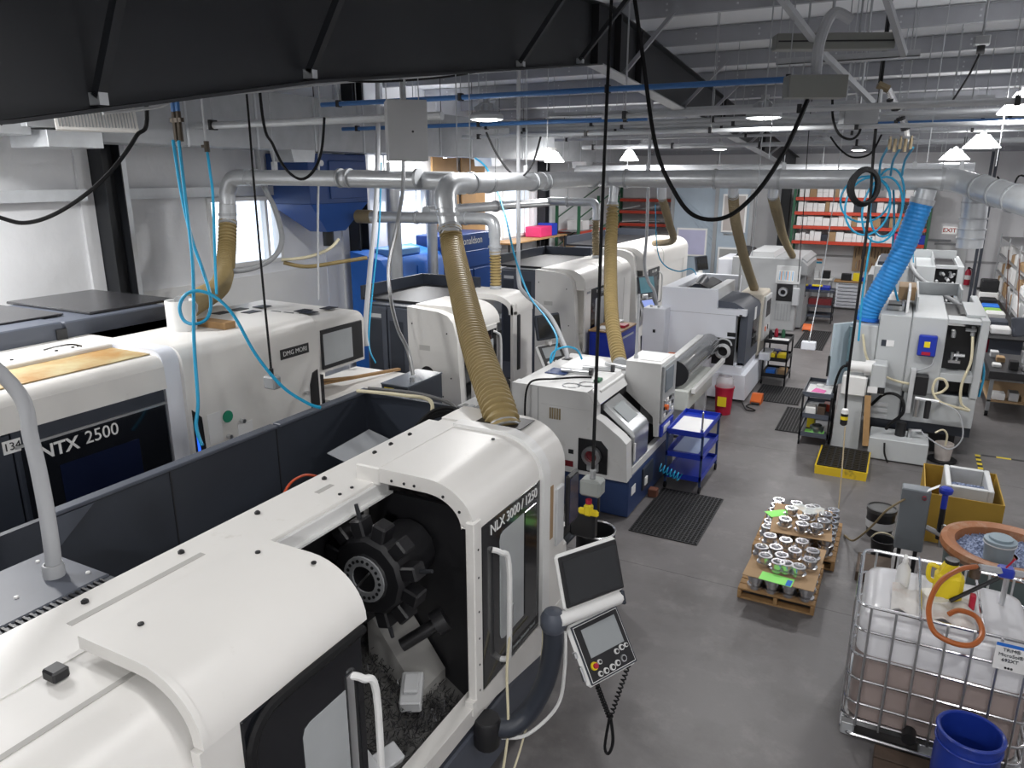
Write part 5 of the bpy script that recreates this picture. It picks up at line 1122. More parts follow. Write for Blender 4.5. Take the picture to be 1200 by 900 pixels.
T=thing('transfer_pump','hand transfer pump with red and blue valves on the tank','pump',(1.0,6.25,1.1))
part(MB().cyl((.82,6.15,1.42),(1.12,6.3,1.36),.028,n=10),'pump_tube',WHITEPIPE,T); part(MB().cyl((1.02,6.25,1.10),(1.02,6.25,1.4),.02,n=8),'stem',STEEL,T); part(B(.95,1.06,6.2,6.3,1.34,1.42,.015),'valve_body',BLUEPAINT,T); part(MB().bar((1.0,6.22,1.43),(1.04,6.2,1.52),.02,.012),'valve_lever',REDP,T); part(MB().cyl((.66,6.05,1.14),(.96,6.2,1.34),.016,n=8),'suction_rod',BLACK,T); part(MB().lathe([(.001,.0),(.04,0),(.04,.1),(.001,.11)],(.80,6.17,1.32),12),'coupling',DWOOD,T)
part(B(.78,.82,6.0,6.05,1.12,1.25,.008),'red_cap',REDP,T)
hp=[(.80,6.15,1.42),(.68,6.0,1.44),(.55,5.8,1.40),(.49,5.6,1.30),(.52,5.42,1.22),(.63,5.38,1.18),(.76,5.42,1.17),(.83,5.55,1.2),(.80,5.70,1.24),(.70,5.78,1.22),(.64,5.80,1.16)]
T=thing('rubber_hose','amber rubber hose looping over the front of the tank','hose',(.64,5.80,1.16)); part(MB().tube(spline(hp,7),.019,10),'hose_body',AMBER,T)
# --- blue drum on a dark low pallet
T=thing('pallet','dark stained low pallet under the blue drum','pallet',(.75,5.1,0))
for i in range(5): part(B(.28,1.15,4.72+i*.155,4.86+i*.155,.08,.11,.004),'deck_board',DWOOD,T)
for x in (.28,.68,1.08): part(B(x,x+.07,4.72,5.48,0,.08,.004),'stringer',DWOOD,T)
T=thing('plastic_drum','open blue plastic drum beside the caged tank','drum',(.80,5.06,.11))
dp=[(.15,0),(.165,.01),(.185,.12),(.195,.3),(.195,.42),(.187,.60),(.187,.64)]
DRB=mat('royal blue plastic',(.012,.035,.27),.32,var=.05)
part(MB().lathe([(.001,0)]+dp+[(.178,.64),(.178,.6),(.185,.4),(.175,.12),(.16,.03),(.001,.02)],(.80,5.06,.11),28),'drum_body',DRB,T)
part(MB().tube([(.80+.192*math.cos(a*math.pi/14),5.06+.192*math.sin(a*math.pi/14),.745) for a in range(28)],.014,8,closed=True),'rim',DRB,T)
part(MB().tube([(.80+.194*math.cos(a*math.pi/14),5.06+.194*math.sin(a*math.pi/14),.66) for a in range(28)],.008,8,closed=True),'hoop',DRB,T)
# --- buckets
T=thing('bucket','black bucket with a dusty lid beside the polished ring pallets','bucket',(.17,9.52,0))
part(MB().lathe([(.001,0),(.14,0),(.165,.36),(.16,.36)],(.17,9.52,0),20),'pail',BLACK,T); part(MB().lathe([(.172,.33),(.172,.375),(.155,.38),(.15,.365),(.001,.365)],(.17,9.52,0),20),'lid',mat('dusty black lid',(.05,.05,.05),.5,var=.4),T); part(MB().lathe([(.1575,.12),(.1655,.22)],(.17,9.52,0),20),'label_band',GREYPAINT,T)
T=thing('bucket','small open black bucket with a cream handle by the grey control box','bucket',(.22,8.95,0))
part(MB().lathe([(.001,.01),(.11,.0),(.135,.22),(.125,.22),(.1,.02),(.001,.02)],(.22,8.95,0),18),'pail',BLACK,T); part(MB().tube(spline([(.09,8.95,.21),(.14,8.9,.3),(.22,8.86,.34),(.3,8.9,.3),(.35,8.95,.21)],4),.008,6),'handle',CREAMHOSE,T)
T=thing('timber_block','short dark timber block under the tumbler control box','timber',(.12,8.45,0)); part(B(-.02,.32,8.2,8.7,.06,.12,.006),'top_slat',DWOOD,T); part(B(-.02,.32,8.22,8.3,0,.06,.004),'bearer',DWOOD,T); part(B(-.02,.32,8.6,8.68,0,.06,.004),'bearer',DWOOD,T)
# --- vibratory tumbler
T=thing('vibratory_tumbler','round orange lined vibratory tumbler full of blue media','tumbler',(1.25,8.05,0))
cx,cy=1.25,8.05
part(MB().lathe([(.40,.0),(.44,.02),(.46,.22),(.40,.26),(.001,.26)],(cx,cy,0),28),'base',mat('dark grey green enamel',(.10,.13,.13),.5),T)
for i in range(8):
    a=i*math.pi/4; part(MB().tube(coil((cx+.38*math.cos(a),cy+.38*math.sin(a),.24),(cx+.38*math.cos(a),cy+.38*math.sin(a),.42),4,.035),.008,5),'spring',STEEL,T)
part(MB().lathe([(.2,.42),(.47,.42),(.50,.5),(.51,.70),(.49,.72)],(cx,cy,0),32),'bowl_shell',mat('dark grey green enamel',(.10,.13,.13),.5),T)
part(MB().lathe([(.50,.68),(.54,.72),(.56,.76),(.55,.81),(.50,.825),(.43,.80),(.41,.74),(.40,.6),(.3,.5),(.16,.55),(.1,.7),(.05,.75),(.001,.75)],(cx,cy,0),36),'bowl_lining',TERRA,T)
md=MB(); rm=random.Random(9)
md.lathe([(.41,.715),(.3,.73),(.2,.72),(.12,.71)],(cx,cy,0),30)
for i in range(1500):
    a=rm.random()*6.283; rr_=.12+.29*math.sqrt(rm.random()); md.M=Matrix.Translation((cx+rr_*math.cos(a),cy+rr_*math.sin(a),.722+.012*rm.random()))@Matrix.Rotation(rm.random()*3,4,(rm.random(),rm.random(),1)); md.add([(.012,0,-.007),(-.006,.0104,-.007),(-.006,-.0104,-.007),(0,0,.012)],[(0,1,3),(1,2,3),(2,0,3),(2,1,0)])
md.M=None; o=part(md,'tumbling_media',MEDIA,T); o['kind']='stuff'
T=thing('pail','grey pail standing in the tumbler media','pail',(1.17,7.82,.73)); part(MB().lathe([(.001,.0),(.115,0),(.13,.2),(.138,.21),(.138,.235),(.1,.24),(.1,.262),(.001,.265)],(1.17,7.82,.73),20),'body',mat('blue grey plastic',(.26,.33,.38),.45),T); part(MB().tube([(1.17+.135*math.cos(a*math.pi/10),7.82+.135*math.sin(a*math.pi/10),.93) for a in range(20)],.007,6,closed=True),'rim',GREYPAINT,T)
T=thing('control_box','dark grey steel control box of the tumbler with a blue joystick','control box',(.46,8.68,0))
part(B(.32,.60,8.6,8.78,.30,1.02,.012),'enclosure',mat('blue grey enclosure',(.17,.19,.21),.4),T); part(MB().box(.36,.40,8.66,8.72,0,.3).box(.52,.56,8.66,8.72,0,.3),'stand_leg',BLACK,T)
part(MB().lathe([(.001,.05),(.02,.05),(.022,0)],(.54,8.57,.95),10,'y'),'red_button',REDP,T)
part(MB().lathe([(.03,-.16),(.03,0),(.065,.02),(.07,.06),(.05,.08),(.001,.085)],(.73,8.62,1.02),14),'funnel_knob',BLUEPAINT,T); part(MB().cyl((.73,8.62,.86),(.73,8.62,.5),.03,n=10),'knob_stem',BLACK,T); part(MB().cyl((.6,8.64,.6),(.78,8.6,.55),.03,n=10).cyl((.76,8.6,.42),(.76,8.6,.68),.025,n=10),'pipe_fitting',STEEL,T)
m=MB(); m.bar((.56,8.6,1.04),(.66,8.58,1.12),.1,.003); part(m,'paper_tag',PAPER,T)
part(cord(MB(),[(.36,8.6,.9),(.2,8.55,.75),(.1,8.7,.5),(.0,8.8,.3),(-.1,9.0,.1),(-.2,9.3,.01)],.012),'lead',BROWNHOSE,T)
# --- mustard carton with tray
T=thing('carton','open mustard cardboard carton holding a media tray','carton',(1.0,10.1,0))
a0,a1,b0,b1=.60,1.42,9.62,10.7
for x in (a0,a1-.012): part(B(x,x+.012,b0,b1,0,.62),'side_wall',YCARD,T)
for y in (b0,b1-.012): part(B(a0+.012,a1-.012,y,y+.012,0,.62),'end_wall',YCARD,T)
part(B(a0+.012,a1-.012,b0+.012,b1-.012,0,.012),'floor_panel',YCARD,T)
T=thing('media_tray','foam sided tray with blue grey media inside the mustard carton','tray',(1.08,10.15,.012))
for q in ((.82,.88,9.8,10.55),(1.26,1.32,9.8,10.55)): part(B(q[0],q[1],q[2],q[3],.30,.70,.01),'tray_side',GREYPAINT,T)
for q in ((9.8,9.86),(10.49,10.55)): part(B(.88,1.26,q[0],q[1],.30,.70,.01),'tray_end',GREYPAINT,T)
part(B(.82,1.32,9.8,10.55,.25,.30),'tray_bottom',GREYPAINT,T); part(B(.86,1.28,9.85,10.5,.014,.25),'tray_stand',DWOOD,T)
md=MB(); md.sheet(lambda u,v:(.89+.36*u,9.87+.4*v,.56+.06*(1-v)+.012*math.sin(30*u)*math.cos(27*v)),16,16)
for i in range(400):
    u,v=rm.random(),rm.random(); md.M=Matrix.Translation((.89+.36*u,9.87+.4*v,.575+.06*(1-v)))@Matrix.Rotation(rm.random()*3,4,(rm.random(),rm.random(),1)); md.add([(.014,0,-.008),(-.007,.012,-.008),(-.007,-.012,-.008),(0,0,.014)],[(0,1,3),(1,2,3),(2,0,3),(2,1,0)])
md.M=None; o=part(md,'tumbling_media',MEDIA,T); o['kind']='stuff'; part(B(.89,1.25,10.2,10.48,.3,.42),'dark_insert',DWOOD,T)
# --- yellow spill tray
T=thing('spill_tray','yellow spill containment tray with black grating','spill tray',(-.4,11.75,0))
part(MB().prism([(-.76,.0),(-.06,0),(-.05,.13),(-.77,.13)],'y',11.28,12.25),'sump',YELLOW,T)
for i in range(13): part(B(-.745,-.075,11.30+i*.074,11.325+i*.074,.13,.15),'grate_bar',BLACK,T)
for i in range(8): part(B(-.745+i*.0935,-.725+i*.0935,11.30,12.22,.131,.147),'grate_bar',BLACK,T)
# --- rubber mats
def mat_(x0,x1,y0,y1,label):
    T=thing('floor_mat',label,'mat',((x0+x1)/2,(y0+y1)/2,0)); part(B(x0,x1,y0,y1,0,.008,.003),'mat_base',RUBBER,T)
    g=MB(); nx=int((x1-x0)/.05); ny=int((y1-y0)/.05)
    for i in range(nx+1): x=x0+(x1-x0-.012)*i/nx; g.box(x,x+.012,y0,y1,.008,.016)
    for j in range(ny+1): y=y0+(y1-y0-.012)*j/ny; g.box(x0,x1,y,y+.012,.008,.015)
    o=part(g,'ridge_grid',mat('worn black rubber',(.03,.03,.032),.5,var=.2),T); o['kind']='stuff'
mat_(-2.62,-1.76,8.2,9.68,'black ridged rubber mat in front of the grey lathe with blue base')
mat_(-2.3,-1.42,14.75,16.0,'black ridged rubber mat in front of the cool white lathe')
mat_(-1.6,-1.17,13.05,14.55,'narrow black ridged rubber mat beside the grey tool cart')
mat_(-2.2,-1.5,20.0,22.6,'long dark rubber mat in the far aisle by the grey lathe')
# --- carts
def cart(x0,x1,y0,y1,zs,m_,label,leg=BLACK):
    T=thing('tool_cart',label,'cart',((x0+x1)/2,(y0+y1)/2,0))
    for x in (x0,x1-.03):
        for y in (y0,y1-.03):
            part(B(x,x+.03,y,y+.03,.1,zs[-1]),'post',leg,T)
            c=part(MB().cyl((x+.005,y+.015,.05),(x+.03,y+.015,.05),.05,n=12),'caster',RUBBER,T)
    for z in zs:
        s=part(B(x0,x1,y0,y1,z-.03,z,.004),'shelf',m_,T)
        for q in ((x0,x0+.012,y0,y1),(x1-.012,x1,y0,y1)): part(B(*q,z,z+.05),'shelf_lip',m_,s)
        for q in ((y0,y0+.012),(y1-.012,y1)): part(B(x0+.012,x1-.012,*q,z,z+.05),'shelf_lip',m_,s)
    return T
cart(-2.62,-2.10,9.72,10.75,(.2,.52,.85),BLUEPAINT,'dark blue steel cart beside the grey lathe with blue base',MACHBLUE)
solo(B(-2.58,-2.14,9.85,10.5,.852,.858),'paper_sheet',PAPER,'white paper sheet on top of the dark blue cart','paper')
solo(B(-2.56,-2.2,9.9,10.6,.522,.528),'paper_sheet',mat('pale blue paper',(.45,.55,.75),.6),'pale blue sheet on the middle of the dark blue cart','paper')
solo(MB().lathe([(.001,.0),(.022,0),(.022,.05),(.014,.06),(.014,.3),(.001,.31)],(-2.16,9.86,.852),10),'wrench_tool',STEEL,'steel tool standing in the corner of the dark blue cart','tool')
T=thing('coiled_air_hose','blue coiled air hose hanging at the end of the dark blue cart','hose',(-2.6,9.65,.2)); part(MB().tube(coil((-2.66,9.62,.34),(-2.36,9.62,.24),6,.055),.009,6),'hose_body',AIRBLUE,T)
solo(B(-2.72,-2.6,9.3,9.42,0,.12,.01),'wood_block',mat('reddish brown block',(.14,.05,.03),.6),'reddish brown block on the floor by the deep blue base','block')
cart(-2.36,-1.86,16.05,16.85,(.2,.55,.93),BLACK,'black wire cart beside the cool white lathe')
for i,(x,y,z,m_,n_) in enumerate(((-2.3,16.1,.55,YEL2,'yellow'),(-2.08,16.12,.55,YEL2,'second yellow'),(-2.25,16.4,.55,BLUEPAINT,'blue'),(-2.28,16.1,.2,SKYBLUE,'bright blue'),(-2.05,16.2,.2,CARD,'tan'))): solo(B(x,x+.18,y,y+.25,z+.002,z+.12,.01),'parts_bin',m_,n_+' bin on the black wire cart','bin')
solo(B(-2.3,-1.9,16.1,16.5,.932,.938),'paper_sheet',PAPER,'white paper on the black wire cart','paper')
for i,(x,y,m_,n_) in enumerate(((-2.2,16.6,REDP,'red'),(-2.05,16.55,GREENP,'green'),(-2.28,16.35,BLACK,'black'))): solo(MB().lathe([(.001,0),(.04,0),(.04,.14),(.02,.18),(.001,.19)],(x,y,.94),10),'spray_can',m_,n_+' can on the black wire cart','can')
cart(-1.16,-.70,12.5,13.5,(.18,.5,.86),CHARL,'charcoal cart with papers between the mat and the mill')
solo(B(-1.12,-.75,12.55,13.2,.862,.868),'paper_sheet',PAPER,'white papers on top of the charcoal cart','paper')
solo(MB().prism([(-1.05,12.7),(-.85,12.68),(-.83,12.85),(-1.0,12.95)],'z',.869,.876),'paper_slip',PINK,'pink slip on the white papers of the charcoal cart','paper')
solo(MB().cyl((-.95,13.1,.87),(-.95,13.1,.9),.06,n=12),'dial_cap',WHITE2,'round white cap on the charcoal cart','cap')
for i,(x,y,z,dx,h_,m_,n_) in enumerate(((-1.1,12.56,.5,.16,.14,WHITE2,'white'),(-.92,12.58,.5,.12,.16,DWOOD,'dark brown'),(-.85,12.9,.5,.1,.12,RED,'orange red'),(-1.08,12.56,.18,.3,.02,LIME,'lime'),(-1.08,12.9,.18,.12,.2,YEL2,'yellow'))): solo(B(x,x+dx,y,y+.22,z+.002,z+h_,.008),'cart_item',m_,n_+' item stored on the charcoal cart','box')
solo(MB().lathe([(.001,0),(.10,0),(.11,.1),(.08,.12),(.08,.02),(.001,.02)],(-.9,12.68,.2),16),'steel_dish',STEEL,'steel dish on the lime sheet of the charcoal cart','dish')
# red tool carts and cabinets at the far end
cart(-2.42,-1.65,23.9,24.5,(.2,.5,.95),CHARL,'dark tool cart with a red drawer at the far end of the aisle')
solo(B(-2.35,-1.7,23.95,24.45,.502,.72,.01),'drawer_box',mat('oxide red enamel',(.18,.02,.025),.4),'oxide red drawer box on the dark far cart','drawer')
solo(B(-2.35,-1.8,24.0,24.4,.952,1.08,.01),'tool_tray',BLUEPAINT,'blue tray on the dark far cart','tray')
solo(B(-2.3,-2.0,23.95,24.1,1.082,1.13,.01),'parts_bin',YEL2,'yellow bin on the blue tray of the far cart','bin')
T=thing('drawer_cabinet','light grey drawer cabinet with a wooden top at the far end','cabinet',(-1.4,27.0,0))
part(B(-1.85,-1.0,26.8,27.25,.05,.9,.01),'carcass',GREYPAINT,T); part(B(-1.9,-.95,26.75,27.27,.9,.95,.005),'worktop',PLY,T)
for i in range(7): d_=part(B(-1.82,-1.03,26.77,26.8,.08+i*.115,.18+i*.115,.005),'drawer',COOLWHITE,T); part(B(-1.75,-1.1,26.75,26.77,.15+i*.115,.165+i*.115),'drawer_pull',CHAR,d_)
for i,(x,w_,h_,m_,n_) in enumerate(((-1.7,.3,.22,BLACK,'black box'),(-1.35,.2,.25,YEL2,'yellow bin'),(-1.1,.12,.12,BLUEPAINT,'blue bin'))): solo(B(x,x+w_,26.85,27.1,.952,.95+h_,.01),'bench_item',m_,n_+' on the drawer cabinet worktop','box')
T=thing('workbench','white topped bench along the far end wall','bench',(-2.6,28,0))
part(B(-3.4,-2.0,27.35,28.2,.85,.9,.01),'top',WHITE2,T)
for x in (-3.35,-2.1): part(B(x,x+.06,27.4,28.1,0,.85),'leg',GREYPAINT,T)
for i,(x,m_,n_) in enumerate(((-3.1,YEL2,'yellow'),(-2.7,GREYPAINT,'grey'),(-2.35,BLACK,'black'))): solo(B(x,x+.25,27.5,27.8,.902,1.15,.01),'bench_item',m_,n_+' box on the white topped bench','box')
T=thing('tool_board','plywood pegboard hung with hand tools on the far end wall','tool board',(-.8,28.45,1.1))
part(B(-1.5,-.1,28.42,28.46,1.1,2.02,.004),'board',mat('pale plywood',(.55,.38,.22),.6),T)
rt_=random.Random(12)
for i in range(26):
    x=-1.44+i*.05; z=1.95-.15*rt_.random()-(.42 if i%2 else 0); l=.2+.2*rt_.random(); part(B(x,x+.018,28.39,28.42,z-l,z),'hand_tool',(BLACK,STEEL,DWOOD,mat('oxide red enamel',(.18,.02,.025),.4))[i%4],T)
T=thing('wall_notice','white notice with an orange and blue band on the far wall','notice',(-2.6,28.49,1.3)); part(B(-2.85,-2.45,28.48,28.5,1.25,1.5),'sheet',PAPER,T); part(B(-2.82,-2.48,28.475,28.48,1.40,1.46),'band',ORANGE,T); part(B(-2.82,-2.48,28.475,28.48,1.30,1.36),'band',AIRBLUE,T)
T=thing('exit_sign','white exit sign with red lettering','sign',(1.27,28.43,2.5)); part(B(1.07,1.47,28.43,28.495,2.46,2.68,.005),'sign_box',mat('lit sign face',(.9,.88,.86),.5,emit=(1,.97,.94),estr=.35),T); text('EXIT',.19,(1.27,28.426,2.57),'-y','sign_lettering',mat('exit red',(.5,.005,.01),.5),T,bold=True)
T=thing('fire_extinguisher','red fire extinguisher hanging on the far wall','extinguisher',(1.98,28.38,.85))
part(MB().lathe([(.001,0),(.085,0),(.09,.02),(.09,.42),(.05,.5),(.03,.52)],(1.98,28.38,.85),16),'cylinder',REDP,T); part(MB().lathe([(.0905,.18),(.0905,.32)],(1.98,28.38,.85),16),'label_band',PAPER,T); part(B(1.94,2.02,28.33,28.42,1.37,1.43,.01),'valve',BLACK,T); part(cord(MB(),[(2.02,28.35,1.4),(2.12,28.33,1.3),(2.1,28.34,1.0),(2.08,28.34,.9)],.015),'hose',BLACK,T); part(B(1.93,2.03,28.46,28.5,1.0,1.3),'bracket',BLACK,T)
# trash pails, pedal, red bin
T=thing('waste_bin','red waste bin with yellow label and clear liner by the bar feeder','bin',(-2.68,13.75,0))
part(MB().lathe([(.001,0),(.14,0),(.17,.5),(.18,.5),(.18,.53),(.165,.53),(.14,.03),(.001,.03)],(-2.62,13.6,0),20),'body',REDP,T); part(B(-2.70,-2.54,13.42,13.44,.18,.36),'label_plate',YEL2,T); part(MB().lathe([(.17,.53),(.155,.66),(.12,.72)],(-2.62,13.6,0),16),'liner',plastic_clear('liner film',(.7,.68,.7),.5),T)
T=thing('foot_pedal','orange foot pedal on the floor by the cool white lathe','pedal',(-2.17,14.6,0)); part(MB().prism([(14.45,0),(14.75,0),(14.75,.16),(14.62,.17),(14.45,.06)],'x',-2.28,-2.08),'guard',ORANGE,T); part(B(-2.26,-2.1,14.4,14.46,0,.04,.005),'treadle',BLACK,T); part(cord(MB(),[(-2.2,14.45,.03),(-2.3,14.2,.02),(-2.1,14.0,.02),(-2.25,13.95,.02),(-2.4,14.3,.05)],.012),'lead',RUBBER,T)
T=thing('foot_pedal','orange foot pedal on the floor by the far grey lathe','pedal',(-2.2,22.5,0)); part(MB().prism([(22.4,0),(22.75,0),(22.75,.16),(22.6,.17),(22.4,.06)],'x',-2.28,-2.02),'guard',ORANGE,T); part(B(-2.26,-2.1,22.34,22.4,0,.04,.005),'treadle',BLACK,T)
T=thing('pail','dirty white pail on the floor by the mill','pail',(.95,12.75,0)); part(MB().lathe([(.001,0),(.11,0),(.135,.26),(.125,.26),(.1,.02),(.001,.02)],(.95,12.75,.03),18),'body',mat('grimy white plastic',(.55,.50,.47),.5,var=.2,vscale=6),T); part(MB().lathe([(.001,0),(.2,0),(.21,.03),(.001,.03)],(.95,12.75,0),18),'drip_dish',BLACK,T); part(MB().tube(spline([(.95,12.75,.1),(.97,12.75,.4),(.9,12.75,.5),(.8,12.7,.45)],4),.015,6),'dip_tube',CREAMHOSE,T)
T=thing('waste_drum','black open drum with a steel rim behind the control pendant','drum',(-2.42,6.5,0)); part(MB().lathe([(.001,.02),(.2,0),(.2,.82),(.19,.82),(.18,.1),(.001,.1)],(-2.42,6.5,0),22),'body',BLACK,T); part(MB().tube([(-2.42+.2*math.cos(a*math.pi/12),6.5+.2*math.sin(a*math.pi/12),.82) for a in range(24)],.012,6,closed=True),'rim',CHROME,T)
T=thing('side_stand','small dark stand with papers at the end of the open lathe','stand',(-2.5,6.0,0)); part(B(-2.85,-2.45,5.75,6.2,.95,1.0,.01),'top',CHAR,T); part(B(-2.8,-2.5,5.8,6.15,1.0,1.12,.01),'tray',BLACK,T); part(B(-2.65,-2.6,5.95,6.0,0,.95),'post',BLACK,T); part(B(-2.62,-2.5,5.76,5.95,1.121,1.125),'papers',PAPER,T); part(B(-2.9,-2.4,5.7,6.25,0,.03,.01),'foot',BLACK,T)
# cabinets around the second row
T=thing('tool_cabinet','bright blue tool cabinet between two cream lathes','cabinet',(-5.05,14.1,0)); part(B(-5.36,-4.75,13.65,14.75,.05,1.3,.01),'carcass',BLUEPAINT,T); part(B(-5.38,-4.73,13.63,14.77,1.3,1.33,.004),'top',PLY,T); d_=part(B(-4.75,-4.735,13.7,14.7,.75,1.25,.005),'drawer_front',BLUEPAINT,T); part(B(-4.735,-4.72,13.85,14.5,1.16,1.2),'drawer_pull',STEEL,d_); part(B(-5.3,-4.8,13.63,13.65,.1,1.25,.004),'side_panel',BLUEPAINT,T)
for i,(x,y,m_,n_) in enumerate(((-5.25,13.75,PAPER,'white sheet'),(-5.0,14.1,REDP,'red cloth'),(-5.2,14.35,STEEL,'steel block'))): solo(B(x,x+.22,y,y+.28,1.332,1.36+.02*i,.004),'cabinet_item',m_,n_+' on the bright blue tool cabinet','item')
T=thing('tool_chest','blue tool chest with a paper covered top behind the tan hose','chest',(-5.0,8.6,0)); part(B(-5.3,-4.7,8.15,9.0,.05,1.12,.01),'carcass',BLUEPAINT,T); part(B(-5.33,-4.67,8.1,9.03,1.12,1.16,.006),'top',WHITE2,T)
for k in range(4): d_=part(B(-4.7,-4.685,8.2,8.95,.15+k*.24,.36+k*.24,.005),'drawer',BLUEPAINT,T); part(B(-4.685,-4.67,8.35,8.8,.3+k*.24,.32+k*.24),'drawer_pull',WHITE2,d_)
part(B(-5.31,-4.69,8.085,8.1,1.02,1.10),'front_band',WHITE2,T)
for i in range(7): solo(B(-5.25+.08*(i%4)*1.4,-5.18+.08*(i%4)*1.4,8.2+.3*(i//4),8.32+.3*(i//4),1.162,1.172+.003*i,.002),'small_tool',(MIDGREY,STEEL,GREYPAINT)[i%3],('dark','bright','pale')[i%3]+' small tool lying on the paper covered chest','tool','small tools on the chest')
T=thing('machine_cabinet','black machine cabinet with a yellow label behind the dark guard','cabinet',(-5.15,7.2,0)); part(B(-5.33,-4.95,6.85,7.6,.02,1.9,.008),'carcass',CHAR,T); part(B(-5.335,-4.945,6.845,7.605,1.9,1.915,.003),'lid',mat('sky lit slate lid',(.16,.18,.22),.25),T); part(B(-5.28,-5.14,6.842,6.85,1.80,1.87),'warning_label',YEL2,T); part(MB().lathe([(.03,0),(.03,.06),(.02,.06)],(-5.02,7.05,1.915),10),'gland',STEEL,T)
# --- tools lying on the compact lathe roof
for i,(x,y,a) in enumerate(((-3.55,9.5,.2),(-3.35,9.75,-.3),(-3.75,9.2,.1))):
    T=thing('boring_tool','steel boring tool with a black knob lying on the grey lathe roof','tool',(x,y,1.66),'boring tools on the grey lathe roof'); c,s_=math.cos(a),math.sin(a)
    part(MB().cyl((x-.25*c,y-.25*s_,1.695),(x+.15*c,y+.15*s_,1.695),.03,n=10),'shank',STEEL,T); part(MB().cyl((x+.15*c,y+.15*s_,1.71),(x+.2*c,y+.2*s_,1.71),.05,n=14),'knob',BLACK,T)
solo(B(-4.15,-3.3,9.45,10.2,1.656,1.662),'paper_sheet',PAPER,'large white sheet spread over the grey lathe roof','paper'); solo(B(-4.2,-3.9,9.05,9.35,1.656,1.67,.003),'notebook',MACHBLUE,'blue notebook lying on the grey lathe roof','notebook')
solo(B(-3.42,-3.34,8.9,9.05,1.657,1.70,.01),'marker_cap',GREENP,'green object on the edge of the grey lathe roof','item')
solo(B(-3.05,-2.75,9.7,10.15,1.842,1.848),'paper_sheet',PAPER,'white sheet on the control cabinet of the grey lathe','paper')
# blue tote bags and boxes behind compact lathe
for i,(x,y,m_,n_) in enumerate(((-3.9,11.6,mat('navy violet plastic',(.06,.07,.22),.5),'violet blue'),(-3.5,11.9,mat('navy violet plastic',(.06,.07,.22),.5),'navy blue'),(-3.95,12.5,GREYPAINT,'grey'),(-3.7,13.1,ORANGE,'orange'))): solo(B(x,x+.36,y,y+.42,0,.85+.08*i,.03),'storage_tote',m_,n_+' storage tote behind the grey lathe with blue base','tote')
# --- right side: inspection table, desk, racks
T=thing('surface_table','black granite surface plate on a grey wheeled stand','table',(2.1,16.5,0))
part(B(1.68,2.55,15.65,17.4,.72,.86,.008),'plate',mat('black granite',(.03,.03,.033),.3),T)
for x in (1.72,2.45):
    for y in (15.7,17.3): part(B(x,x+.06,y,y+.06,.1,.72),'leg',MIDGREY,T); part(MB().cyl((x,y+.03,.05),(x+.05,y+.03,.05),.05,n=12),'caster',RUBBER,T)
part(B(1.72,2.5,15.7,17.35,.28,.31),'shelf',CARD,T); part(B(1.74,2.48,17.3,17.33,.31,.7),'back_panel',GALVD,T)
for i,(x,w_,h_,m_,n_) in enumerate(((1.8,.2,.12,PAPER,'white'),(2.05,.16,.16,STEEL,'steel'),(2.25,.2,.1,CARD,'tan'))): solo(B(x,x+w_,15.75,16.0,.312,.312+h_,.008),'gauge_box',m_,n_+' box on the shelf of the surface plate stand','box')
for i,(x,y,h_,m_,n_) in enumerate(((1.75,16.0,.06,WHITE2,'white'),(1.85,16.5,.1,CARD,'brown'),(2.0,15.9,.16,BLACK,'black'),(2.2,16.2,.3,STEEL,'steel'),(1.78,16.9,.12,GREYPAINT,'grey'))): solo(B(x,x+.14,y,y+.2,.862,.862+h_,.01),'gauge_block',m_,n_+' gauge on the surface plate','gauge')
T=thing('height_gauge','tall grey measuring column with a dark display on the surface plate','gauge',(2.3,16.0,.862)); part(B(2.2,2.42,15.9,16.12,.862,.95,.01),'foot',STEEL,T); part(MB().cyl((2.31,16.01,.95),(2.31,16.01,1.75),.09,n=16),'column',GREYPAINT,T)
m=MB(); m.M=Matrix.Translation((2.05,15.6,1.72))@Matrix.Rotation(.5,4,'Z')@Matrix.Rotation(-.3,4,'X'); m.box(-.2,.2,-.03,.03,-.17,.17,.02); part(m,'display',CHARL,T)
m=MB(); m.bar((2.15,15.7,1.6),(2.3,15.95,1.5),.05,.05); part(m,'display_arm',BLACK,T)
T=thing('desk','long black desk along the racks near the exit','desk',(2.2,21,0)); part(B(1.85,2.55,18.5,24.5,.92,.96,.006),'top',BLACK,T)
for y in (18.6,21.4,24.3): part(B(1.9,2.5,y,y+.05,0,.92),'leg',CHARL,T)
T=thing('printer','black printer on a white box on the long black desk','printer',(2.15,23.5,.96)); part(B(1.95,2.4,23.3,23.8,.96,1.3,.02),'stand_box',WHITE2,T); part(B(1.97,2.38,23.32,23.78,1.3,1.62,.03),'body',BLACK,T); part(B(1.9,1.97,23.4,23.7,1.34,1.38),'paper_tray',BLACK,T)
for i,(y,h_,m_,n_) in enumerate(((22.3,.3,BLACK,'black'),(21.6,.24,SKYBLUE,'bright blue'),(21.0,.22,mat('lime green plastic',(.25,.5,.08),.5),'lime green'),(20.3,.26,WHITE2,'white'),(19.6,.2,CHARL,'dark'),(18.9,.15,PAPER,'pale'))): solo(B(1.92,2.3,y,y+.42,.962,.962+h_,.03),'desk_box',m_,n_+' box on the long black desk','box')
solo(B(1.86,2.1,19.2,19.24,.3,.9,.01),'red_bag',REDP,'red bag hanging at the front of the long black desk','bag')
T=thing('wire_rack','tall wire rack with white stock along the right wall','rack',(2.9,21,0))
for y in (17.5,20,22.5,25,27.3):
    for x in (2.62,3.2): part(B(x-.015,x+.015,y-.015,y+.015,0,2.6),'post',GALV,T)
for z in (.5,1.0,1.5,2.0,2.5): part(B(2.62,3.2,17.5,27.3,z-.02,z),'shelf',mat('wire deck grey',(.3,.3,.31),.6),T)
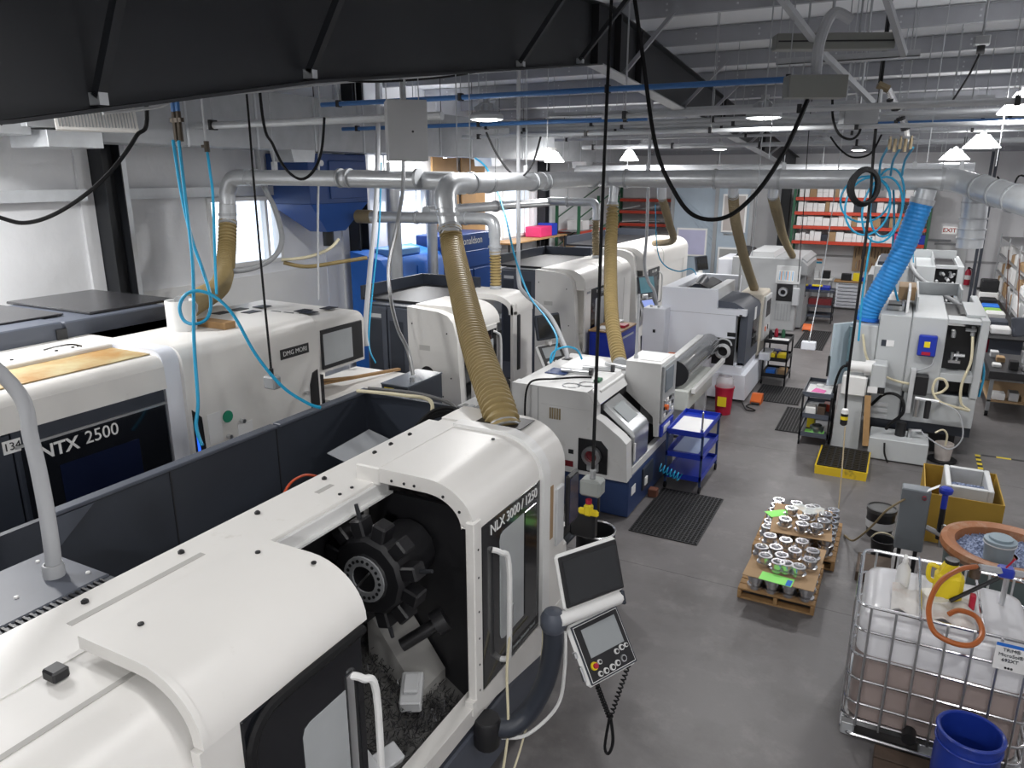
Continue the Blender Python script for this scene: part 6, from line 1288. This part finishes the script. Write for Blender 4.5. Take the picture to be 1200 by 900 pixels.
for y in (18.7,21.2,23.7): part(MB().bar((2.61,y-1.2,.3),(2.61,y+1.2,2.3),.02,.02),'brace',mat('rust brown steel',(.12,.05,.03),.6),T)
r9=random.Random(21)
for zi,z in enumerate((1.0,1.5,2.0)):
    y=17.7
    while y<27:
        w_=.35+.35*r9.random(); c=r9.random(); m_,cn=(PAPER,'white') if c<.6 else (GREYPAINT,'grey') if c<.75 else (CARD,'tan'); 
        solo(B(2.66,3.1,y,y+w_-.05,z+.002,z+.2+.22*r9.random(),.03),'stock_bag',m_,cn+' bundle on the '+('lower','middle','upper')[zi]+' shelf of the right wall rack','bundle','bundles on the right wall rack'); y+=w_
for x in (2.05,2.17): struct(B(x,x+.08,27.9,27.98,0,5.1),'trim_%d'%(10 if x<2.1 else 11),CHARL)
# ================================================================== OVERHEAD SERVICES
CABLES=[]
CABLES.append(('power_cable','thick black cable sagging between two drops below the roof','cable',RUBBER,0.022,[(-2.69, 7.65, 6.26), (-2.45, 7.4, 5.44), (-2.19, 7.14, 4.57), (-1.98, 7.12, 4.15), (-1.78, 7.16, 3.93), (-1.52, 7.28, 3.92), (-1.3, 7.46, 4.13), (-1.13, 7.66, 4.46), (-1.03, 7.81, 4.77), (-0.99, 8.02, 4.99)]))
CABLES.append(('power_cable','black cable swagged beside the dark column on the window wall','cable',RUBBER,0.019,[(-6.4, 4.94, 4.89), (-6.45, 4.83, 4.65), (-6.5, 4.61, 4.38), (-6.58, 4.38, 4.16), (-6.72, 4.12, 3.97), (-6.84, 3.92, 3.9), (-6.94, 3.77, 3.95), (-7.12, 3.49, 4.1)]))
CABLES.append(('power_cable','black cable looping in front of the blue wall hopper','cable',RUBBER,0.016,[(-6.46, 6.44, 4.94), (-6.24, 6.34, 4.62), (-6.01, 6.26, 4.37), (-5.85, 6.31, 4.26), (-5.74, 6.4, 4.35), (-5.76, 6.57, 4.57), (-5.85, 6.75, 4.91)]))
CABLES.append(('drop_cord','thin black cord over the rust stained lathe with a grey box at its end','cord',RUBBER,0.011,[(-6.12, 5.91, 4.92), (-5.81, 5.6, 4.18), (-5.47, 5.27, 3.31), (-5.13, 4.95, 2.48)]))
CABLES.append(('drop_cord','long thick black cord holding the yellow emergency stop box','cord',RUBBER,0.017,[(-2.93, 7.83, 6.47), (-2.74, 7.27, 5.14), (-2.56, 6.76, 3.95), (-2.41, 6.35, 2.81), (-2.26, 5.94, 1.63)]))
CABLES.append(('drop_cord','black cord with a coiled bundle and a plug in front of the mill','cord',RUBBER,0.02,[(-0.52, 11.33, 5.44), (-0.51, 11.33, 4.68), (-0.48, 11.38, 4.03), (-0.47, 11.36, 3.23), (-0.47, 11.3, 2.29), (-0.47, 11.3, 1.55), (-0.45, 11.27, 1.07)]))
CABLES.append(('rope','thin brown cord hanging from the plug down to the pallets','cord',BROWNHOSE,0.01,[(-0.42, 11.2, 0.81), (-0.36, 10.49, 0.3), (-0.32, 9.89, -0.2), (-0.33, 9.56, -0.48), (-0.2, 9.4, -0.45), (-0.05, 9.42, -0.27), (0.09, 9.55, -0.09)]))
CABLES.append(('hanging_cord','thin pale rod hanging in front of the parts rack with a weight','cord',GALV,0.008,[(-1.14, 14.18, 4.72), (-1.13, 13.69, 3.55), (-1.14, 13.27, 2.6), (-1.18, 12.84, 1.67)]))
CABLES.append(('hanging_cord','thin dark cord hanging by the grey lathe end','cord',RUBBER,0.008,[(-1.79, 15.14, 5.13), (-1.7, 14.76, 3.78), (-1.61, 14.27, 2.45)]))
CABLES.append(('black_cable','slack black cable under the flat ceiling box','cable',RUBBER,0.016,[(-1.01, 10.54, 5.22), (-0.97, 10.48, 4.97), (-0.88, 10.47, 4.79), (-0.75, 10.52, 4.73), (-0.67, 10.58, 4.79), (-0.65, 10.63, 4.92)]))
CABLES.append(('black_cable','slack black cable under the far roof over the aisle','cable',RUBBER,0.016,[(-1.27, 13.58, 4.9), (-1.1, 13.61, 4.7), (-0.9, 13.68, 4.58), (-0.66, 13.82, 4.64), (-0.54, 13.97, 4.93)]))
CABLES.append(('black_cable','thin black cable swooping from the cable tray to the main duct','cable',RUBBER,0.016,[(-5.49, 9.75, 4.89), (-5.32, 9.74, 4.6), (-5.11, 9.77, 4.34), (-4.95, 9.83, 4.29), (-4.84, 9.95, 4.48), (-4.79, 10.09, 4.83)]))
CABLES.append(('black_cable','thin black cable running along the foot of the dark rafter','cable',RUBBER,0.012,[(-6.16, 3.47, 4.67), (-6.01, 3.73, 4.89), (-5.86, 3.96, 5.0), (-5.72, 4.27, 5.01), (-5.58, 4.82, 5.03), (-5.53, 5.46, 5.12), (-5.53, 6.1, 5.29), (-5.3, 6.68, 5.25), (-5.02, 7.55, 5.35), (-4.84, 8.4, 5.51), (-4.74, 9.23, 5.73), (-4.24, 10.48, 5.9)]))
CABLES.append(('grey_cable','pale grey cable running along the rafter bottom flange','cable',WHITEPIPE,0.014,[(-5.83, 4.09, 4.78), (-5.76, 4.56, 4.86), (-5.84, 4.9, 4.97), (-5.68, 5.6, 5.07), (-5.45, 6.59, 5.24), (-5.03, 7.93, 5.43), (-4.58, 9.28, 5.63), (-4.23, 10.46, 5.84)]))
CABLES.append(('air_hose','blue air hose dropping from the twin taps and looping once over the lathe','hose',AIRBLUE,0.016,[(-6.5, 5.27, 4.63), (-6.27, 5.11, 4.1), (-6.04, 4.98, 3.71), (-5.83, 4.89, 3.43), (-5.65, 4.79, 3.2), (-5.61, 4.7, 3.04), (-5.66, 4.6, 2.99), (-5.76, 4.56, 3.02), (-5.81, 4.57, 3.14), (-5.77, 4.62, 3.25), (-5.66, 4.69, 3.28), (-5.51, 4.75, 3.21), (-5.35, 4.78, 3.05), (-5.14, 4.79, 2.72), (-4.89, 4.83, 2.44), (-4.66, 4.9, 2.29), (-4.55, 4.95, 2.25)]))
CABLES.append(('air_hose','blue air hose hanging straight down the front of the rust stained lathe','hose',AIRBLUE,0.016,[(-6.36, 5.22, 4.62), (-6.15, 5.05, 4.11), (-5.84, 4.79, 3.5), (-5.61, 4.52, 2.85), (-5.39, 4.31, 2.37), (-5.34, 4.22, 2.17), (-5.23, 4.17, 2.02)]))
CABLES.append(('air_hose','short teal air hose below the lone tap','hose',AIRBLUE,0.016,[(-7.29, 6.36, 4.56), (-7.22, 6.31, 4.3), (-7.16, 6.26, 4.05), (-7.06, 6.11, 3.4), (-6.95, 5.98, 2.98)]))
CABLES.append(('air_hose','thin blue air hose by the silver conduit near the window wall','hose',AIRBLUE,0.012,[(-6.89, 9.12, 4.48), (-6.73, 8.78, 3.54), (-6.65, 8.49, 2.84), (-6.48, 8.1, 2.06), (-6.23, 7.91, 1.82)]))
CABLES.append(('air_hose','blue air hose crossing to the grey lathe with blue base','hose',AIRBLUE,0.014,[(-5.9, 10.13, 4.55), (-5.65, 10.08, 4.37), (-5.33, 9.96, 3.82), (-5.0, 9.69, 3.17), (-4.66, 9.47, 2.66), (-4.32, 9.33, 2.38), (-4.07, 9.15, 2.16), (-4.03, 8.99, 1.96), (-4.04, 8.89, 1.86), (-4.05, 8.98, 1.98), (-3.95, 9.17, 2.03), (-3.84, 9.32, 1.97), (-3.76, 9.33, 1.84)]))
CABLES.append(('air_hose','blue air hose curving over the side of the mill','hose',AIRBLUE,0.018,[(-0.32, 14.61, 4.38), (-0.19, 14.19, 3.55), (-0.13, 13.77, 2.89), (0.02, 13.57, 2.36), (0.22, 13.47, 2.09), (0.49, 13.42, 1.87), (0.8, 13.5, 1.79), (1.11, 13.58, 1.73), (1.32, 13.62, 1.5), (1.39, 13.57, 1.24), (1.36, 13.45, 0.91)]))
CABLES.append(('air_hose','thin blue air hose behind the mill by the dark rack','hose',AIRBLUE,0.012,[(0.13, 19.54, 4.4), (0.22, 19.21, 3.21), (0.22, 19.0, 2.56), (0.37, 18.91, 2.01), (0.53, 19.02, 1.72)]))
CABLES.append(('air_hose','thin blue air hose dropping from the far main duct to the third cream lathe','hose',AIRBLUE,0.014,[(-5.16, 17.02, 3.65), (-4.97, 16.7, 2.72), (-4.76, 16.58, 2.36), (-4.42, 16.6, 2.22), (-4.11, 16.66, 2.27), (-3.86, 16.53, 1.84)]))
CABLES.append(('cream_hose','cream tube dipping from the blue hopper along the wall','hose',CREAMHOSE,0.024,[(-7.84, 9.2, 3.34), (-7.89, 9.01, 3.2), (-8.1, 8.75, 3.09), (-8.37, 8.48, 3.06)]))
CABLES.append(('brown_hose','brown ribbed hose running along the window wall','hose',TANHOSE,0.03,[(-8.41, 8.56, 3.01), (-8.15, 8.79, 2.94), (-7.76, 9.13, 3.0), (-7.41, 9.33, 3.06)]))
CABLES.append(('grey_hose','fat grey hose hanging in a bow in front of the first window','hose',MIDGREY,0.038,[(-8.67, 8.47, 4.61), (-8.46, 8.33, 4.18), (-8.18, 8.24, 3.83), (-7.96, 8.11, 3.42), (-7.96, 7.91, 3.17), (-8.14, 7.66, 3.03), (-8.37, 7.41, 3.0)]))
CABLES.append(('conduit','silver flexible conduit rising from the black box behind the guard','conduit',STEEL,0.022,[(-4.68, 6.6, 2.15), (-4.77, 6.64, 2.42), (-4.96, 6.73, 2.63), (-5.13, 6.85, 2.94), (-5.2, 6.94, 3.32), (-5.17, 7.1, 3.79), (-5.2, 7.3, 4.45)]))
CABLES.append(('conduit','straight grey conduit rising at the end of the rust stained lathe','conduit',WHITEPIPE,0.034,[(-6.18, 7.68, 2.11), (-6.23, 7.73, 2.33), (-6.33, 8.01, 3.03), (-6.51, 8.47, 4.02), (-6.78, 8.96, 5.28)]))
CABLES.append(('conduit','thin grey conduit drop below the ceiling box beside the blue hopper','conduit',WHITEPIPE,0.016,[(-7.59, 8.37, 2.52), (-7.74, 8.64, 3.64), (-7.95, 9.08, 5.34)]))
CABLES.append(('conduit','grey conduit with a bend down to the cool white lathe','conduit',WHITEPIPE,0.034,[(-4.4, 15.22, 1.16), (-4.56, 15.36, 1.86), (-4.72, 15.36, 2.12), (-4.87, 15.5, 2.46), (-4.95, 15.8, 3.16), (-5.19, 16.47, 4.94)]))
CABLES.append(('suspension_rod','thin steel rod in front of the tan hose','rod',GALV,0.007,[(-4.84, 8.29, 6.64), (-4.68, 7.96, 5.3), (-4.56, 7.71, 4.35)]))
CABLES.append(('suspension_rod','thin steel hanger rod under the roof','rod',GALVD,0.006,[(-4.98, 8.28, 6.83), (-4.85, 7.99, 5.68), (-4.69, 7.64, 4.35)]))
CABLES.append(('suspension_rod','thin steel hanger rod under the roof','rod',GALVD,0.006,[(-4.53, 9.78, 7.12), (-4.38, 9.45, 5.85), (-4.21, 9.07, 4.36)]))
CABLES.append(('suspension_rod','thin steel hanger rod under the roof','rod',GALVD,0.006,[(-2.09, 10.54, 7.0), (-1.95, 10.23, 5.78), (-1.65, 9.61, 3.34)]))
CABLES.append(('suspension_rod','thin steel hanger rod under the roof','rod',GALVD,0.006,[(-1.86, 10.41, 6.94), (-1.72, 10.1, 5.75), (-1.58, 9.78, 4.5)]))
CABLES.append(('suspension_rod','thin steel hanger rod under the roof','rod',GALVD,0.006,[(-0.17, 11.92, 7.09), (-0.03, 11.59, 5.83), (0.13, 11.24, 4.46)]))
CABLES.append(('suspension_rod','thin steel hanger rod under the roof','rod',GALVD,0.006,[(0.13, 13.34, 7.38), (0.29, 12.98, 5.99), (0.35, 12.81, 5.35)]))
CABLES.append(('suspension_rod','thin steel hanger rod under the roof','rod',GALVD,0.006,[(0.0, 13.91, 7.53), (0.17, 13.53, 6.07), (0.37, 13.09, 4.37)]))
CABLES.append(('suspension_rod','thin steel hanger rod under the roof','rod',GALVD,0.006,[(0.54, 11.03, 6.8), (0.67, 10.74, 5.67), (0.82, 10.41, 4.4)]))
CABLES.append(('suspension_rod','thin steel hanger rod under the roof','rod',GALVD,0.006,[(-0.97, 10.62, 6.88), (-0.83, 10.32, 5.72), (-0.81, 10.24, 5.42)]))
CABLES.append(('suspension_rod','thin steel hanger rod under the roof','rod',GALVD,0.006,[(-0.95, 11.01, 6.97), (-0.82, 10.7, 5.76), (-0.8, 10.61, 5.46)]))
CABLES.append(('suspension_rod','thin steel hanger rod under the roof','rod',GALVD,0.006,[(-0.46, 12.4, 7.24), (-0.31, 12.06, 5.91), (-0.2, 11.8, 4.91)]))
for i,(nm,lab,cat_,m_,r_,pts) in enumerate(CABLES):
    if nm=='suspension_rod': pts=[(pts[-1][0],pts[-1][1],max(roofz(pts[-1][1])+.02,5)),pts[-1]]
    elif pts[0][2]>4.45 and nm not in('black_cable','grey_cable','air_hose') : pts=[(pts[0][0],pts[0][1],roofz(pts[0][1])+.01)]+pts
    elif nm=='conduit' and pts[-1][2]>4.3: pts=pts+[(pts[-1][0],pts[-1][1],roofz(pts[-1][1])+.01)]
    m=MB().tube(spline(pts,7),r_,6 if r_<.03 else 10)
    solo(m,nm,m_,lab,cat_,'hanger rods under the roof' if nm=='suspension_rod' and 'tan hose' not in lab else None)
# pendant ends
T=thing('pendant_box','small grey switch box at the end of the cord over the lathe','switch box',(-5.43,5.0,2.25)); px,py,pz=CABLES[3][5][-1]
T.location=(px,py,pz-.12); part(B(px-.07,px+.07,py-.05,py+.05,pz-.12,pz,.012),'box',MIDGREY,T); part(MB().cyl((px,py,pz),(px,py,pz+.07),.02,n=8),'gland',BLACK,T)
px,py,pz=CABLES[4][5][-1]
T=thing('emergency_stop','yellow emergency stop station below a grey junction box on the long cord','stop button',(px,py,pz-.35)); part(B(px-.1,px+.1,py-.08,py+.08,pz-.16,pz,.02),'junction_box',mat('grey green cast box',(.30,.32,.31),.4),T); part(MB().cyl((px,py,pz),(px,py,pz+.08),.03,n=10),'gland',MIDGREY,T)
part(B(px-.04,px+.04,py-.12,py-.04,pz-.34,pz-.22,.02).box(px-.1,px+.1,py-.1,py-.06,pz-.34,pz-.27,.02),'stop_housing',YEL2,T); part(MB().cyl((px,py-.08,pz-.22),(px,py-.08,pz-.18),.03,n=12),'stop_button',REDP,T); part(B(px-.2,px+.05,py-.05,py+.05,pz-.6,pz-.34,.02),'black_bracket',BLACK,T); part(B(px+.06,px+.08,py-.02,py,pz-.34,pz-.1),'strap',BLACK,T)
px,py,pz=CABLES[5][5][-1]
T=thing('plug_connector','black and yellow plug connector on the hanging cord by the mill','plug',(px,py,pz-.22)); part(MB().lathe([(.02,.0),(.045,-.02),(.05,-.08)],(px,py,pz),14),'cap',WHITE2,T); part(MB().lathe([(.05,-.08),(.05,-.24),(.03,-.26),(.001,-.26)],(px,py,pz),14),'body',BLACK,T); part(MB().lathe([(.0515,-.12),(.0515,-.17)],(px,py,pz),14),'band',YEL2,T)
# coil bundle on the cord
T=thing('cord_bundle','coiled black cord bundle hanging in front of the main duct','cord',(-.57,11.38,4.0)); c=Vector((-.57,11.35,4.15)); ux=Vector((math.cos(.48),math.sin(.48),0)); uz=Vector((0,0,1))
for k in range(12): part(MB().tube([c+ux*(.165+.012*(k%4))*math.cos(a*math.pi/12)+uz*(.205+.012*(k%5))*math.sin(a*math.pi/12)+Vector((-.3,.6,0)).normalized()*(.01*(k-6)) for a in range(24)],.013,6,closed=True),'loop',RUBBER,T)
part(B(c.x-.02,c.x+.02,c.y-.06,c.y+.06,c.z+.19,c.z+.24),'tie',BLACK,T)
# blue air hose coils by the mill drop
T=thing('air_hose_coils','loops of blue air hose hanging under the air manifold','hose',(-.3,13.0,3.4))
for k,(cx,cz,rx,rz,dy) in enumerate(((-.55,3.85,.34,.42,0),(-.35,3.8,.30,.48,.08),(-.6,3.95,.38,.34,.15),(-.3,3.9,.25,.5,.2))):
    part(MB().tube([(cx+rx*math.cos(a*math.pi/12)*.88,12.6+dy+rx*math.cos(a*math.pi/12)*.46,cz+rz*math.sin(a*math.pi/12)) for a in range(24)],.016,7,closed=True),'loop',AIRBLUE,T)
for x,y in ((-.45,12.4),(-.3,12.5),(-.15,12.45)): part(cord(MB(),[(x+.1,y-.9,4.65),(x+.02,y-.3,4.5),(x,y+.2,4.3)],.016),'riser',AIRBLUE,T)
part(cord(MB(),[(-.45,12.7,3.4),(-.47,12.7,2.6),(-.44,12.6,1.8)],.016),'tail',AIRBLUE,T)
# air manifold: galvanised pipe with valves
T=thing('air_manifold','galvanised air drop with brass valves beneath the flat fixtures','pipe',(-.3,11.2,4.6))
part(MB().cyl((-.55,11.2,5.42),(-.42,11.24,5.36),.05,n=10),'tee',mat('tan brass',(.20,.16,.10),.4,.6),T); part(MB().cyl((-.42,11.24,5.36),(-.16,11.3,4.9),.04,n=10),'drop_leg',CHROME,T); part(MB().cyl((-.16,11.3,4.9),(-.12,11.3,4.72),.03,n=8),'drop_leg',WHITE2,T); part(MB().cyl((-.5,11.2,5.4),(-.5,11.22,5.0),.022,n=8),'drop_leg',GALV,T); part(MB().cyl((-.54,11.2,5.44),(-.54,11.2,roofz(11.2)+.01),.01,n=5),'hanger',BLACK,T)
for k in range(5): part(MB().cyl((-.32+.06*k,11.15,4.78-.03*(k%2)),(-.32+.06*k,11.15,4.62-.03*(k%2)),.022,n=8),'valve',mat('tan brass',(.20,.16,.10),.4,.6),T); part(MB().cyl((-.35,11.15,4.76),(-.04,11.15,4.76),.02,n=8),'header',GALV,T)
for k in range(4): part(MB().cyl((-.38+.07*k,11.26-.03*k,5.25-.12*k),(-.37+.07*k,11.27-.03*k,5.22-.12*k),.055,n=10),'tape_band',BLACK,T)
# taps feeding the blue hoses by the window side
T=thing('air_taps','pair of brass air taps on drop pipes above the blue hoses','tap',(-6.5,5.3,4.7))
for x,y in ((-6.52,5.33),(-6.42,5.3)): part(MB().cyl((x,y,5.2),(x,y,4.75),.022,n=8),'drop_pipe',PIPEBLUE,T); part(MB().cyl((x,y,4.9),(x,y,4.62),.024,n=8).box(x-.045,x+.045,y-.02,y+.02,4.8,4.84),'valve',mat('old bronze',(.07,.055,.04),.5,.4),T)
part(MB().cyl((-6.9,5.2,5.2),(-6.2,5.4,5.2),.03,n=8),'header',GALVD,T); part(MB().cyl((-6.6,5.3,5.2),(-6.6,5.3,roofz(5.3)+.01),.008,n=5),'hanger',BLACK,T)
T=thing('air_tap','single brass air tap above the teal hose','tap',(-7.28,6.36,4.4)); px,py,pz=CABLES[16][5][0]
T.location=(px,py,pz); part(MB().cyl((px,py,pz),(px,py,pz+.12),.03,n=8).box(px-.07,px+.02,py-.02,py+.02,pz+.05,pz+.08),'valve',mat('old bronze',(.16,.12,.08),.5,.4),T); part(MB().cyl((px,py,pz+.1),(px,py,roofz(py)+.01),.018,n=8),'drop_pipe',GALVD,T)
# pipes and conduits running across under the roof
def xpipe(y,z,x0,x1,r,m_,lab,hang=3):
    T=thing('overhead_pipe',lab,'pipe',((x0+x1)/2,y,z)); part(MB().tube([(x0,y,z),(x1,y,z)],r,10),'pipe_run',m_,T)
    n=max(2,int((x1-x0)/1.6))
    for i in range(n):
        x=x0+.3+(x1-x0-.6)*i/(n-1); part(MB().cyl((x,y,z),(x,y,roofz(y)+.01),.006,n=5),'hanger',GALVD,T); part(B(x-.025,x+.025,y-r*1.3,y+r*1.3,z-r*1.3,z+r*1.5,.004),'hanger_clip',BLACK,T)
xpipe(8.5,5.24,-7.4,-.95,.032,PIPEBLUE,'blue compressed air pipe crossing below the rafter')
xpipe(11.9,4.98,-.6,3.2,.03,PIPEBLUE,'blue compressed air pipe on the right beyond the air drop')
xpipe(10.0,5.02,-8.3,-3.2,.03,PIPEBLUE,'short blue compressed air pipe beside the rectangular duct')
xpipe(9.4,5.02,-3.6,3.2,.035,GALV,'bright galvanised pipe beneath the flat fixtures')
xpipe(11.2,5.06,-6.6,3.2,.03,GALVD,'dull conduit crossing behind the bright galvanised pipe')
xpipe(10.6,4.88,-6.4,3.2,.028,GALV,'low galvanised conduit crossing above the main duct')
xpipe(12.6,5.1,-6.6,3.2,.04,GALVD,'thick dull pipe crossing above the main duct')
xpipe(14.5,5.15,-7.6,3.2,.04,GALVD,'thick dull pipe behind the main duct')
xpipe(16.8,5.1,-7.6,3.2,.03,GALVD,'dull conduit crossing the middle of the hall')
xpipe(18.5,4.98,-7.6,3.2,.05,GALVD,'fat dull pipe crossing far back in the hall')
xpipe(7.2,4.92,-8.4,-4.6,.045,GALV,'galvanised pipe running into the grey ceiling box')
# strut channel trays
for i,(y,z,x0,x1,lab) in enumerate(((9.9,5.55,-1.6,-.1,'short grey strut channel above the ceiling boxes'),(13.4,5.35,-6.2,.9,'long grey strut channel over the main duct'),(15.6,5.2,-6.0,.6,'second grey strut channel farther over the hall'))):
    T=thing('strut_channel',lab,'channel',((x0+x1)/2,y,z)); part(MB().box(x0,x1,y-.1,y+.1,z,z+.01).box(x0,x1,y-.1,y-.09,z,z+.07).box(x0,x1,y+.09,y+.1,z,z+.07),'tray',GALVD,T)
    for x in (x0+.1,(x0+x1)/2,x1-.1): part(MB().cyl((x,y,z),(x,y,roofz(y)+.01),.006,n=5),'hanger',GALVD,T)
# ceiling boxes
T=thing('ceiling_box','tall grey electrical box on the ceiling pipe beside the blue hopper','electrical box',(-4.4,6.1,4.4))
m=MB(); m.M=Matrix.Translation((-4.62,6.55,4.44))@Matrix.Rotation(.72,4,'Z'); m.box(-.2,.2,-.15,.15,0,.58,.006); part(m,'enclosure',mat('light grey enclosure',(.40,.41,.42),.4),T); m2=MB(); m2.M=m.M; m2.cyl((.05,-.155,.28),(.05,-.15,.28),.012,n=8); part(m2,'latch',BLACK,T); part(MB().cyl((-4.62,6.55,5.0),(-4.62,6.55,roofz(6.55)+.01),.012,n=6),'hanger',GALVD,T)
T=thing('ceiling_box','flat grey ceiling box with two black cables below','electrical box',(-.93,7.97,5.0)); m=MB(); m.M=Matrix.Translation((-.93,7.97,5.0))@Matrix.Rotation(.45,4,'Z'); m.box(-.27,.27,-.1,.1,0,.2,.006); part(m,'enclosure',mat('drab grey enclosure',(.20,.205,.19),.45),T); part(MB().tube(spline([(-.93,7.97,5.2),(-.93,8.0,5.5),(-.85,8.1,5.75),(-.7,8.2,5.7)],6),.05,10),'conduit',GALVD,T); part(MB().cyl((-.85,8.1,5.75),(-.85,8.1,roofz(8.1)+.01),.015,n=6),'hanger',GALVD,T)
T=thing('ceiling_box','small grey ceiling box behind the flat one with a cable','electrical box',(-.63,10.43,4.9)); m=MB(); m.M=Matrix.Translation((-.68,10.4,4.9))@Matrix.Rotation(.4,4,'Z'); m.box(-.2,.2,-.1,.1,0,.18,.006); part(m,'enclosure',MIDGREY,T); part(MB().cyl((-.68,10.4,5.08),(-.68,10.4,roofz(10.4)+.01),.015,n=6),'hanger',GALVD,T)
T=thing('strip_light','long grey strip fixture above the flat ceiling box','light fixture',(-.95,9.3,5.65)); m=MB(); m.M=Matrix.Translation((-.95,9.3,5.6))@Matrix.Rotation(.42,4,'Z'); m.box(-.62,.62,-.1,.1,0,.16,.01); part(m,'housing',mat('drab grey enclosure',(.20,.205,.19),.45),T); m=MB(); m.M=Matrix.Translation((-.95,9.3,5.6))@Matrix.Rotation(.42,4,'Z'); m.box(-.6,.6,-.105,-.1,.07,.085); part(m,'seam',BLACK,T); [part(MB().cyl((x,y,5.7),(x,y,roofz(y)+.01),.01,n=5),'hanger',GALVD,T) for x,y in ((-1.2,9.2),(-.7,9.4))]
# roof box speaker/reel
T=thing('cord_reel','small cord reel fixed under the roof on the right','reel',(.5,10.6,5.6)); part(MB().box(.42,.58,10.52,10.68,5.72,5.82,.01),'bracket',MIDGREY,T); part(MB().cyl((.46,10.6,5.68),(.54,10.6,5.68),.05,n=12),'spool',BLACK,T); part(cord(MB(),[(.5,10.6,5.65),(.42,10.62,5.4),(.3,10.66,5.15)],.012),'lead',RUBBER,T); part(MB().cyl((.5,10.6,5.8),(.5,10.6,roofz(10.6)+.01),.015,n=6),'hanger',GALVD,T)
# floor tape
for i in range(8): solo(B(1.43,1.50,12.5+i*.1,12.6+i*.1,0,.003),'floor_tape',YEL2 if i%2 else BLACK,('yellow' if i%2 else 'black')+' strip of hazard tape on the floor beside the mill','tape','hazard tape strips')
for i in range(8): solo(B(1.52+i*.2,1.72+i*.2,13.28,13.34,0,.003),'floor_tape',YEL2 if i%2 else BLACK,('yellow' if i%2 else 'black')+' hazard tape crossing the floor towards the right wall','tape','hazard tape strips')
px,py,pz=CABLES[7][5][-1]
T=thing('hook_box','small pale box hanging on the thin rod in front of the wire cart','box',(px,py,pz-.12)); part(B(px-.11,px+.11,py-.07,py+.07,pz-.13,pz,.01),'box',COOLWHITE,T); part(MB().cyl((px,py,pz),(px,py,pz+.06),.015,n=8),'eye',STEEL,T)
